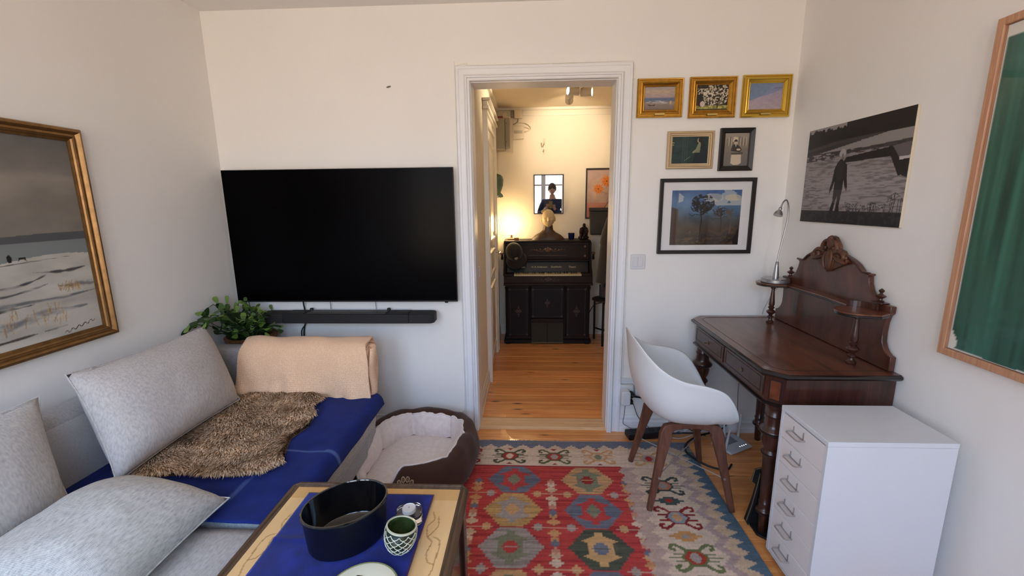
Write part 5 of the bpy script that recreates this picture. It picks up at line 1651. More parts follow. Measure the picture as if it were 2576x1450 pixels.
# power strip
blk_p = M('black_plastic', srgb(20, 20, 21), rough=.5)
ps = empty('power_strip', (.74, 2.60, 0), 'black power strip on the floor boards behind the chair', 'power strip')
PM = Matrix.Translation((.755, 2.602, 0)) @ Matrix.Rotation(math.radians(9), 4, 'Z')
loft([[(-.135, -.032, .001), (.135, -.032, .001), (.135, .032, .001), (-.135, .032, .001)], [(-.145, -.036, .012), (.145, -.036, .012), (.145, .036, .012), (-.145, .036, .012)], [(-.145, -.034, .046), (.145, -.034, .046), (.145, .034, .046), (-.145, .034, .046)]]).xf(PM).build('housing', blk_p, ps, bevel=.004)
for k in range(4):
    MB().lathe([(.0195, .0462), (.0195, .0475), (.017, .0475), (.016, .0465), (0, .0465)], (0, 0, 0), n=18, caps=False).xf(PM @ Matrix.Translation((-.10 + k * .06, 0, 0))).build('socket', M('socket_black', srgb(12, 12, 12), rough=.6), ps)
# wall sockets and plugs
sk = empty('wall_socket', (.615, YB - .02, .24), 'white double wall socket with plugs beside the door casing', 'socket')
MB().box(.578, .660, YB - .040, YB - .0005, .25, .335).build('socket_box', wp, sk, bevel=.006)
MB().box(.672, .745, YB - .036, YB - .0005, .25, .335).build('socket_box', wp, sk, bevel=.006)
MB().box(.582, .720, YB - .012, YB - .0005, .345, .372).build('cable_duct', wp, sk, bevel=.003)
for k in range(4):
    MB().box(.675 + k * .017, .683 + k * .017, YB - .0372, YB - .0358, .253, .259).build('port', blk_p, sk)
tag(MB().prism(rounded_rect(.572, .628, .225, .318, .014), YB - .105, YB - .0405, 'Y').build('plug_adapter', wp, bevel=.006), 'chunky white plug adapter pushed into the wall socket', 'plug')
b = MB().lathe([(.021, 0), (.021, .02), (.018, .03), (.012, .034)], (.640, YB - .0405, .279), axis='Y', n=18)
b.v = [Vector((p.x, 2 * (YB - .0405) - p.y, p.z)) for p in b.v]
b.tube([(.640, YB - .068, .279), (.665, YB - .075, .276), (.70, YB - .07, .266)], [.010, .008, .0045], 8)
tag(b.build('power_plug', blk_p, smooth=.7), 'round black power plug in the wall socket near the chair back', 'plug')
tag(MB().box(.628, .652, YB - .075, YB - .0405, .220, .246).build('charger_plug', blk_p, bevel=.003), 'small square black charger below the round black plug', 'plug')
cable('power_cable', [(.70, YB - .07, .266), (.76, YB - .06, .24), (.82, YB - .05, .22), (.90, YB - .03, .21)], .0045, blk_cab, 'black cable leading from the round plug behind the chair shell')
cable('power_cable', [(.640, YB - .058, .222), (.66, YB - .04, .21), (.69, YB - .03, .13), (.72, YB - .03, .085), (.75, YB - .035, .06), (.765, 2.62, .050)], .0022, blk_cab, 'thin black cord from the square charger down to the power strip')
cable('power_cable', [(.598, YB - .09, .226), (.60, YB - .07, .15), (.598, YB - .05, .08), (.625, YB - .045, .055), (.650, 2.612, .050)], .0020, M('brown_cable', srgb(86, 84, 90), rough=.5), 'thin grey cord from the white adapter down to the power strip')
cable('power_cable', [(.90, 2.61, .02), (.98, 2.60, .03), (1.05, 2.56, .06), (1.12, 2.60, .10), (1.22, 2.645, .13), (1.26, 2.63, .09), (1.20, 2.61, .045), (1.08, 2.59, .02), (.98, 2.52, .014), (.93, 2.42, .018), (.95, 2.33, .02), (1.02, 2.27, .008), (1.10, 2.25, .006), (1.15, 2.30, .006)], .0058, blk_cab,
      'thick black cable coiled on the floor around the router and chair leg')
cable('power_cable', [(.86, 2.57, .02), (.95, 2.565, .012), (1.02, 2.56, .04), (1.06, 2.58, .02)], .0022, grey_cab, 'thin white cable lying between power strip and router')
cable('power_cable', [(.86, 2.62, .015), (.93, 2.60, .03), (1.0, 2.62, .05), (1.06, 2.61, .03), (1.12, 2.60, .012)], .0030, blk_cab, 'thin black cable tangled behind the chair legs')
# clear plastic bag by the baseboard
pb = bpy.data.materials.new('thin_plastic'); pb.use_nodes = True
nt = pb.node_tree; N = nt.nodes; L = nt.links; N.clear()
o_ = N.new('ShaderNodeOutputMaterial'); mx = N.new('ShaderNodeMixShader'); mx.inputs[0].default_value = .42
tr_ = N.new('ShaderNodeBsdfTransparent'); pr_ = N.new('ShaderNodeBsdfPrincipled'); pr_.inputs['Base Color'].default_value = (.72, .74, .78, 1); pr_.inputs['Roughness'].default_value = .2
L.new(tr_.outputs[0], mx.inputs[1]); L.new(pr_.outputs[0], mx.inputs[2]); L.new(mx.outputs[0], o_.inputs[0])
b = MB().sphere((.955, 2.628, .075), .072, .030, .07, 20, 12)
for p in b.v:
    p += mnoise.noise_vector(p * 22) * .010; p.z = max(.003, p.z); p.y = min(p.y, YB - .021)
tag(b.build('plastic_bag', pb, smooth=.5), 'crumpled clear plastic bag against the baseboard behind the chair', 'plastic bag')
b = MB().sphere((1.19, 2.632, .085), .065, .026, .08, 20, 12)
for p in b.v:
    p += mnoise.noise_vector(p * 24) * .010; p.z = max(.003, p.z); p.y = min(p.y, YB - .021)
tag(b.build('plastic_bag', pb, smooth=.5), 'crumpled clear plastic bag behind the router antennas', 'plastic bag')

# double light switch
sw = empty('light_switch', (.657, YB, 1.131), 'white double rocker light switch between the door and the pictures', 'light switch')
MB().prism(rounded_rect(.613, .702, 1.086, 1.177, .008), YB - .008, YB - .0004, 'Y').build('plate', wp, sw, bevel=.002)
for (xa, xb) in ((.628, .6565), (.6585, .687)):
    MB().box(xa, xb, YB - .0115, YB - .0082, 1.102, 1.161).build('rocker', wp, sw, bevel=.001)
# white cable tacked around the door casing
wc = empty('door_cable', (OX1 + .09, YB, 0), 'thin white cable with clips tacked around the door casing', 'cable')
cpz = [(-.62, YB - .004, .118), (-.49, YB - .004, .118), (-.452, YB - .004, .130), (-.442, YB - .004, .16), (-.438, YB - .004, .30), (-.437, YB - .004, 1.2), (-.436, YB - .004, 2.2), (-.434, YB - .004, 2.262), (-.42, YB - .004, 2.273), (-.36, YB - .004, 2.283), (-.345, YB - .004, 2.272),
       (0, YB - .004, 2.272), (.3, YB - .004, 2.273), (.55, YB - .004, 2.275), (.580, YB - .004, 2.268), (.588, YB - .004, 2.24), (.588, YB - .004, 2.1), (.590, YB - .004, 1.5), (.591, YB - .004, .9), (.592, YB - .004, .45), (.594, YB - .004, .375)]
MB().tube(smoothpath(cpz, 6), .0030, 6).build('cord', wall_m, wc, smooth=True)
for (x, z) in [(-.33, 2.273), (-.2, 2.272), (-.05, 2.272), (.12, 2.272), (.28, 2.273), (.44, 2.274)]:
    MB().box(x - .002, x + .002, YB - .009, YB - .0003, z - .006, z + .006).build('clip', trim_m, wc)
for z in (2.18, 1.95, 1.72, 1.48, 1.25, 1.02, .78, .55):
    MB().box(.584, .596, YB - .009, YB - .0003, z - .002, z + .002).build('clip', trim_m, wc)
cable('wall_cable', [(.592, YB - .004, .24), (.585, YB - .004, .15), (.590, YB - .004, .125), (.612, YB - .004, .116), (.66, YB - .004, .114)], .0026, wall_m, 'short white cable curving from the socket onto the baseboard')

# ------------------------------------------------------------------ pictures
def frame_loop(P0, U, V, Nn, w, h, prof):
    """mitred frame; prof = (inset from outer edge, height off the wall)"""
    P0, U, V, Nn = Vector(P0), Vector(U), Vector(V), Vector(Nn)
    v, f = [], []
    for (a, t_) in prof:
        for (x, y) in ((a, a), (w - a, a), (w - a, h - a), (a, h - a)):
            v.append(P0 + U * x + V * y + Nn * t_)
    for i in range(len(prof) - 1):
        for k in range(4):
            f.append((i * 4 + k, i * 4 + (k + 1) % 4, (i + 1) * 4 + (k + 1) % 4, (i + 1) * 4 + k))
    return MB().add(v, f)
def slab(P0, U, V, Nn, x0, x1, y0, y1, t0, t1):
    P0, U, V, Nn = Vector(P0), Vector(U), Vector(V), Vector(Nn)
    q_ = [P0 + U * x + V * y for x, y in ((x0, y0), (x1, y0), (x1, y1), (x0, y1))]
    v = [p + Nn * t0 for p in q_] + [p + Nn * t1 for p in q_]
    return MB().add(v, [(3, 2, 1, 0), (4, 5, 6, 7), (0, 1, 5, 4), (1, 2, 6, 5), (2, 3, 7, 6), (3, 0, 4, 7)])
BU, BV, BN = Vector((1, 0, 0)), Vector((0, 0, 1)), Vector((0, -1, 0))
gold = M('gilt', srgb(214, 160, 66), rough=.26, metal=.85, var=(40, .25), bump=(120, .1, .001))
art_m = vcol('print_paint', rough=.5, spec=.3)
art_g = vcol('print_photo', rough=.35, spec=.35)
glassp = glass_mat()

def picture(name, P0, U, V, Nn, w, h, prof, fmat, cv, inset, label, cat='picture', back=.004, art_t=.006, glass=None, mat=None, group=None, artmat=None, artname='painting'):
    P0, U, V, Nn = Vector(P0), Vector(U), Vector(V), Vector(Nn)
    c_ = P0 + U * (w / 2)
    root = empty(name, c_, label, cat, group)
    frame_loop(P0, U, V, Nn, w, h, prof).build('frame', fmat, root, smooth=.35)
    slab(P0, U, V, Nn, prof[0][0] + .004, w - prof[0][0] - .004, .004, h - .004, .0006, back).build('backing', M('backing_board', srgb(120, 100, 80), rough=.9), root)
    if mat:
        slab(P0, U, V, Nn, inset, w - inset, inset, h - inset, back + .0002, art_t - .0006).build('mat_board', M('mat_board', srgb(226, 224, 222), rough=.8), root)
        ii = mat
    else:
        ii = (inset,) * 4
    cv.build(artname, artmat or art_m, P0 + U * ii[0] + V * ii[1] + Nn * art_t, U, V, root)
    if glass:
        slab(P0, U, V, Nn, inset - .002, w - inset + .002, inset - .002, h - inset + .002, glass, glass + .0015).build('glass', glassp, root)
    return root

goldprof = [(0, 0), (0, .016), (.004, .022), (.009, .021), (.011, .017), (.017, .017), (.019, .022), (.025, .024), (.027, .020), (.038, .010), (.041, .011), (.044, .008), (.044, .004)]
brass_pl = M('name_plate', srgb(206, 178, 112), rough=.3, metal=.8)
def nameplate(root, P0, w):
    slab(P0, BU, BV, BN, w / 2 - .028, w / 2 + .028, .012, .021, .0245, .0256).build('name_plate', brass_pl, root)
# 1 beach with boat
w, h = .258, .210
cv = Canvas(w - .088, h - .088, .0017); W_, H_ = cv.w, cv.h
cv.vgrad([(0, (124, 108, 104)), (.28, (150, 132, 120)), (.34, (140, 134, 136)), (.36, (112, 118, 134)), (.48, (92, 110, 140)), (.505, (126, 122, 140)), (.56, (170, 150, 146)), (.8, (182, 162, 140)), (1, (160, 150, 148))])
cv.c *= (.92 + .16 * cv.noise(60, 160, 1, 3))[..., None]
cv.put((cv.noise(40, 300, 4, 2) > .62) & (cv.v > H_ * .27) & (cv.v < H_ * .40), (196, 190, 186), .8)
cv.poly([(W_ * .10, H_ * .235), (W_ * .16, H_ * .17), (W_ * .33, H_ * .17), (W_ * .38, H_ * .24), (W_ * .25, H_ * .20)], (58, 48, 48))
cv.ell(W_ * .87, H_ * .30, .006, .011, (206, 180, 130), .8)
P0 = (.609, YB, 1.966)
r_ = picture('gilt_picture', P0, BU, BV, BN, w, h, goldprof, gold, cv, .044, 'gilt-framed beach scene with a dark rowing boat, nearest the door', group='gilt pictures'); nameplate(r_, P0, w)
# 2 blossom tree
w, h = .262, .220
cv = Canvas(w - .088, h - .088, .0017, (54, 48, 40)); W_, H_ = cv.w, cv.h
cv.c *= (.6 + .8 * cv.noise(60, 60, 9, 3))[..., None]
bl = ((cv.noise(150, 150, 21, 2) > .50) & (((cv.u / W_ - .62) / .42) ** 2 + ((cv.v / H_ - .62) / .50) ** 2 < 1)) | ((cv.noise(150, 150, 22, 2) > .55) & (cv.v > H_ * .62) & (cv.u < W_ * .45) & (cv.v < H_ * .86))
cv.put(bl, (208, 198, 178)); cv.put(bl & (cv.noise(200, 200, 23, 1) > .55), (150, 138, 112))
cv.put((cv.v < H_ * .19), (126, 128, 70)); cv.put((cv.v < H_ * .19) & (cv.noise(80, 200, 25, 2) > .55), (184, 172, 100)); cv.put((cv.v < H_ * .05), (70, 66, 44))
for (x0, x1) in ((.66, .56), (.68, .70), (.70, .84)):
    cv.line([(W_ * .68, H_ * .03), (W_ * x0, H_ * .2), (W_ * x1, H_ * .5)], .003, (66, 56, 44))
cv.ell(W_ * .12, H_ * .27, .014, .016, (58, 40, 36)); cv.ell(W_ * .20, H_ * .25, .014, .015, (214, 196, 186), .9)
P0 = (.902, YB, 1.959)
r_ = picture('gilt_picture', P0, BU, BV, BN, w, h, goldprof, gold, cv, .044, 'gilt-framed painting of a white flowering bush, in the middle of the top row', group='gilt pictures'); nameplate(r_, P0, w)
# 3 pale dune and blue sea (plain)
w, h = .268, .226
cv = Canvas(w - .088, h - .088, .0017); W_, H_ = cv.w, cv.h
cv.vgrad([(0, (176, 160, 168)), (.5, (164, 152, 168)), (1, (150, 144, 166))])
sea = cv.poly([(0, H_ * .33), (W_ * .35, H_ * .50), (W_ * .72, H_ * .62), (W_, H_ * .80), (W_, H_ * 1.01), (0, H_ * 1.01)], (128, 138, 166))
cv.put(sea & (cv.u + (H_ - cv.v) < W_ * .75), (110, 134, 160), .6)
cv.c *= (.94 + .12 * cv.noise(60, 120, 31, 3))[..., None]
cv.line([(W_ * .72, H_ * .80), (W_ * .98, H_ * .83)], .0028, (92, 92, 124), .9)
P0 = (1.196, YB, 1.957)
r_ = picture('gilt_picture', P0, BU, BV, BN, w, h, goldprof, M('gilt_bright', srgb(216, 178, 74), rough=.22, metal=.85, bump=(120, .1, .001)), cv, .044, 'gilt-framed painting of a pale shore and blue sea, nearest the room corner', group='gilt pictures'); nameplate(r_, P0, w)
# 4 dark green figure painting, champagne frame
w, h = .266, .210
cv = Canvas(w - .060, h - .060, .0017, (44, 62, 60)); W_, H_ = cv.w, cv.h
cv.c *= (.75 + .5 * cv.noise(30, 50, 41, 3))[..., None]
for a in (.30, .36, .42):
    cv.put(np.abs(cv.u - W_ * a) < .003, (66, 84, 80), .6)
cv.poly([(W_ * .60, 0), (W_ * .62, H_ * .35), (W_ * .78, H_ * .55), (W_ * .80, H_ * .85), (W_ * .90, H_ * .80), (W_, H_ * .4), (W_, 0)], (34, 42, 46))
cv.ell(W_ * .745, H_ * .86, .010, .014, (176, 158, 126)); cv.ell(W_ * .78, H_ * .88, .012, .017, (50, 42, 36))
cv.line([(W_ * .76, H_ * .76), (W_ * .72, H_ * .55), (W_ * .60, H_ * .42)], .009, (150, 146, 112)); cv.poly([(W_ * .72, H_ * .74), (W_ * .80, H_ * .74), (W_ * .78, H_ * .40), (W_ * .62, H_ * .40)], (128, 132, 104), .9)
cv.line([(W_ * .52, H_ * .26), (W_ * .36, H_ * .10)], .002, (132, 140, 110)); cv.put((np.abs(cv.v - H_ * .78) < .002) & (cv.u < W_ * .06), (190, 170, 110)); cv.put((np.abs(cv.v - H_ * .70) < .002) & (cv.u < W_ * .05), (190, 170, 110))
champ = M('champagne_gilt', srgb(196, 172, 136), rough=.35, metal=.55)
picture('dark_painting', (.794, YB, 1.679), BU, BV, BN, w, h, [(0, 0), (0, .014), (.003, .017), (.010, .017), (.012, .012), (.0145, .012), (.016, .016), (.022, .015), (.024, .010), (.030, .009), (.030, .004)], champ, cv, .030, 'dark green painting of a seated figure in a champagne frame, below the gilt row')
# 5 portrait photograph in black frame
w, h = .193, .238
cv = Canvas(w - .056, h - .056, .0016, (138, 128, 116)); W_, H_ = cv.w, cv.h
cv.vgrad([(0, (112, 106, 102)), (.5, (128, 118, 106)), (1, (160, 150, 136))])
for k in range(14):
    cv.put((np.abs(cv.u - W_ * (.12 + k * .06)) < .0016) & (cv.v > H_ * .62) & (cv.v < H_ * (.84 + .03 * (k % 3))), (196, 184, 160) if k % 2 else (92, 84, 76))
cv.poly([(W_ * .34, H_ * .74), (W_ * .56, H_ * .74), (W_ * .54, H_ * .88), (W_ * .36, H_ * .88)], (210, 196, 168))
cv.poly([(W_ * .28, H_ * .46), (W_ * .34, H_ * .64), (W_ * .48, H_ * .68), (W_ * .66, H_ * .58), (W_ * .74, H_ * .50), (W_ * .66, H_ * .42), (W_ * .5, H_ * .44)], (56, 50, 46))
cv.ell(W_ * .47, H_ * .725, .0095, .013, (198, 176, 150)); cv.put(cv.ell(W_ * .47, H_ * .745, .0105, .012) & (cv.v > H_ * .745), (46, 40, 36))
cv.poly([(W_ * .45, H_ * .66), (W_ * .50, H_ * .66), (W_ * .485, H_ * .57)], (206, 200, 190)); cv.ell(W_ * .60, H_ * .50, .012, .006, (198, 178, 152))
cv.poly([(W_ * .30, H_ * .40), (W_ * .80, H_ * .42), (W_ * .78, H_ * .36), (W_ * .32, H_ * .34)], (84, 76, 70))
cv.poly([(W_ * .30, H_ * .09), (W_ * .32, H_ * .35), (W_ * .72, H_ * .35), (W_ * .74, H_ * .09), (W_ * .62, H_ * .03), (W_ * .42, H_ * .03)], (206, 190, 164))
blackf = M('black_frame', srgb(26, 20, 19), rough=.35, spec=.5)
picture('portrait_photo', (1.094, YB, 1.664), BU, BV, BN, w, h, [(0, 0), (0, .018), (.004, .021), (.022, .016), (.028, .011), (.028, .004)], blackf, cv, .028, 'small sepia portrait of a seated man in a black frame', art_t=.006, glass=.0085, artmat=art_g, artname='photograph')
# 6 large landscape with gnarled trees, white mat, black frame
w, h = .554, .444
cv = Canvas(w - .148, h - .120, .0024, (60, 60, 62)); W_, H_ = cv.w, cv.h
cv.vgrad([(0, (44, 36, 32)), (.3, (70, 58, 50)), (.45, (72, 74, 76)), (.60, (82, 108, 134)), (.8, (88, 120, 156)), (1, (60, 92, 142))])
cv.c *= (.82 + .36 * cv.noise(24, 24, 51, 4))[..., None]
cloud = (cv.noise(9, 14, 52, 4) > .56) & (cv.v > H_ * .72) & (cv.u > W_ * .1); cv.put(cloud, (184, 186, 182), .75)
cv.put(((cv.u / W_ - .60) / .14) ** 2 + ((cv.v / H_ - .86) / .08) ** 2 < 1, (196, 190, 176), .6); cv.put(((cv.u / W_ - .88) / .12) ** 2 + ((cv.v / H_ - .86) / .06) ** 2 < 1, (206, 190, 158), .7)
rt_ = random.Random(9)
def tree(x, y0, hgt, spread, dens, colr, seed):
    rq = random.Random(seed)
    cv.line([(x, y0), (x + .006, y0 + hgt * .45), (x - .004, y0 + hgt * .7)], .007, colr)
    for k in range(dens):
        a = rq.uniform(.15, PI - .15); l_ = spread * rq.uniform(.4, 1); yb_ = y0 + hgt * rq.uniform(.5, .75)
        p = [(x, yb_), (x + math.cos(a) * l_ * .5, yb_ + math.sin(a) * l_ * .35), (x + math.cos(a + .5) * l_ * .8, yb_ + math.sin(a + .3) * l_ * .6), (x + math.cos(a) * l_, yb_ + math.sin(a) * l_ * .75)]
        cv.line(p, rq.uniform(.0028, .005), colr)
tree(W_ * .43, H_ * .1, H_ * .85, .075, 34, (40, 33, 28), 1); cv.put((cv.noise(60, 60, 55, 3) > .5) & (((cv.u / W_ - .45) / .17) ** 2 + ((cv.v / H_ - .76) / .17) ** 2 < 1), (40, 34, 28), .85)
tree(W_ * .72, H_ * .1, H_ * .72, .06, 26, (60, 50, 44), 2); tree(W_ * .86, H_ * .2, H_ * .55, .04, 14, (92, 82, 74), 3)
cv.put(cv.v < H_ * .20 + .012 * (cv.noise(20, 4, 57, 2) - .5), (52, 42, 36), .85); cv.put((cv.noise(60, 120, 58, 3) > .58) & (cv.v < H_ * .32), (98, 74, 50), .6)
cv.poly([(0, 0), (W_ * .12, 0), (W_ * .10, H_ * .66), (0, H_ * .70)], (70, 52, 42), .8)
cv.poly([(W_ * .80, H_ * .03), (W_ * .86, H_ * .03), (W_ * .94, H_ * .16), (W_ * .99, H_ * .32), (W_, 0), (W_ * .93, 0), (W_ * .90, H_ * .12)], (24, 20, 18))
picture('landscape_print', (.767, YB, 1.180), BU, BV, BN, w, h, [(0, 0), (0, .020), (.003, .022), (.018, .020), (.021, .016), (.021, .004)], blackf, cv, .021, 'large black-framed print of gnarled trees under a blue sky with white mat', art_t=.0065, glass=.0095, mat=(.074, .052), artmat=art_g, artname='print')

# boy at the lake, unframed board on the right wall
RU, RV, RN = Vector((0, -1, 0)), Vector((0, 0, 1)), Vector((-1, 0, 0))       # on the right wall, left-to-right as seen = decreasing Y
w, h = .658, .472
cv = Canvas(w, h, .0026, (150, 142, 140)); W_, H_ = cv.w, cv.h
px = lambda x, y: (x * W_, y * H_)
cv.vgrad([(0, (30, 27, 28)), (.125, (40, 37, 38)), (.13, (140, 132, 132)), (.4, (148, 140, 138)), (.62, (140, 132, 130)), (1, (150, 143, 140))])
rip = cv.noise(26, 190, 61, 2); cv.c *= (1 - np.where((cv.v > H_ * .13) & (cv.v < H_ * .66), np.clip((rip - .5) * 1.1, -.05, .22), 0))[..., None]
cv.put(cv.ell(W_ * .45, H_ * .36, W_ * .22, H_ * .2), (160, 152, 150), .35)
band = lambda pts, col, a=1.0: cv.poly([px(*p) for p in pts], col, a)
band([(0, .74), (0, 1.02), (1, 1.02), (1, .86), (.6, .80), (.3, .76)], (62, 58, 58)); 
band([(0, .95), (.10, .985), (.25, .99), (.42, 1.0), (.7, 1.01), (1, 1.01), (1, .83), (.55, .84), (.3, .83), (0, .79)], (26, 23, 23))
nn_ = cv.noise(60, 20, 62, 3); cv.put((cv.v > H_ * (.955 + .02 * 0)) & (cv.v > H_ * (.925 + .10 * nn_)) & (cv.u < W_ * .42), (150, 143, 140))
band([(.30, .78), (.55, .80), (1, .835), (1, .77), (.7, .76), (.4, .745)], (142, 136, 134), .9)
band([(0, .76), (.35, .80), (.6, .80), (.3, .755), (0, .715)], (44, 41, 41), .9)
cv.put((cv.noise(30, 160, 63, 3) > .50) & (cv.v > H_ * .655) & (cv.v < H_ * .735), (46, 42, 43), .9)
band([(.42, .72), (1, .745), (1, .69), (.7, .705), (.45, .69)], (52, 47, 48), .85); band([(.42, .68), (1, .70), (1, .655), (.45, .655)], (138, 131, 130), .9)
band([(.42, .655), (.86, .70), (.87, .60), (.84, .615), (.44, .605)], (28, 25, 26)); band([(.855, .70), (.90, .66), (.965, .45), (.93, .44), (.86, .60)], (30, 27, 28)); band([(.86, .70), (1, .72), (1, .58), (.93, .58)], (96, 90, 90)); band([(.925, .585), (1, .585), (1, .42), (.945, .45)], (26, 24, 25)); band([(.92, .60), (1, .605), (1, .58), (.925, .575)], (190, 184, 182))
for k in range(46):
    x = rt_.choice((rt_.uniform(.53, .62), rt_.uniform(.62, .82), rt_.uniform(.85, 1.0))); hh_ = rt_.uniform(.03, .10) + (.08 if x > .9 else 0)
    cv.line([px(x, .12), px(x + rt_.uniform(-.03, .03), .12 + hh_), px(x + rt_.uniform(-.05, .05), .12 + hh_ * .8)], .0022, (44, 40, 40))
cv.put((cv.noise(60, 60, 64, 3) > .55) & (cv.v < H_ * .12), (58, 54, 54), .7)
# the boy, seen from behind
dkc = (26, 22, 23)
band([(.375, .62), (.44, .62), (.475, .585), (.49, .45), (.505, .36), (.495, .33), (.475, .37), (.455, .45), (.455, .335), (.365, .335), (.365, .43), (.345, .35), (.325, .31), (.315, .335), (.335, .42), (.35, .56)], dkc)
band([(.365, .345), (.455, .345), (.445, .22), (.437, .13), (.415, .13), (.415, .22), (.412, .28), (.395, .22), (.385, .13), (.358, .13), (.368, .23)], (58, 52, 53))
band([(.437, .21), (.412, .21), (.405, .125), (.445, .115), (.45, .13)], dkc); band([(.39, .21), (.365, .21), (.345, .125), (.35, .115), (.385, .12)], dkc)
cv.ell(.418 * W_, .68 * H_, .024, .030, (138, 130, 128)); cv.ell(.416 * W_, .705 * H_, .022, .018, (168, 160, 158)); cv.put(cv.ell(.418 * W_, .665 * H_, .016, .018) & (cv.noise(120, 60, 66, 1) > .5), (112, 104, 102))
cv.ell(.408 * W_, .54 * H_, .026, .05, (38, 33, 34)); cv.put(cv.ell(.325 * W_, .325 * H_, .005, .010) | cv.ell(.497 * W_, .345 * H_, .005, .009), (86, 76, 74))
P0 = Vector((XR - .0008, 2.492, 1.378))
br = empty('photo_board', P0 + RU * (w / 2), 'black and white photo of a child by a lake, frameless on the wall', 'photograph')
slab(P0, RU, RV, RN, 0, w, 0, h, 0, .010).build('board', M('board_edge', srgb(214, 202, 176), rough=.8), br, bevel=.001)
cv.build('print', art_g, P0 + RN * .0106, RU, RV, br)

# large green abstract behind glass, pale wood frame, right wall
w, h = .78, 1.095
P0 = Vector((XR - .0008, 1.562, .948))
cv = Canvas(w - .056, h - .056, .006, (226, 224, 216)); W_, H_ = cv.w, cv.h
edge_n = .02 * cv.noise(14, 14, 70, 3)
msk = (cv.u > edge_n * .35 + .022 * np.exp(-((cv.v - .02) / .035) ** 2)) & (cv.v > edge_n * .3 - .004) & (cv.v < H_ - .022 - edge_n)
base = np.array((52, 98, 84), float)
st = cv.noise(60, 2.0, 71, 3)
g_ = base[None, None, :] * (.62 + .75 * st)[..., None]
cv.c = np.where(msk[..., None], g_, cv.c)
cv.put(msk & (cv.v < .26) & (cv.noise(4, 30, 72, 3) > .5), (58, 104, 92), .5)
cv.put(msk & (cv.noise(3, 2, 73, 2) > .56), (36, 66, 60), .4)
ash = wood('pale_wood_frame', srgb(206, 158, 124), srgb(176, 124, 92), axis='Z', scale=6, stretch=20, rough=.45)
picture('green_abstract', P0, RU, RV, RN, w, h, [(0, 0), (0, .030), (.002, .032), (.022, .032), (.024, .030), (.024, .004)], ash, cv, .026, 'tall green abstract painting behind glass in a pale wood frame', art_t=.020, glass=.024, mat=(.028, .028))

# snow landscape on the left wall
LU, LV, LN = Vector((0, 1, 0)), Vector((0, 0, 1)), Vector((1, 0, 0))
w, h = 1.10, .878
P0 = Vector((XL + .0008, 1.824 - w, .934))
fi = .052
cv = Canvas(w - 2 * fi, h - 2 * fi, .0026, (110, 106, 100)); W_, H_ = cv.w, cv.h
cv.vgrad([(0, (150, 148, 142)), (.28, (142, 140, 134)), (.40, (136, 134, 128)), (.47, (122, 126, 126)), (.50, (112, 108, 100)), (.66, (108, 102, 94)), (.80, (122, 115, 106)), (.84, (104, 99, 93)), (1, (90, 87, 84))])
cv.c *= (1.02 + .30 * cv.noise(7, 14, 81, 4))[..., None]
yq = lambda f_: f_ * H_
U_ = cv.u / W_
hill = (cv.v < H_ * (.515 + .018 * np.clip((U_ - .55) * 3.3, 0, 1) - .05 * np.clip((.55 - U_) * 6, 0, 1))) & (cv.v > H_ * (.492 - .0 * U_)) & (U_ > .48)
cv.put(hill, (84, 86, 88))
cv.put((cv.v < H_ * .492) & (cv.v > H_ * (.405 + .02 * np.sin(U_ * 9))), (122, 128, 128), .9)
sn = (cv.v < H_ * (.405 + .02 * np.sin(U_ * 9)))
cv.put(sn, (184, 180, 170)); cv.c *= np.where(sn[..., None], (.88 + .24 * cv.noise(9, 22, 82, 4))[..., None], 1)
brush_n = cv.noise(16, 60, 88, 3)
def brush(pts, wd, col, a=.9):
    P = smoothpath([(x * W_, y * H_, 0) for x, y in pts], 9); n_ = len(P) - 1
    acc = np.zeros(cv.u.shape)
    for i in range(n_):
        t = (i + .5) / n_
        wq = wd * (math.sin(PI * t) ** .5) * (.75 + 1.1 * mnoise.noise(Vector((t * 5, wd * 90, pts[0][1] * 40))))
        wq = max(wq, wd * .12)
        (x0, y0), (x1, y1) = (P[i].x, P[i].y), (P[i + 1].x, P[i + 1].y)
        dx, dy = x1 - x0, y1 - y0
        tt = np.clip(((cv.u - x0) * dx + (cv.v - y0) * dy) / (dx * dx + dy * dy + 1e-12), 0, 1)
        d_ = np.hypot((cv.u - x0 - tt * dx) * .8, cv.v - y0 - tt * dy)
        acc = np.maximum(acc, np.clip((wq * .62 - d_) / (wq * .35), 0, 1))
    acc *= np.clip((brush_n - .22) * 3.2, .15, 1)
    cv.put(acc, col, a)
for args in (([(.0, .385), (.3, .38), (.55, .385), (.8, .40), (1, .41)], .004, (70, 68, 64)), ([(.78, .345), (.86, .335), (.92, .335), (.98, .345)], .012, (60, 60, 60)), ([(.55, .29), (.68, .285), (.76, .30), (.82, .325)], .014, (56, 58, 60)), ([(.35, .29), (.48, .27), (.55, .265), (.66, .25), (.74, .26), (.82, .28)], .016, (70, 72, 74)),
             ([(.30, .235), (.45, .22), (.6, .20), (.72, .205), (.85, .20), (1, .21)], .024, (98, 100, 102)), ([(.40, .195), (.55, .18), (.66, .185), (.76, .19)], .012, (44, 42, 40)), ([(.3, .12), (.5, .10), (.65, .105), (.8, .13), (.95, .135)], .045, (112, 114, 116)), ([(.5, .05), (.62, .04), (.75, .045), (.86, .05)], .010, (66, 60, 56)), ([(.3, .07), (.45, .03), (.6, .02)], .014, (120, 122, 124)), ([(.86, .26), (.94, .25), (1, .255)], .03, (116, 114, 110))):
    brush(args[0], args[1], args[2])
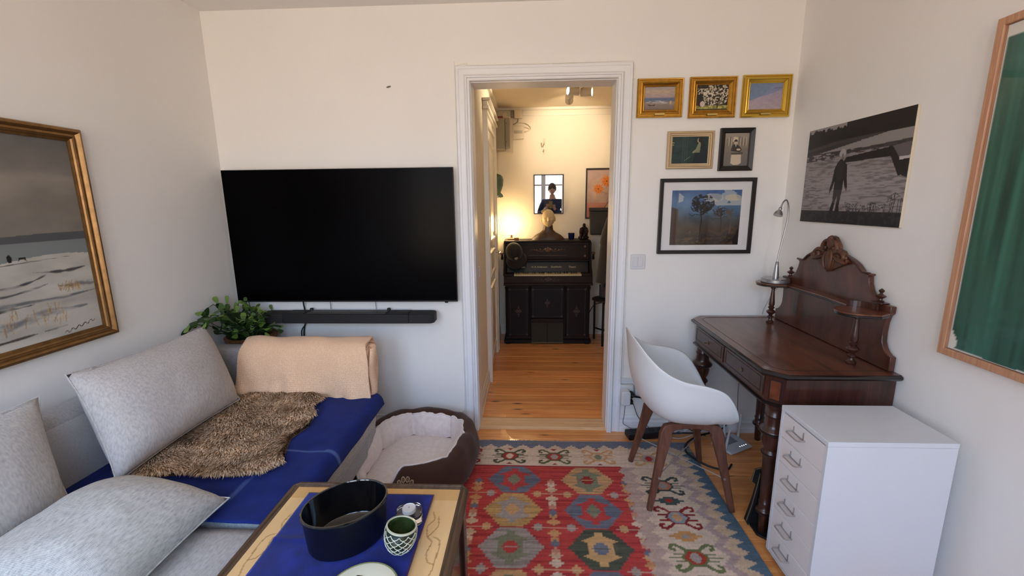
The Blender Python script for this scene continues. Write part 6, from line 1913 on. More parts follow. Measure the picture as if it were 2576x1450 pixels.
for k in range(90):
    x = rt_.choice((rt_.uniform(.46, .60), rt_.uniform(.64, .76), rt_.uniform(.78, .86), rt_.uniform(.86, .94))); y = rt_.uniform(.06, .14) if x < .86 else rt_.uniform(.22, .25)
    l_ = rt_.uniform(.02, .06) if x < .86 else .03
    cv.line([(x * W_, y * H_), ((x + rt_.uniform(-.012, .012)) * W_, (y + l_) * H_)], .0034, rt_.choice(((176, 138, 88), (150, 112, 66), (196, 160, 112))), .6)
cv.poly([(.708 * W_, .405 * H_), (.720 * W_, .405 * H_), (.722 * W_, .43 * H_), (.714 * W_, .445 * H_), (.706 * W_, .43 * H_)], (34, 32, 32)); cv.poly([(.74 * W_, .405 * H_), (.744 * W_, .425 * H_), (.765 * W_, .425 * H_), (.768 * W_, .405 * H_), (.758 * W_, .415 * H_), (.748 * W_, .415 * H_)], (40, 38, 36))
sg = [(.845 + k * .0085, .012 + .008 * math.sin(k * 2.1) + .0022 * k) for k in range(16)]
P = smoothpath([(a * W_, b_ * H_, 0) for a, b_ in sg], 5); cv.line([(p.x, p.y) for p in P], .0030, (46, 40, 38))
bronze = M('bronze_frame', srgb(150, 112, 68), rough=.36, metal=.75, var=(30, .35))
picture('snow_painting', P0, LU, LV, LN, w, h, [(0, 0), (0, .024), (.004, .032), (.014, .036), (.020, .030), (.024, .022), (.032, .022), (.035, .027), (.040, .024), (.043, .018), (.052, .015), (.052, .004)], bronze, cv, fi, 'grey winter landscape painting in a bronze frame above the sofa', art_t=.010)

# ------------------------------------------------------------------ hall: reed organ
org_m = M('organ_wood', srgb(44, 27, 21), rough=.5, spec=.22, var=(18, .35))
org_d = M('organ_dark', srgb(25, 17, 16), rough=.5, spec=.22)
og = empty('reed_organ', (.18, 4.63, 0), 'old dark reed organ with ivory keys against the hall wall', 'organ')
OXa, OXb = -.268, .622
MB().box(OXa, OXb, 4.49, 4.83, .05, .655).build('lower_case', org_m, og, bevel=.004)
MB().box(OXa - .018, OXb + .018, 4.465, 4.835, .012, .05).build('plinth', org_d, og, bevel=.006)
for (x, y) in ((OXa + .02, 4.49), (OXb - .02, 4.49), (OXa + .02, 4.80), (OXb - .02, 4.80)):
    MB().lathe([(.022, 0), (.026, .004), (.024, .012)], (x, y, 0.0005), n=12).build('foot', org_d, og)
stc = M('stencil_gold', srgb(122, 82, 50), rough=.45, metal=.2); stc2 = M('stencil_dim', srgb(72, 48, 36), rough=.5)
def fpanel(x0, x1, z0, z1, y):
    p = MB().box(x0, x1, y - .008, y, z0, z1).build('front_panel', org_d, og, bevel=.002)
    b = MB(); t = .0025; m_ = .018
    b.box(x0 + m_, x1 - m_, y - .0092, y - .0078, z0 + m_, z0 + m_ + t); b.box(x0 + m_, x1 - m_, y - .0092, y - .0078, z1 - m_ - t, z1 - m_)
    b.box(x0 + m_, x0 + m_ + t, y - .0092, y - .0078, z0 + m_ + t, z1 - m_ - t); b.box(x1 - m_ - t, x1 - m_, y - .0092, y - .0078, z0 + m_ + t, z1 - m_ - t)
    b.build('line_border', stc2, p)
    for (cx_, cz) in ((x0 + m_, z0 + m_), (x1 - m_, z0 + m_), (x0 + m_, z1 - m_), (x1 - m_, z1 - m_)):
        MB().lathe([(.011, 0), (.011, .0018)], (cx_, y - .0102, cz), axis='Y', n=8).build('corner_motif', stc2, p)
    return p
p1_ = fpanel(OXa + .03, -.022, .085, .615, 4.49); p2_ = fpanel(.005, .345, .285, .615, 4.49); p3_ = fpanel(.375, OXb - .03, .085, .615, 4.49)
def cross_motif(cx_, cz, s_, par):
    b = MB()
    for (dx, dz, r_) in ((0, 0, .016), (0, .035, .011), (0, -.035, .011), (.026, 0, .010), (-.026, 0, .010), (0, .056, .006), (0, -.056, .006), (.016, .016, .007), (-.016, .016, .007), (.016, -.016, .007), (-.016, -.016, .007)):
        b.lathe([(r_ * s_, 0), (r_ * s_, .0016)], (cx_ + dx * s_, 4.4802, cz + dz * s_), axis='Y', n=8)
    b.build('cross_motif', stc2, par)
cross_motif((OXa + .03 - .022) / 2, .36, 1.0, p1_); cross_motif((.375 + OXb - .03) / 2, .36, 1.0, p3_); cross_motif(.175, .45, .8, p2_)
for x in (-.008, .36, OXa + .012, OXb - .012):
    MB().lathe([(.012, 0), (.014, .01), (.009, .03), (.009, .50), (.014, .52), (.016, .54)], (x, 4.478, .085), n=12).build('pilaster', org_d, og, smooth=.7)
MB().box(.0, .35, 4.455, 4.49, .255, .282).build('pedal_rail', org_m, og, bevel=.003)
ped = M('pedal_felt', srgb(52, 48, 34), rough=.9, bump=(120, .3, .002))
for (xa, xb) in ((.008, .172), (.180, .344)):
    v = [(xa, 4.462, .02), (xb, 4.462, .02), (xb, 4.492, .245), (xa, 4.492, .245)]
    MB().add(v + [(p[0], p[1] + .012, p[2]) for p in v], [(0, 1, 2, 3), (7, 6, 5, 4), (0, 4, 5, 1), (1, 5, 6, 2), (2, 6, 7, 3), (3, 7, 4, 0)]).build('pedal', ped, og)
    MB().tube([(xa, 4.458, .02), (xb, 4.458, .02)], .004, 6).build('pedal_edge', M('pedal_metal', srgb(110, 100, 88), rough=.35, metal=.7), og)
MB().box(OXa - .010, OXb + .012, 4.375, 4.83, .657, .682).build('key_slip_base', org_m, og, bevel=.004)
MB().box(OXa - .006, OXb + .008, 4.380, 4.40, .684, .752).build('key_slip', org_m, og, bevel=.002)
MB().box(OXa - .006, OXb + .008, 4.402, 4.83, .684, .750).build('key_bed', org_d, og)
def ornament(cx_, cz, y, par, s_, mt):
    b = MB()
    def disc(x, z, r_): b.lathe([(r_ * s_, 0), (r_ * s_, .0015)], (cx_ + x * s_, y, cz + z * s_), axis='Y', n=8)
    for (x, z, r_) in ((0, .030, .008), (0, .018, .010), (0, 0, .009)): disc(x, z, r_)
    for k in range(-3, 4):
        a = k * .38
        b.tube([(cx_ + .006 * s_ * math.sin(a), y, cz - .002), (cx_ + .032 * s_ * math.sin(a), y, cz - .024 * s_ * math.cos(a))], .0035 * s_, 5)
    for sg_ in (-1, 1):
        for (x, z, r_) in ((.030, .010, .014), (.052, .004, .007), (.075, -.006, .005), (.090, .008, .006), (.135, .004, .007), (.165, .008, .005), (.02, .022, .006)): disc(sg_ * x, z, r_)
        b.tube(smoothpath([(cx_ + sg_ * s_ * .05, y, cz - .010 * s_), (cx_ + sg_ * s_ * .08, y, cz - .020 * s_), (cx_ + sg_ * s_ * .11, y, cz - .012 * s_), (cx_ + sg_ * s_ * .18, y, cz + .004 * s_), (cx_ + sg_ * s_ * .215, y, cz)], 4), .0022 * s_, 5)
        b.tube(smoothpath([(cx_ + sg_ * s_ * .085, y, cz + .016 * s_), (cx_ + sg_ * s_ * .10, y, cz + .010 * s_), (cx_ + sg_ * s_ * .092, y, cz - .004 * s_)], 4), .0022 * s_, 5)
    b.build('stencil_ornament', mt, par, smooth=True)
ornament(.180, .715, 4.3790, og, .75, stc2)
# keys, 29 naturals and the sharps between them
ivory = M('ivory', srgb(214, 196, 150), rough=.35); ebk = M('ebony_key', srgb(16, 13, 13), rough=.3)
kx0, kx1, nk = -.172, .520, 29
kw = (kx1 - kx0) / nk
me_k = bpy.data.meshes.new('key_white'); bb_ = MB().box(.0006, kw - .0006, 0, .125, 0, .016); me_k.from_pydata(bb_.v, [], bb_.f); me_k.materials.append(ivory)
me_b = bpy.data.meshes.new('key_black'); bb_ = MB().box(-.0048, .0048, 0, .078, 0, .011); me_b.from_pydata(bb_.v, [], bb_.f); me_b.materials.append(ebk)
oo = ORG[og.name]
for k in range(nk):
    o = link(bpy.data.objects.new('key_white', me_k), og); o.location = Vector((kx0 + k * kw, 4.405, .7525 - (.004 if k == 12 else 0))) - oo
    if k < nk - 1 and (k % 7) not in (2, 6):
        o = link(bpy.data.objects.new('key_black', me_b), og); o.location = Vector((kx0 + (k + 1) * kw, 4.450, .7690)) - oo
for (xa, xb) in ((OXa, kx0 - .002), (kx1 + .002, OXb)):
    MB().box(xa, xb, 4.405, 4.53, .7505, .772).build('key_block', org_m, og, bevel=.003)
# name board, sloping back
nb = [(OXa + .02, 4.532, .772), (OXb - .02, 4.532, .772), (OXb - .02, 4.575, .888), (OXa + .02, 4.575, .888)]
nbm = M('name_board', srgb(18, 22, 28), rough=.3, coat=.3)
MB().add(nb + [(p[0], p[1] + .02, p[2]) for p in nb], [(0, 1, 2, 3), (7, 6, 5, 4), (0, 4, 5, 1), (1, 5, 6, 2), (2, 6, 7, 3), (3, 7, 4, 0)]).build('name_board', nbm, og)
lett = M('gold_lettering', srgb(190, 178, 140), rough=.4, metal=.3)
slope = math.atan2(.043, .116)
def lettering(txt, x, z, size):
    cu = bpy.data.curves.new('lettering', 'FONT'); cu.body = txt; cu.size = size; cu.extrude = .0006; cu.align_x = 'CENTER'
    cu.space_character = .95; cu.shear = .12
    cu.materials.append(lett)
    tmp = link(bpy.data.objects.new('lettering_outline', cu))
    bpy.context.view_layer.update()
    me = bpy.data.meshes.new_from_object(tmp.evaluated_get(bpy.context.evaluated_depsgraph_get()))
    bpy.data.objects.remove(tmp); bpy.data.curves.remove(cu)
    o = link(bpy.data.objects.new('lettering', me), og)
    yy = 4.532 + (z - .772) / .116 * .043 - .0012
    o.location = Vector((x, yy, z)) - oo; o.rotation_euler = (PI / 2 - slope, 0, 0)
lettering('H. A. Andersson', .092, .818, .026); lettering('Stockholm.', .272, .818, .028); lettering('Patent.', .440, .816, .030); lettering('Patent.', -.095, .816, .030)
MB().box(OXa + .012, OXb - .012, 4.535, 4.60, .889, .905).build('music_ledge', org_m, og, bevel=.003)
MB().box(OXa + .012, OXb - .012, 4.560, 4.83, .906, 1.085).build('upper_case', org_m, og, bevel=.004)
up_ = MB().box(OXa + .035, OXb - .035, 4.549, 4.560, .925, 1.055).build('upper_panel', org_m, og, bevel=.003)
ornament(.180, 1.005, 4.5470, og, .85, stc)
MB().box(-.02, .38, 4.535, 4.5488, .945, .952).build('music_rest', M('rest_edge', srgb(78, 54, 44), rough=.4), og, bevel=.002)
for (cx_, cz) in ((OXa + .055, 1.04), (OXb - .055, 1.04), (OXa + .055, .94), (OXb - .055, .94)):
    MB().lathe([(.012, 0), (.012, .002)], (cx_, 4.5465, cz), axis='Y', n=8).build('corner_motif', stc, og)
MB().box(OXa - .012, OXb + .004, 4.535, 4.84, 1.086, 1.102).build('lid', org_d, og, bevel=.004)
for s_, x in ((-1, OXa - .002), (1, OXb - .002)):
    MB().prism([(4.40, .752), (4.43, .80), (4.47, .83), (4.50, .88), (4.53, .95), (4.54, 1.084), (4.80, 1.084), (4.80, .752)], x - .012, x + .012, 'X').build('side_bracket', org_d, og, bevel=.004)
    MB().box(x + s_ * .013 - .03 * (s_ < 0) - 0, x + s_ * .013 + .03 * (s_ > 0), 4.46, 4.53, .968, .985).build('candle_shelf', M('shelf_wood', srgb(92, 60, 44), rough=.5), og, bevel=.003)
    MB().lathe([(.010, 0), (.014, .015), (.009, .04), (.012, .055)], (x + s_ * .026, 4.49, .912), n=10).build('shelf_bracket', org_d, og, smooth=True)

# ------------------------------------------------------------------ things on the organ
TZO = 1.1022
def head_mesh(c, s_, facing=-1):
    """face looks along -Y; s_ = head height"""
    b = MB(); nu, nv = 110, 80
    def fn(u, v):
        th = 2 * PI * u; ph = PI * v
        x = math.sin(ph) * math.sin(th); y = -math.sin(ph) * math.cos(th); z = math.cos(ph)
        w_ = .36 * (1 - .22 * max(0, -z) ** 1.4); dpt = .43
        if y > 0: dpt = .45
        X, Y, Z = x * w_, y * dpt, z * .5
        front = max(0, -y)
        jaw = max(0, -z)
        Y *= 1 - .14 * jaw * (1 if y < 0 else 1.6)
        X *= 1 - .20 * jaw ** 2
        g = lambda cx_, cz, rx, rz: math.exp(-((X - cx_) / rx) ** 2 - ((Z - cz) / rz) ** 2)
        if y < -.2:
            Y -= .12 * g(0, -.06, .045, .075) + .075 * g(0, .02, .03, .07)          # nose
            Y += .060 * (g(.13, .02, .07, .035) + g(-.13, .02, .07, .035))            # eye sockets
            Y -= .040 * (g(.13, .005, .045, .022) + g(-.13, .005, .045, .022))        # lids
            Y -= .030 * (g(.13, .09, .09, .025) + g(-.13, .09, .09, .025))            # brow
            Y -= .050 * g(0, -.215, .075, .022) + .050 * g(0, -.262, .065, .022)      # lips
            Y += .045 * g(0, -.238, .06, .010)
            Y -= .045 * g(0, -.38, .08, .06)                                          # chin
            Y -= .02 * (g(.19, -.12, .07, .07) + g(-.19, -.12, .07, .07))             # cheeks
        return Vector(c) + Vector((X, Y, Z)) * s_
    b.grid(fn, nu, nv, closeu=True)
    return b
bu = empty('portrait_bust', (.185, 4.67, TZO), 'sculpted bust with pale bald head and dark shoulders on the organ', 'bust')
bc_ = Vector((.188, 4.665, 1.325))
bone = M('bust_pale', srgb(206, 184, 142), rough=.4, var=(20, .12)); brz = M('bust_bronze', srgb(74, 52, 40), rough=.45, var=(14, .4), bump=(40, .2, .004))
hd_ = head_mesh(bc_, .196).build('head', bone, bu, smooth=3.0)
for s_ in (-1, 1):
    MB().sphere(bc_ + Vector((s_ * .072, .010, -.006)), .008, .016, .026, 10, 8).build('ear', bone, bu, smooth=True)
def bust_fn(u, v):
    t = 2 * PI * u
    z = 1.262 - v * (1.262 - TZO)
    prof = np.interp(v, [0, .12, .35, .48, .62, .8, 1.0], [.046, .049, .055, .082, .136, .170, .182])
    dpt = np.interp(v, [0, .12, .35, .48, .62, .8, 1.0], [.044, .046, .048, .052, .062, .075, .082])
    x = prof * math.copysign(abs(math.cos(t)) ** .85, math.cos(t)); y = dpt * math.copysign(abs(math.sin(t)) ** .9, math.sin(t))
    zz = z - (.018 * (abs(x) / .18) ** 2 if .45 < v < 1 else 0)
    if v > .55 and y < 0: y -= .010 * math.exp(-((abs(x) - .08) / .05) ** 2)
    return Vector((.187 + x, 4.675 + y, max(zz, TZO + .0003)))
MB().grid(bust_fn, 44, 22, closeu=True).build('shoulders', brz, bu, smooth=3.0)
# blue tumbler
cbm = M('blue_glass', srgb(20, 26, 70), rough=.1, coat=.5)
tag(MB().lathe([(0, 0), (.028, 0), (.030, .003), (.036, .068), (.034, .068), (.0285, .006), (0, .005)], (.435, 4.68, TZO + .0003), n=24, caps=False).build('tumbler', cbm, smooth=.7), 'dark blue glass tumbler on the organ beside the bust', 'tumbler')
# small bronze figurine, plain seated form
fg = empty('figurine', (.565, 4.68, TZO), 'small dark bronze figurine on the right end of the organ lid', 'figurine')
b = MB()
def blob(c, r, sub=0): b.sphere(c, *r, 14, 10)
fz = TZO
blob((.565, 4.685, fz + .020), (.058, .045, .026))
b.tube(smoothpath([(.585, 4.70, fz + .03), (.588, 4.70, fz + .07), (.583, 4.695, fz + .11), (.570, 4.688, fz + .128)], 5), [.026] * 6 + [.030] * 5 + [.020] * 5, 10)
b.tube(smoothpath([(.548, 4.695, fz + .03), (.542, 4.695, fz + .075), (.550, 4.69, fz + .112), (.562, 4.685, fz + .124)], 5), [.022] * 6 + [.024] * 5 + [.014] * 5, 10)
blob((.568, 4.672, fz + .150), (.017, .018, .021))
b.tube(smoothpath([(.596, 4.69, fz + .115), (.604, 4.665, fz + .085), (.585, 4.65, fz + .065), (.560, 4.65, fz + .062)], 5), [.012] * 16, 8)
b.tube(smoothpath([(.540, 4.69, fz + .110), (.530, 4.67, fz + .085), (.546, 4.652, fz + .072)], 5), [.010] * 11, 8)
b.tube(smoothpath([(.585, 4.68, fz + .04), (.575, 4.645, fz + .055), (.555, 4.632, fz + .030), (.552, 4.63, fz + .006)], 5), [.017] * 8 + [.012] * 8, 8)
b.tube(smoothpath([(.555, 4.68, fz + .04), (.535, 4.65, fz + .050), (.525, 4.638, fz + .028), (.528, 4.636, fz + .006)], 5), [.015] * 8 + [.011] * 8, 8)
b.build('figure', M('dark_bronze', srgb(58, 42, 32), rough=.3, metal=.5, var=(40, .3)), fg, smooth=3.0)
# black cap hung on the organ corner
cap = empty('baseball_cap', (-.165, 4.42, .86), 'black baseball cap with a small white mark hanging on the organ corner', 'cap')
cap_m = M('cap_cloth', srgb(20, 18, 18), rough=.85, sheen=.2)
CM = Matrix.Translation((-.168, 4.455, .995)) @ Matrix.Rotation(math.radians(-14), 4, 'Y') @ Matrix.Rotation(math.radians(62), 4, 'X')
def crown(u, v):
    t = 2 * PI * u; ph = PI / 2 * v
    r_ = .088 * math.cos(ph) ** .8; seam = 1 - .02 * abs(math.cos(3 * t)) ** 12
    return CM @ Vector((r_ * math.cos(t) * seam, r_ * math.sin(t) * 1.12 * seam, .105 * math.sin(ph)))
MB().grid(crown, 48, 12, closeu=True).build('crown', cap_m, cap, smooth=3.0)
def brim(u, v):
    a = -PI * .92 + u * PI * .84
    r_ = .086 + v * .075 * math.sin(u * PI) ** .6
    return CM @ Vector((r_ * math.cos(a) * .98, r_ * math.sin(a) * 1.10, -.004 - .030 * v * v + .012 * math.cos((u - .5) * 3) * 0))
MB().grid(brim, 24, 6).build('brim', cap_m, cap, smooth=3.0, solid=.004)
MB().sphere(CM @ Vector((0, 0, .106)), .006, .006, .004, 8, 6).build('top_button', cap_m, cap, smooth=True)
wmk = M('white_mark', srgb(210, 206, 200), rough=.7)
def cappt(u, v): 
    p = crown(u, v); n_ = (crown(u + .01, v) - p).cross(crown(u, v + .02) - p).normalized(); return p + n_ * .0015
for (a0, a1) in (((.735, .30), (.770, .17)), ((.757, .33), (.785, .20)), ((.780, .36), (.800, .26))):
    pts = [cappt(a0[0] + (a1[0] - a0[0]) * k / 4, a0[1] + (a1[1] - a0[1]) * k / 4) for k in range(5)]
    MB().tube(pts, .0024, 5).build('white_mark', wmk, cap, smooth=True)
MB().tube([cappt(.728, .26), cappt(.765, .38)], .0018, 5).build('white_mark', wmk, cap)
# glowing lamp behind the cap
gl = empty('table_lamp', (-.205, 4.70, TZO), 'small glowing lamp behind the black cap on the organ', 'lamp')
MB().lathe([(.045, 0), (.045, .012), (.030, .018), (.012, .022), (.010, .050), (.018, .055)], (-.205, 4.70, TZO + .0003), n=20).build('lamp_foot', M('lamp_wood', srgb(110, 74, 46), rough=.5), gl, smooth=.7)
MB().lathe([(.016, .055), (.040, .070), (.054, .098), (.050, .125), (.034, .146), (.012, .154), (0, .155)], (-.205, 4.70, TZO), n=24, caps=False).build('lamp_globe', M('lamp_globe', srgb(255, 220, 160), rough=.4, emit=((1.0, .70, .34, 1), 12.0)), gl, smooth=.9)
ld = bpy.data.lights.new('lamp_bulb', 'POINT'); ld.energy = 1.5; ld.color = (1.0, .68, .34); ld.shadow_soft_size = .06
lo = bpy.data.objects.new('lamp_bulb', ld); COL.objects.link(lo); lo.parent = gl; lo.location = (.0, -.02, .19)
tag(MB().box(-.175, -.125, 4.60, 4.66, TZO + .0003, TZO + .028).build('small_box', M('wooden_box', srgb(150, 104, 62), rough=.6), bevel=.003), 'small wooden box beside the glowing lamp on the organ', 'box')

# ------------------------------------------------------------------ hall pictures
GU, GV, GN = Vector((1, 0, 0)), Vector((0, 0, 1)), Vector((0, -1, 0))
# face painting behind glass, mirrors the window
w, h = .324, .423
cv = Canvas(w - .024, h - .024, .0035, (70, 66, 58)); W_, H_ = cv.w, cv.h
cv.c *= (.7 + .6 * cv.noise(20, 20, 91, 3))[..., None]
cv.poly([(.33 * W_, .1 * H_), (.33 * W_, .48 * H_), (.62 * W_, .48 * H_), (.60 * W_, .1 * H_)], (150, 128, 74)); cv.poly([(.62 * W_, 0), (.62 * W_, .45 * H_), (W_, .40 * H_), (W_, 0)], (52, 62, 86))
cv.poly([(0, 0), (0, .28 * H_), (.33 * W_, .42 * H_), (.33 * W_, 0)], (58, 58, 74)); cv.ell(.70 * W_, .74 * H_, .045, .060, (150, 134, 104)); cv.line([(.66 * W_, .75 * H_), (.69 * W_, .70 * H_), (.68 * W_, .66 * H_)], .004, (60, 50, 44))
thin_bl = M('thin_dark_frame', srgb(40, 24, 18), rough=.4)
mir = bpy.data.materials.new('strong_reflecting_glass'); mir.use_nodes = True
nt = mir.node_tree; N = nt.nodes; L = nt.links; N.clear()
o_ = N.new('ShaderNodeOutputMaterial'); mx = N.new('ShaderNodeMixShader'); mx.inputs[0].default_value = .55
tr_ = N.new('ShaderNodeBsdfTransparent'); g2 = N.new('ShaderNodeBsdfGlossy'); g2.inputs['Roughness'].default_value = 0.0
L.new(tr_.outputs[0], mx.inputs[1]); L.new(g2.outputs[0], mx.inputs[2]); L.new(mx.outputs[0], o_.inputs[0])
P0 = Vector((.036, HYB - .0006, 1.368))
rg = empty('glazed_picture', P0 + GU * (w / 2), 'thin-framed glazed picture above the bust, its glass mirroring the bright window', 'picture')
frame_loop(P0, GU, GV, GN, w, h, [(0, 0), (0, .018), (.009, .018), (.011, .012), (.011, .003)]).build('frame', thin_bl, rg)
slab(P0, GU, GV, GN, .003, w - .003, .003, h - .003, .0, .004).build('backing', MATS['backing_board'], rg)
cv.build('painting', art_m, P0 + GU * .012 + GV * .012 + GN * .0055, GU, GV, rg)
slab(P0, GU, GV, GN, .010, w - .010, .010, h - .010, .0085, .010).build('glass', mir, rg)
# flowers in a vase
w, h = .37, .536
cv = Canvas(w - .03, h - .03, .0032, (196, 166, 150)); W_, H_ = cv.w, cv.h
cv.c *= (.88 + .24 * cv.noise(12, 12, 95, 3))[..., None]
cv.put((cv.noise(6, 6, 96, 2) > .55) & (cv.v > .28 * H_), (176, 150, 150), .6)
cv.put((cv.v < .31 * H_) & (cv.u < .60 * W_), (204, 136, 118), .9); cv.put(cv.v < .22 * H_, (196, 120, 100), .6)
vase = [(.52, .0), (.54, .18), (.66, .30), (.74, .38), (.74, .47), (.96, .47), (.98, .36), (1.0, .30), (1.0, 0)]
cv.poly([(a * W_, b_ * H_) for a, b_ in vase], (206, 182, 150))
P = smoothpath([(a * W_, b_ * H_, 0) for a, b_ in vase[1:7]], 6); cv.line([(p.x, p.y) for p in P], .006, (66, 46, 36)); cv.ell(.85 * W_, .47 * H_, .036, .010, (120, 92, 66))
for (fx_, fy_, r_) in ((.36, .60, .072), (.62, .76, .085), (.90, .76, .085)):
    for k in range(14):
        a = k * 2 * PI / 14 + fx_; d_ = Vector((math.cos(a), math.sin(a))); s_ = Vector((-d_.y, d_.x)) * .011
        c_ = Vector((fx_ * W_, fy_ * H_)); e_ = c_ + d_ * r_ * (1 if k % 2 else .75)
        m1 = c_ + d_ * r_ * .4
        cv.poly([tuple(c_), tuple(m1 + s_), tuple(e_), tuple(m1 - s_)], (222, 134, 62) if k % 2 else (206, 116, 54))
    cv.ell(fx_ * W_, fy_ * H_, .007, .007, (92, 52, 34))
cv.ell(.80 * W_, .60 * H_, .022, .026, (140, 162, 70), .9); cv.ell(.97 * W_, .55 * H_, .02, .03, (140, 162, 70), .9)
for (a, b_) in (((.40, .54), (.78, .48)), ((.64, .68), (.82, .48)), ((.88, .68), (.87, .48))):
    cv.line([(a[0] * W_, a[1] * H_), (b_[0] * W_, b_[1] * H_)], .003, (126, 116, 70))
P0 = Vector((.598, HYB - .0006, 1.313))
fr_ = empty('flower_painting', P0 + GU * (w / 2), 'painting of orange flowers in a vase in a dark frame', 'painting')
frame_loop(P0, GU, GV, GN, w, h, [(0, 0), (0, .022), (.012, .022), (.014, .016), (.014, .003)]).build('frame', thin_bl, fr_)
slab(P0, GU, GV, GN, .003, w - .003, .003, h - .003, .0, .004).build('backing', MATS['backing_board'], fr_)
cv.build('painting', art_m, P0 + GU * .015 + GV * .015 + GN * .008, GU, GV, fr_)
# dark letter box hanging in front of it
lb = empty('letter_box', (.77, 4.72, 1.13), 'dark grey lidded box hanging on the hall wall below the flower painting', 'box')
gr_d = M('dark_grey_metal', srgb(58, 54, 46), rough=.55, bump=(60, .1, .003))
MB().prism([(.652, 1.142), (.885, 1.142), (.892, 1.395), (.640, 1.395)], 4.74, HYB - .024, 'Y').build('body', gr_d, lb, bevel=.004)
MB().prism([(.636, 1.397), (.896, 1.397), (.898, 1.432), (.634, 1.432)], 4.73, HYB - .024, 'Y').build('lid', gr_d, lb, bevel=.004)
MB().box(.652, .885, 4.735, 4.7395, 1.142, 1.160).build('lower_edge', dark_leg_m, lb)
# teal mask
mk = empty('wall_mask', (-.325, 4.75, 1.55), 'long teal wall mask in the hall corner above the lamp', 'mask')
teal = M('teal_glaze', srgb(58, 84, 72), rough=.35, var=(30, .35), coat=.3)
def mask_fn(u, v):
    t = -PI / 2 + PI * u; z = 1.80 - v * .25
    wv_ = np.interp(v, [0, .02, .06, .12, .25, .5, .7, .82, .92, 1], [.004, .02, .036, .048, .056, .052, .038, .028, .026, .012])
    return Vector((HXL + .002 + abs(math.cos(t)) * wv_ * 1.25, 4.76 + math.sin(t) * wv_ * 1.3, z))
MB().grid(mask_fn, 28, 60).build('face', teal, mk, smooth=3.0)
MB().prism([(-.352, 1.62), (-.318, 1.60), (-.296, 1.575), (-.292, 1.555), (-.315, 1.548), (-.352, 1.556)], 4.735, 4.785, 'Y').build('chin', teal, mk, bevel=.006)
# meter boxes, sockets, router and cable high in the corner
mg = M('meter_grey', srgb(146, 140, 126), rough=.55); mw = M('box_white', srgb(224, 214, 194), rough=.5)
mb_ = empty('meter_cabinet', (-.295, 4.70, 2.02), 'grey metal meter cabinet in the upper hall corner', 'meter box')
MB().box(HXL + .0005, -.262, 4.62, 4.80, 2.035, 2.335).build('cabinet', mg, mb_, bevel=.006)
MB().box(-.260, -.215, 4.66, 4.815, 2.06, 2.345).build('side_cover', mg, mb_, bevel=.005)
MB().box(HXL + .0005, -.185, 4.816, HYB - .0005, 2.02, 2.36).build('back_board', mw, mb_, bevel=.003)
MB().box(-.335, -.280, 4.66, 4.74, 2.336, 2.362).build('fuse_block', M('fuse_red', srgb(112, 40, 30), rough=.4), mb_, bevel=.003)
for z in (2.11, 2.29):
    MB().lathe([(.004, 0), (.004, .003)], (-.2455, 4.6572, z), axis='Y', n=8).build('screw', dark_leg_m, mb_)
jb = empty('junction_box', (-.12, HYB - .03, 2.37), 'white junction box near the hall ceiling', 'junction box')
MB().box(-.168, -.085, HYB - .045, HYB - .0005, 2.365, 2.447).build('box', mw, jb, bevel=.004)
MB().box(-.205, -.172, HYB - .03, HYB - .0005, 2.38, 2.447).build('side_box', mg, jb, bevel=.003)
so_ = empty('round_socket', (-.27, HYB - .03, 2.37), 'round white wall socket beside the junction box', 'socket')
MB().lathe([(.038, 0), (.038, -.02), (.030, -.026), (.028, -.014), (0, -.014)], (-.262, HYB - .0005, 2.405), axis='Y', n=22, caps=False).build('socket', mw, so_, smooth=.6)
MB().tube([(-.275, HYB - .02, 2.366), (-.225, HYB - .03, 2.372), (-.215, HYB - .02, 2.376)], .014, 8).build('plug', mw, so_, smooth=True)
fb = empty('fibre_box', (-.13, HYB - .03, 2.16), 'white fibre modem with coiled cable under the junction box', 'modem')
MB().box(-.186, -.068, HYB - .036, HYB - .0005, 2.160, 2.292).build('box', mw, fb, bevel=.005)
for k in range(5):
    MB().box(-.172, -.082, HYB - .0372, HYB - .0358, 2.215 + k * .006, 2.218 + k * .006).build('vent', mg, fb)
MB().tube(smoothpath([(-.19, HYB - .012, 2.30), (-.12, HYB - .02, 2.325), (-.04, HYB - .02, 2.315), (.005, HYB - .015, 2.275), (-.01, HYB - .015, 2.245), (-.067, HYB - .02, 2.24)], 7), .004, 6).build('cable', mw, fb, smooth=True)
MB().tube(smoothpath([(-.067, HYB - .018, 2.285), (-.02, HYB - .018, 2.270), (-.008, HYB - .018, 2.256), (-.04, HYB - .022, 2.236), (-.067, HYB - .024, 2.228)], 7), .0035, 6).build('cable', mw, fb, smooth=True)
cable('hall_cable', [(-.13, HYB - .03, 2.364), (-.135, HYB - .02, 2.335), (-.16, HYB - .015, 2.315), (-.19, HYB - .012, 2.305)], .006, mg, 'grey cable hanging between junction box and modem')
hk = empty('coat_hook', (.15, HYB - .02, 2.0), 'white metal hook on the hall wall above the glazed picture', 'hook')
MB().box(.138, .156, HYB - .006, HYB - .0005, 2.0, 2.17).build('plate', mw, hk, bevel=.002)
MB().tube(smoothpath([(.147, HYB - .006, 2.11), (.147, HYB - .06, 2.10), (.147, HYB - .10, 2.12), (.147, HYB - .11, 2.15)], 5), .006, 8).build('prong', mw, hk, smooth=True)
MB().tube(smoothpath([(.147, HYB - .006, 2.05), (.147, HYB - .03, 2.035), (.147, HYB - .045, 2.05)], 5), .005, 8).build('prong', mw, hk, smooth=True)
hs = empty('hall_switch', (HXL, 2.94, 1.0), 'white light switch on the hall wall just inside the doorway', 'light switch')
MB().box(HXL + .0004, HXL + .010, 2.905, 2.985, .985, 1.065).build('plate', wp, hs, bevel=.002)
MB().box(HXL + .0102, HXL + .014, 2.918, 2.972, .998, 1.052).build('rocker', wp, hs, bevel=.001)

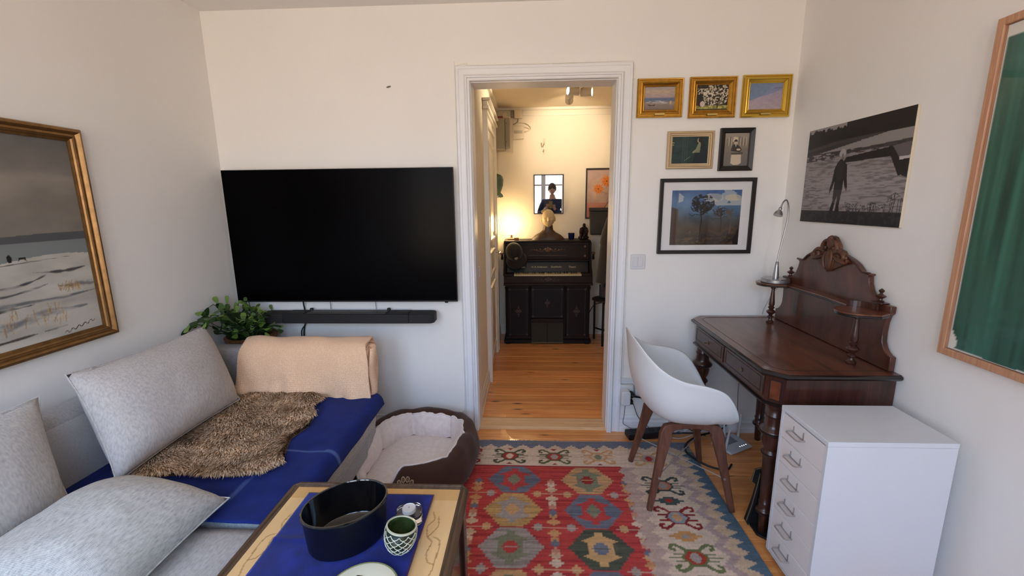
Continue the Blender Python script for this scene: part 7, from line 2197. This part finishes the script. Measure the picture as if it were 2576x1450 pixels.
# ------------------------------------------------------------------ ceiling spotlights in the hall
cl = empty('ceiling_spotlight', (.392, 3.95, HZC - .03), 'white ceiling lamp with three lit spot heads in the hall', 'lamp')
lamp_w = M('lamp_white', srgb(206, 196, 180), rough=.45)
lcz = Vector((.392, 3.95, HZC))
MB().lathe([(.092, -.0005), (.092, -.022), (.088, -.026), (0, -.026)], lcz, n=36, caps=False).build('ceiling_plate', lamp_w, cl, smooth=.6)
em = M('spot_lens', srgb(255, 240, 210), rough=.4, emit=((1.0, .84, .58, 1), 14.0))
def spot(pos, d_, energy):
    d_ = Vector(d_).normalized(); pos = Vector(pos)
    q_ = d_.to_track_quat('Z', 'Y').to_matrix().to_4x4(); T = Matrix.Translation(pos) @ q_
    hd__ = MB().lathe([(0, -.045), (.032, -.045), (.035, -.042), (.035, .048), (.033, .050), (.032, .044)], (0, 0, 0), n=24, caps=False).xf(T).build('spot_head', lamp_w, cl, smooth=.6)
    MB().lathe([(0, .043), (.031, .043)], (0, 0, 0), n=24, caps=False).xf(T).build('spot_lens', em, hd__)
    MB().tube([pos, Vector((pos.x * .55 + lcz.x * .45, pos.y * .55 + lcz.y * .45, HZC - .024))], .007, 8).build('spot_arm', lamp_w, cl, smooth=True)
    l_ = bpy.data.lights.new('spot_bulb', 'SPOT'); l_.energy = energy; l_.color = (1.0, .80, .56); l_.spot_size = math.radians(80); l_.spot_blend = .7; l_.shadow_soft_size = .028
    o = bpy.data.objects.new('spot_bulb', l_); COL.objects.link(o); o.parent = cl
    o.matrix_local = Matrix.Translation(-Vector(cl.location)) @ Matrix.Translation(pos + d_ * .056) @ (-d_).to_track_quat('Z', 'Y').to_matrix().to_4x4()
spot((.362, 3.90, HZC - .068), (-.95, -.28, .02), 10)
spot((.470, 3.92, HZC - .075), (.95, -.30, -.04), 7)
spot((.335, 3.99, HZC - .105), (.06, .95, -.26), 13)

# ------------------------------------------------------------------ coats and stool by the right hall wall
coat_m = M('coat_wool', srgb(66, 58, 50), rough=.95, bump=(60, .3, .004), sheen=.2); coat_b = M('coat_navy', srgb(30, 36, 48), rough=.9, sheen=.2); coat_g = M('coat_lining', srgb(84, 76, 76), rough=.9)
co_ = empty('wool_coat', (.80, 4.1, .70), 'brown-grey wool coat hanging by its hook on the right hall wall', 'coat')
def coat_fn(u, v):
    t = 2 * PI * u; z = 1.52 - v * .82
    rx = np.interp(v, [0, .1, .3, .6, 1], [.03, .07, .095, .11, .12]); ry = np.interp(v, [0, .1, .3, .6, 1], [.05, .16, .20, .21, .22])
    w_ = 1 + .10 * math.sin(5 * t + 3 * v) * v
    return Vector((min(HXR - .004, .845 + rx * math.cos(t) * w_ ), 4.12 + ry * math.sin(t) * w_, z))
MB().grid(coat_fn, 40, 18, closeu=True).build('body', coat_m, co_, smooth=3.0)
sl = smoothpath([(.80, 4.02, 1.46), (.745, 4.02, 1.33), (.705, 4.04, 1.18), (.690, 4.06, 1.05), (.675, 4.07, .90), (.662, 4.08, .745)], 6)
MB().tube(sl, [.045] * 6 + [.056] * 10 + [.048] * 15, 14).build('sleeve', coat_m, co_, smooth=True)
for k in range(3):
    MB().sphere((.632 + .004 * k, 4.052, .775 + .03 * k), .006, .006, .006, 8, 6).build('cuff_button', dark_leg_m, co_, smooth=True)
nj = empty('navy_jacket', (.84, 4.25, .46), 'dark navy jacket hanging below the wool coat on the right hall wall', 'coat')
def jk_fn(u, v):
    t = 2 * PI * u; z = 1.30 - v * .72
    w_ = 1 + .08 * math.sin(4 * t + 5 * v)
    return Vector((min(HXR - .004, .85 + .11 * math.cos(t) * w_ * min(1, v * 6 + .2)), 4.56 + .13 * math.sin(t) * w_ * min(1, v * 5 + .2), z))
MB().grid(jk_fn, 36, 16, closeu=True).build('body', coat_b, nj, smooth=3.0)
def jk2(u, v):
    t = 2 * PI * u; return Vector((min(HXR - .004, .845 + .115 * math.cos(t)), 4.56 + .135 * math.sin(t), .62 - v * .11))
MB().grid(jk2, 30, 6, closeu=True).build('lining', coat_g, nj, smooth=3.0)
stl = empty('stool', (.79, 4.52, 0), 'black metal stool standing beside the organ', 'stool')
blm = M('black_metal', srgb(20, 19, 19), rough=.4, metal=.3)
MB().lathe([(0, .470), (.135, .470), (.145, .476), (.145, .486), (.138, .490), (0, .490)], (.795, 4.53, 0), n=28, caps=False).build('seat', M('stool_seat', srgb(38, 34, 32), rough=.6), stl, smooth=.6)
for (dx, dy) in ((-.095, .13), (-.045, -.13), (.10, -.12), (.06, .13)):
    f_ = Vector((.795 + dx, 4.53 + dy, 0)); t_ = Vector((.795 + dx * .55, 4.53 + dy * .55, .468))
    MB().tube(smoothpath([t_, Vector((.795 + dx * .85, 4.53 + dy * .85, .462)), Vector((f_.x, f_.y, .43)), Vector((f_.x, f_.y, .2)), f_], 5), .0115, 10).build('leg', blm, stl, smooth=True)
MB().tube([(.70, 4.66, .13), (.895, 4.41, .13)], .009, 8).build('brace', blm, stl, smooth=True)
MB().tube([(.75, 4.40, .16), (.855, 4.66, .16)], .009, 8).build('brace', blm, stl, smooth=True)
cable('hall_cable', [(.655, 4.79, .26), (.70, 4.74, .36), (.76, 4.70, .40), (.84, 4.74, .40)], .004, blm, 'thin black cable curving beside the organ near the stool')

# ------------------------------------------------------------------ the person taking the picture, standing in front of the window (seen only in the hall glass)
def skin_mesh(name, nodes, edges, mat, parent, root=0, sub=2, org=Vector((0, 0, 0))):
    me = bpy.data.meshes.new(name)
    me.from_pydata([Vector(p) - org for p, r in nodes], edges, [])
    o = link(bpy.data.objects.new(name, me), parent)
    md = o.modifiers.new('skin', 'SKIN'); md.use_smooth_shade = True
    for i, (p, r) in enumerate(nodes):
        sv = me.skin_vertices[0].data[i]
        sv.radius = (r, r) if not isinstance(r, tuple) else r
        sv.use_root = (i == root)
    m2 = o.modifiers.new('sub', 'SUBSURF'); m2.levels = sub; m2.render_levels = sub
    me.materials.append(mat)
    return o
pr = empty('person', (.52, -.64, 0), 'person in dark blue jacket holding up a phone, mirrored in the hall picture glass', 'person')
po = ORG[pr.name]
skin_m = M('skin', srgb(196, 150, 124), rough=.55); jac_m = M('jacket_blue', srgb(34, 44, 70), rough=.85); tro_m = M('trousers', srgb(36, 36, 42), rough=.9); hair_m = M('hair', srgb(60, 48, 40), rough=.8)
nodes = [((.52, -.64, .98), .13), ((.52, -.64, 1.20), .135), ((.515, -.64, 1.42), (.15, .12)), ((.51, -.64, 1.56), (.09, .08)), ((.505, -.635, 1.63), .068), ((.50, -.62, 1.69), .066),
         ((.73, -.64, 1.50), .062), ((.80, -.60, 1.24), .05), ((.68, -.46, 1.26), .042), ((.55, -.42, 1.34), .032),
         ((.30, -.63, 1.50), .062), ((.20, -.60, 1.24), .05), ((.28, -.47, 1.28), .042), ((.37, -.42, 1.36), .032),
         ((.61, -.64, .88), .095), ((.62, -.62, .50), .066), ((.62, -.65, .12), .045), ((.63, -.56, .035), .036),
         ((.43, -.64, .88), .095), ((.42, -.62, .50), .066), ((.42, -.65, .12), .045), ((.41, -.56, .035), .036)]
edges = [(0, 1), (1, 2), (2, 3), (3, 4), (4, 5), (2, 6), (6, 7), (7, 8), (8, 9), (2, 10), (10, 11), (11, 12), (12, 13), (0, 14), (14, 15), (15, 16), (16, 17), (0, 18), (18, 19), (19, 20), (20, 21)]
for (hx, hy, hz, dx) in ((.55, -.42, 1.34, -.6), (.37, -.42, 1.36, .6)):
    wi = [i for i, (p, r) in enumerate(nodes) if p == (hx, hy, hz)][0]
    pi_ = len(nodes); nodes.append(((hx + dx * .03, hy + .03, hz + .03), .026)); edges.append((wi, pi_))
    for k in range(4):
        a = len(nodes)
        nodes.append(((hx + dx * .03 + (k - 1.5) * .018, hy + .045, hz + .075), .009)); nodes.append(((hx + dx * .03 + (k - 1.5) * .018, hy + .06, hz + .10 + .006 * (1.5 - abs(k - 1.5))), .008))
        edges += [(pi_, a), (a, a + 1)]
    a = len(nodes); nodes.append(((hx - dx * .01, hy + .05, hz + .035), .010)); nodes.append(((hx - dx * .025, hy + .065, hz + .055), .009)); edges += [(pi_, a), (a, a + 1)]
skin_mesh('body', nodes, edges, skin_m, pr, org=po)
hb = head_mesh((0, 0, 0), .245)
hb.xf(Matrix.Translation((.50, -.615, 1.79)) @ Matrix.Rotation(PI, 4, 'Z')).build('head', skin_m, pr, smooth=3.0)
def hair_fn(u, v):
    t = 2 * PI * u; ph = PI * .62 * v
    n_ = 1 + .05 * mnoise.noise(Vector((math.cos(t) * 5, math.sin(t) * 5, ph * 6)))
    back = -math.sin(t)
    zz = math.cos(ph) * .135 + (.05 * max(0, math.sin(t)) * v)
    return Vector((.50 + math.sin(ph) * math.cos(t) * .098 * n_, -.617 + math.sin(ph) * math.sin(t) * .115 * n_, 1.797 + zz * n_))
MB().grid(hair_fn, 32, 14, closeu=True).build('hair', hair_m, pr, smooth=3.0)
jn = [(p, (r[0] * 1.16, r[1] * 1.2) if isinstance(r, tuple) else r * 1.22) for p, r in nodes[:4]] + [(p, r * 1.3) for p, r in nodes[6:13]]
je = [(0, 1), (1, 2), (2, 3), (2, 4), (4, 5), (5, 6), (6, 7), (2, 8), (8, 9), (9, 10)]
skin_mesh('jacket', jn, je, jac_m, pr, org=po)
tn = [(nodes[0][0], .16)] + [(p, r * 1.25) for p, r in nodes[14:17]] + [(p, r * 1.25) for p, r in nodes[18:21]]
skin_mesh('trousers', tn, [(0, 1), (1, 2), (2, 3), (0, 4), (4, 5), (5, 6)], tro_m, pr, org=po)
for x in (.63, .41):
    MB().add(*soft_box(x - .048, x + .048, -.70, -.45, .0105, .085, r=.03, nu=6)).build('shoe', dark_leg_m, pr, smooth=3.0)
tag(MB().box(.42, .50, -.352, -.342, 1.36, 1.52).build('phone', M('phone_case', srgb(150, 122, 60), rough=.4), bevel=.003), 'phone held up by the person mirrored in the hall picture glass', 'phone')
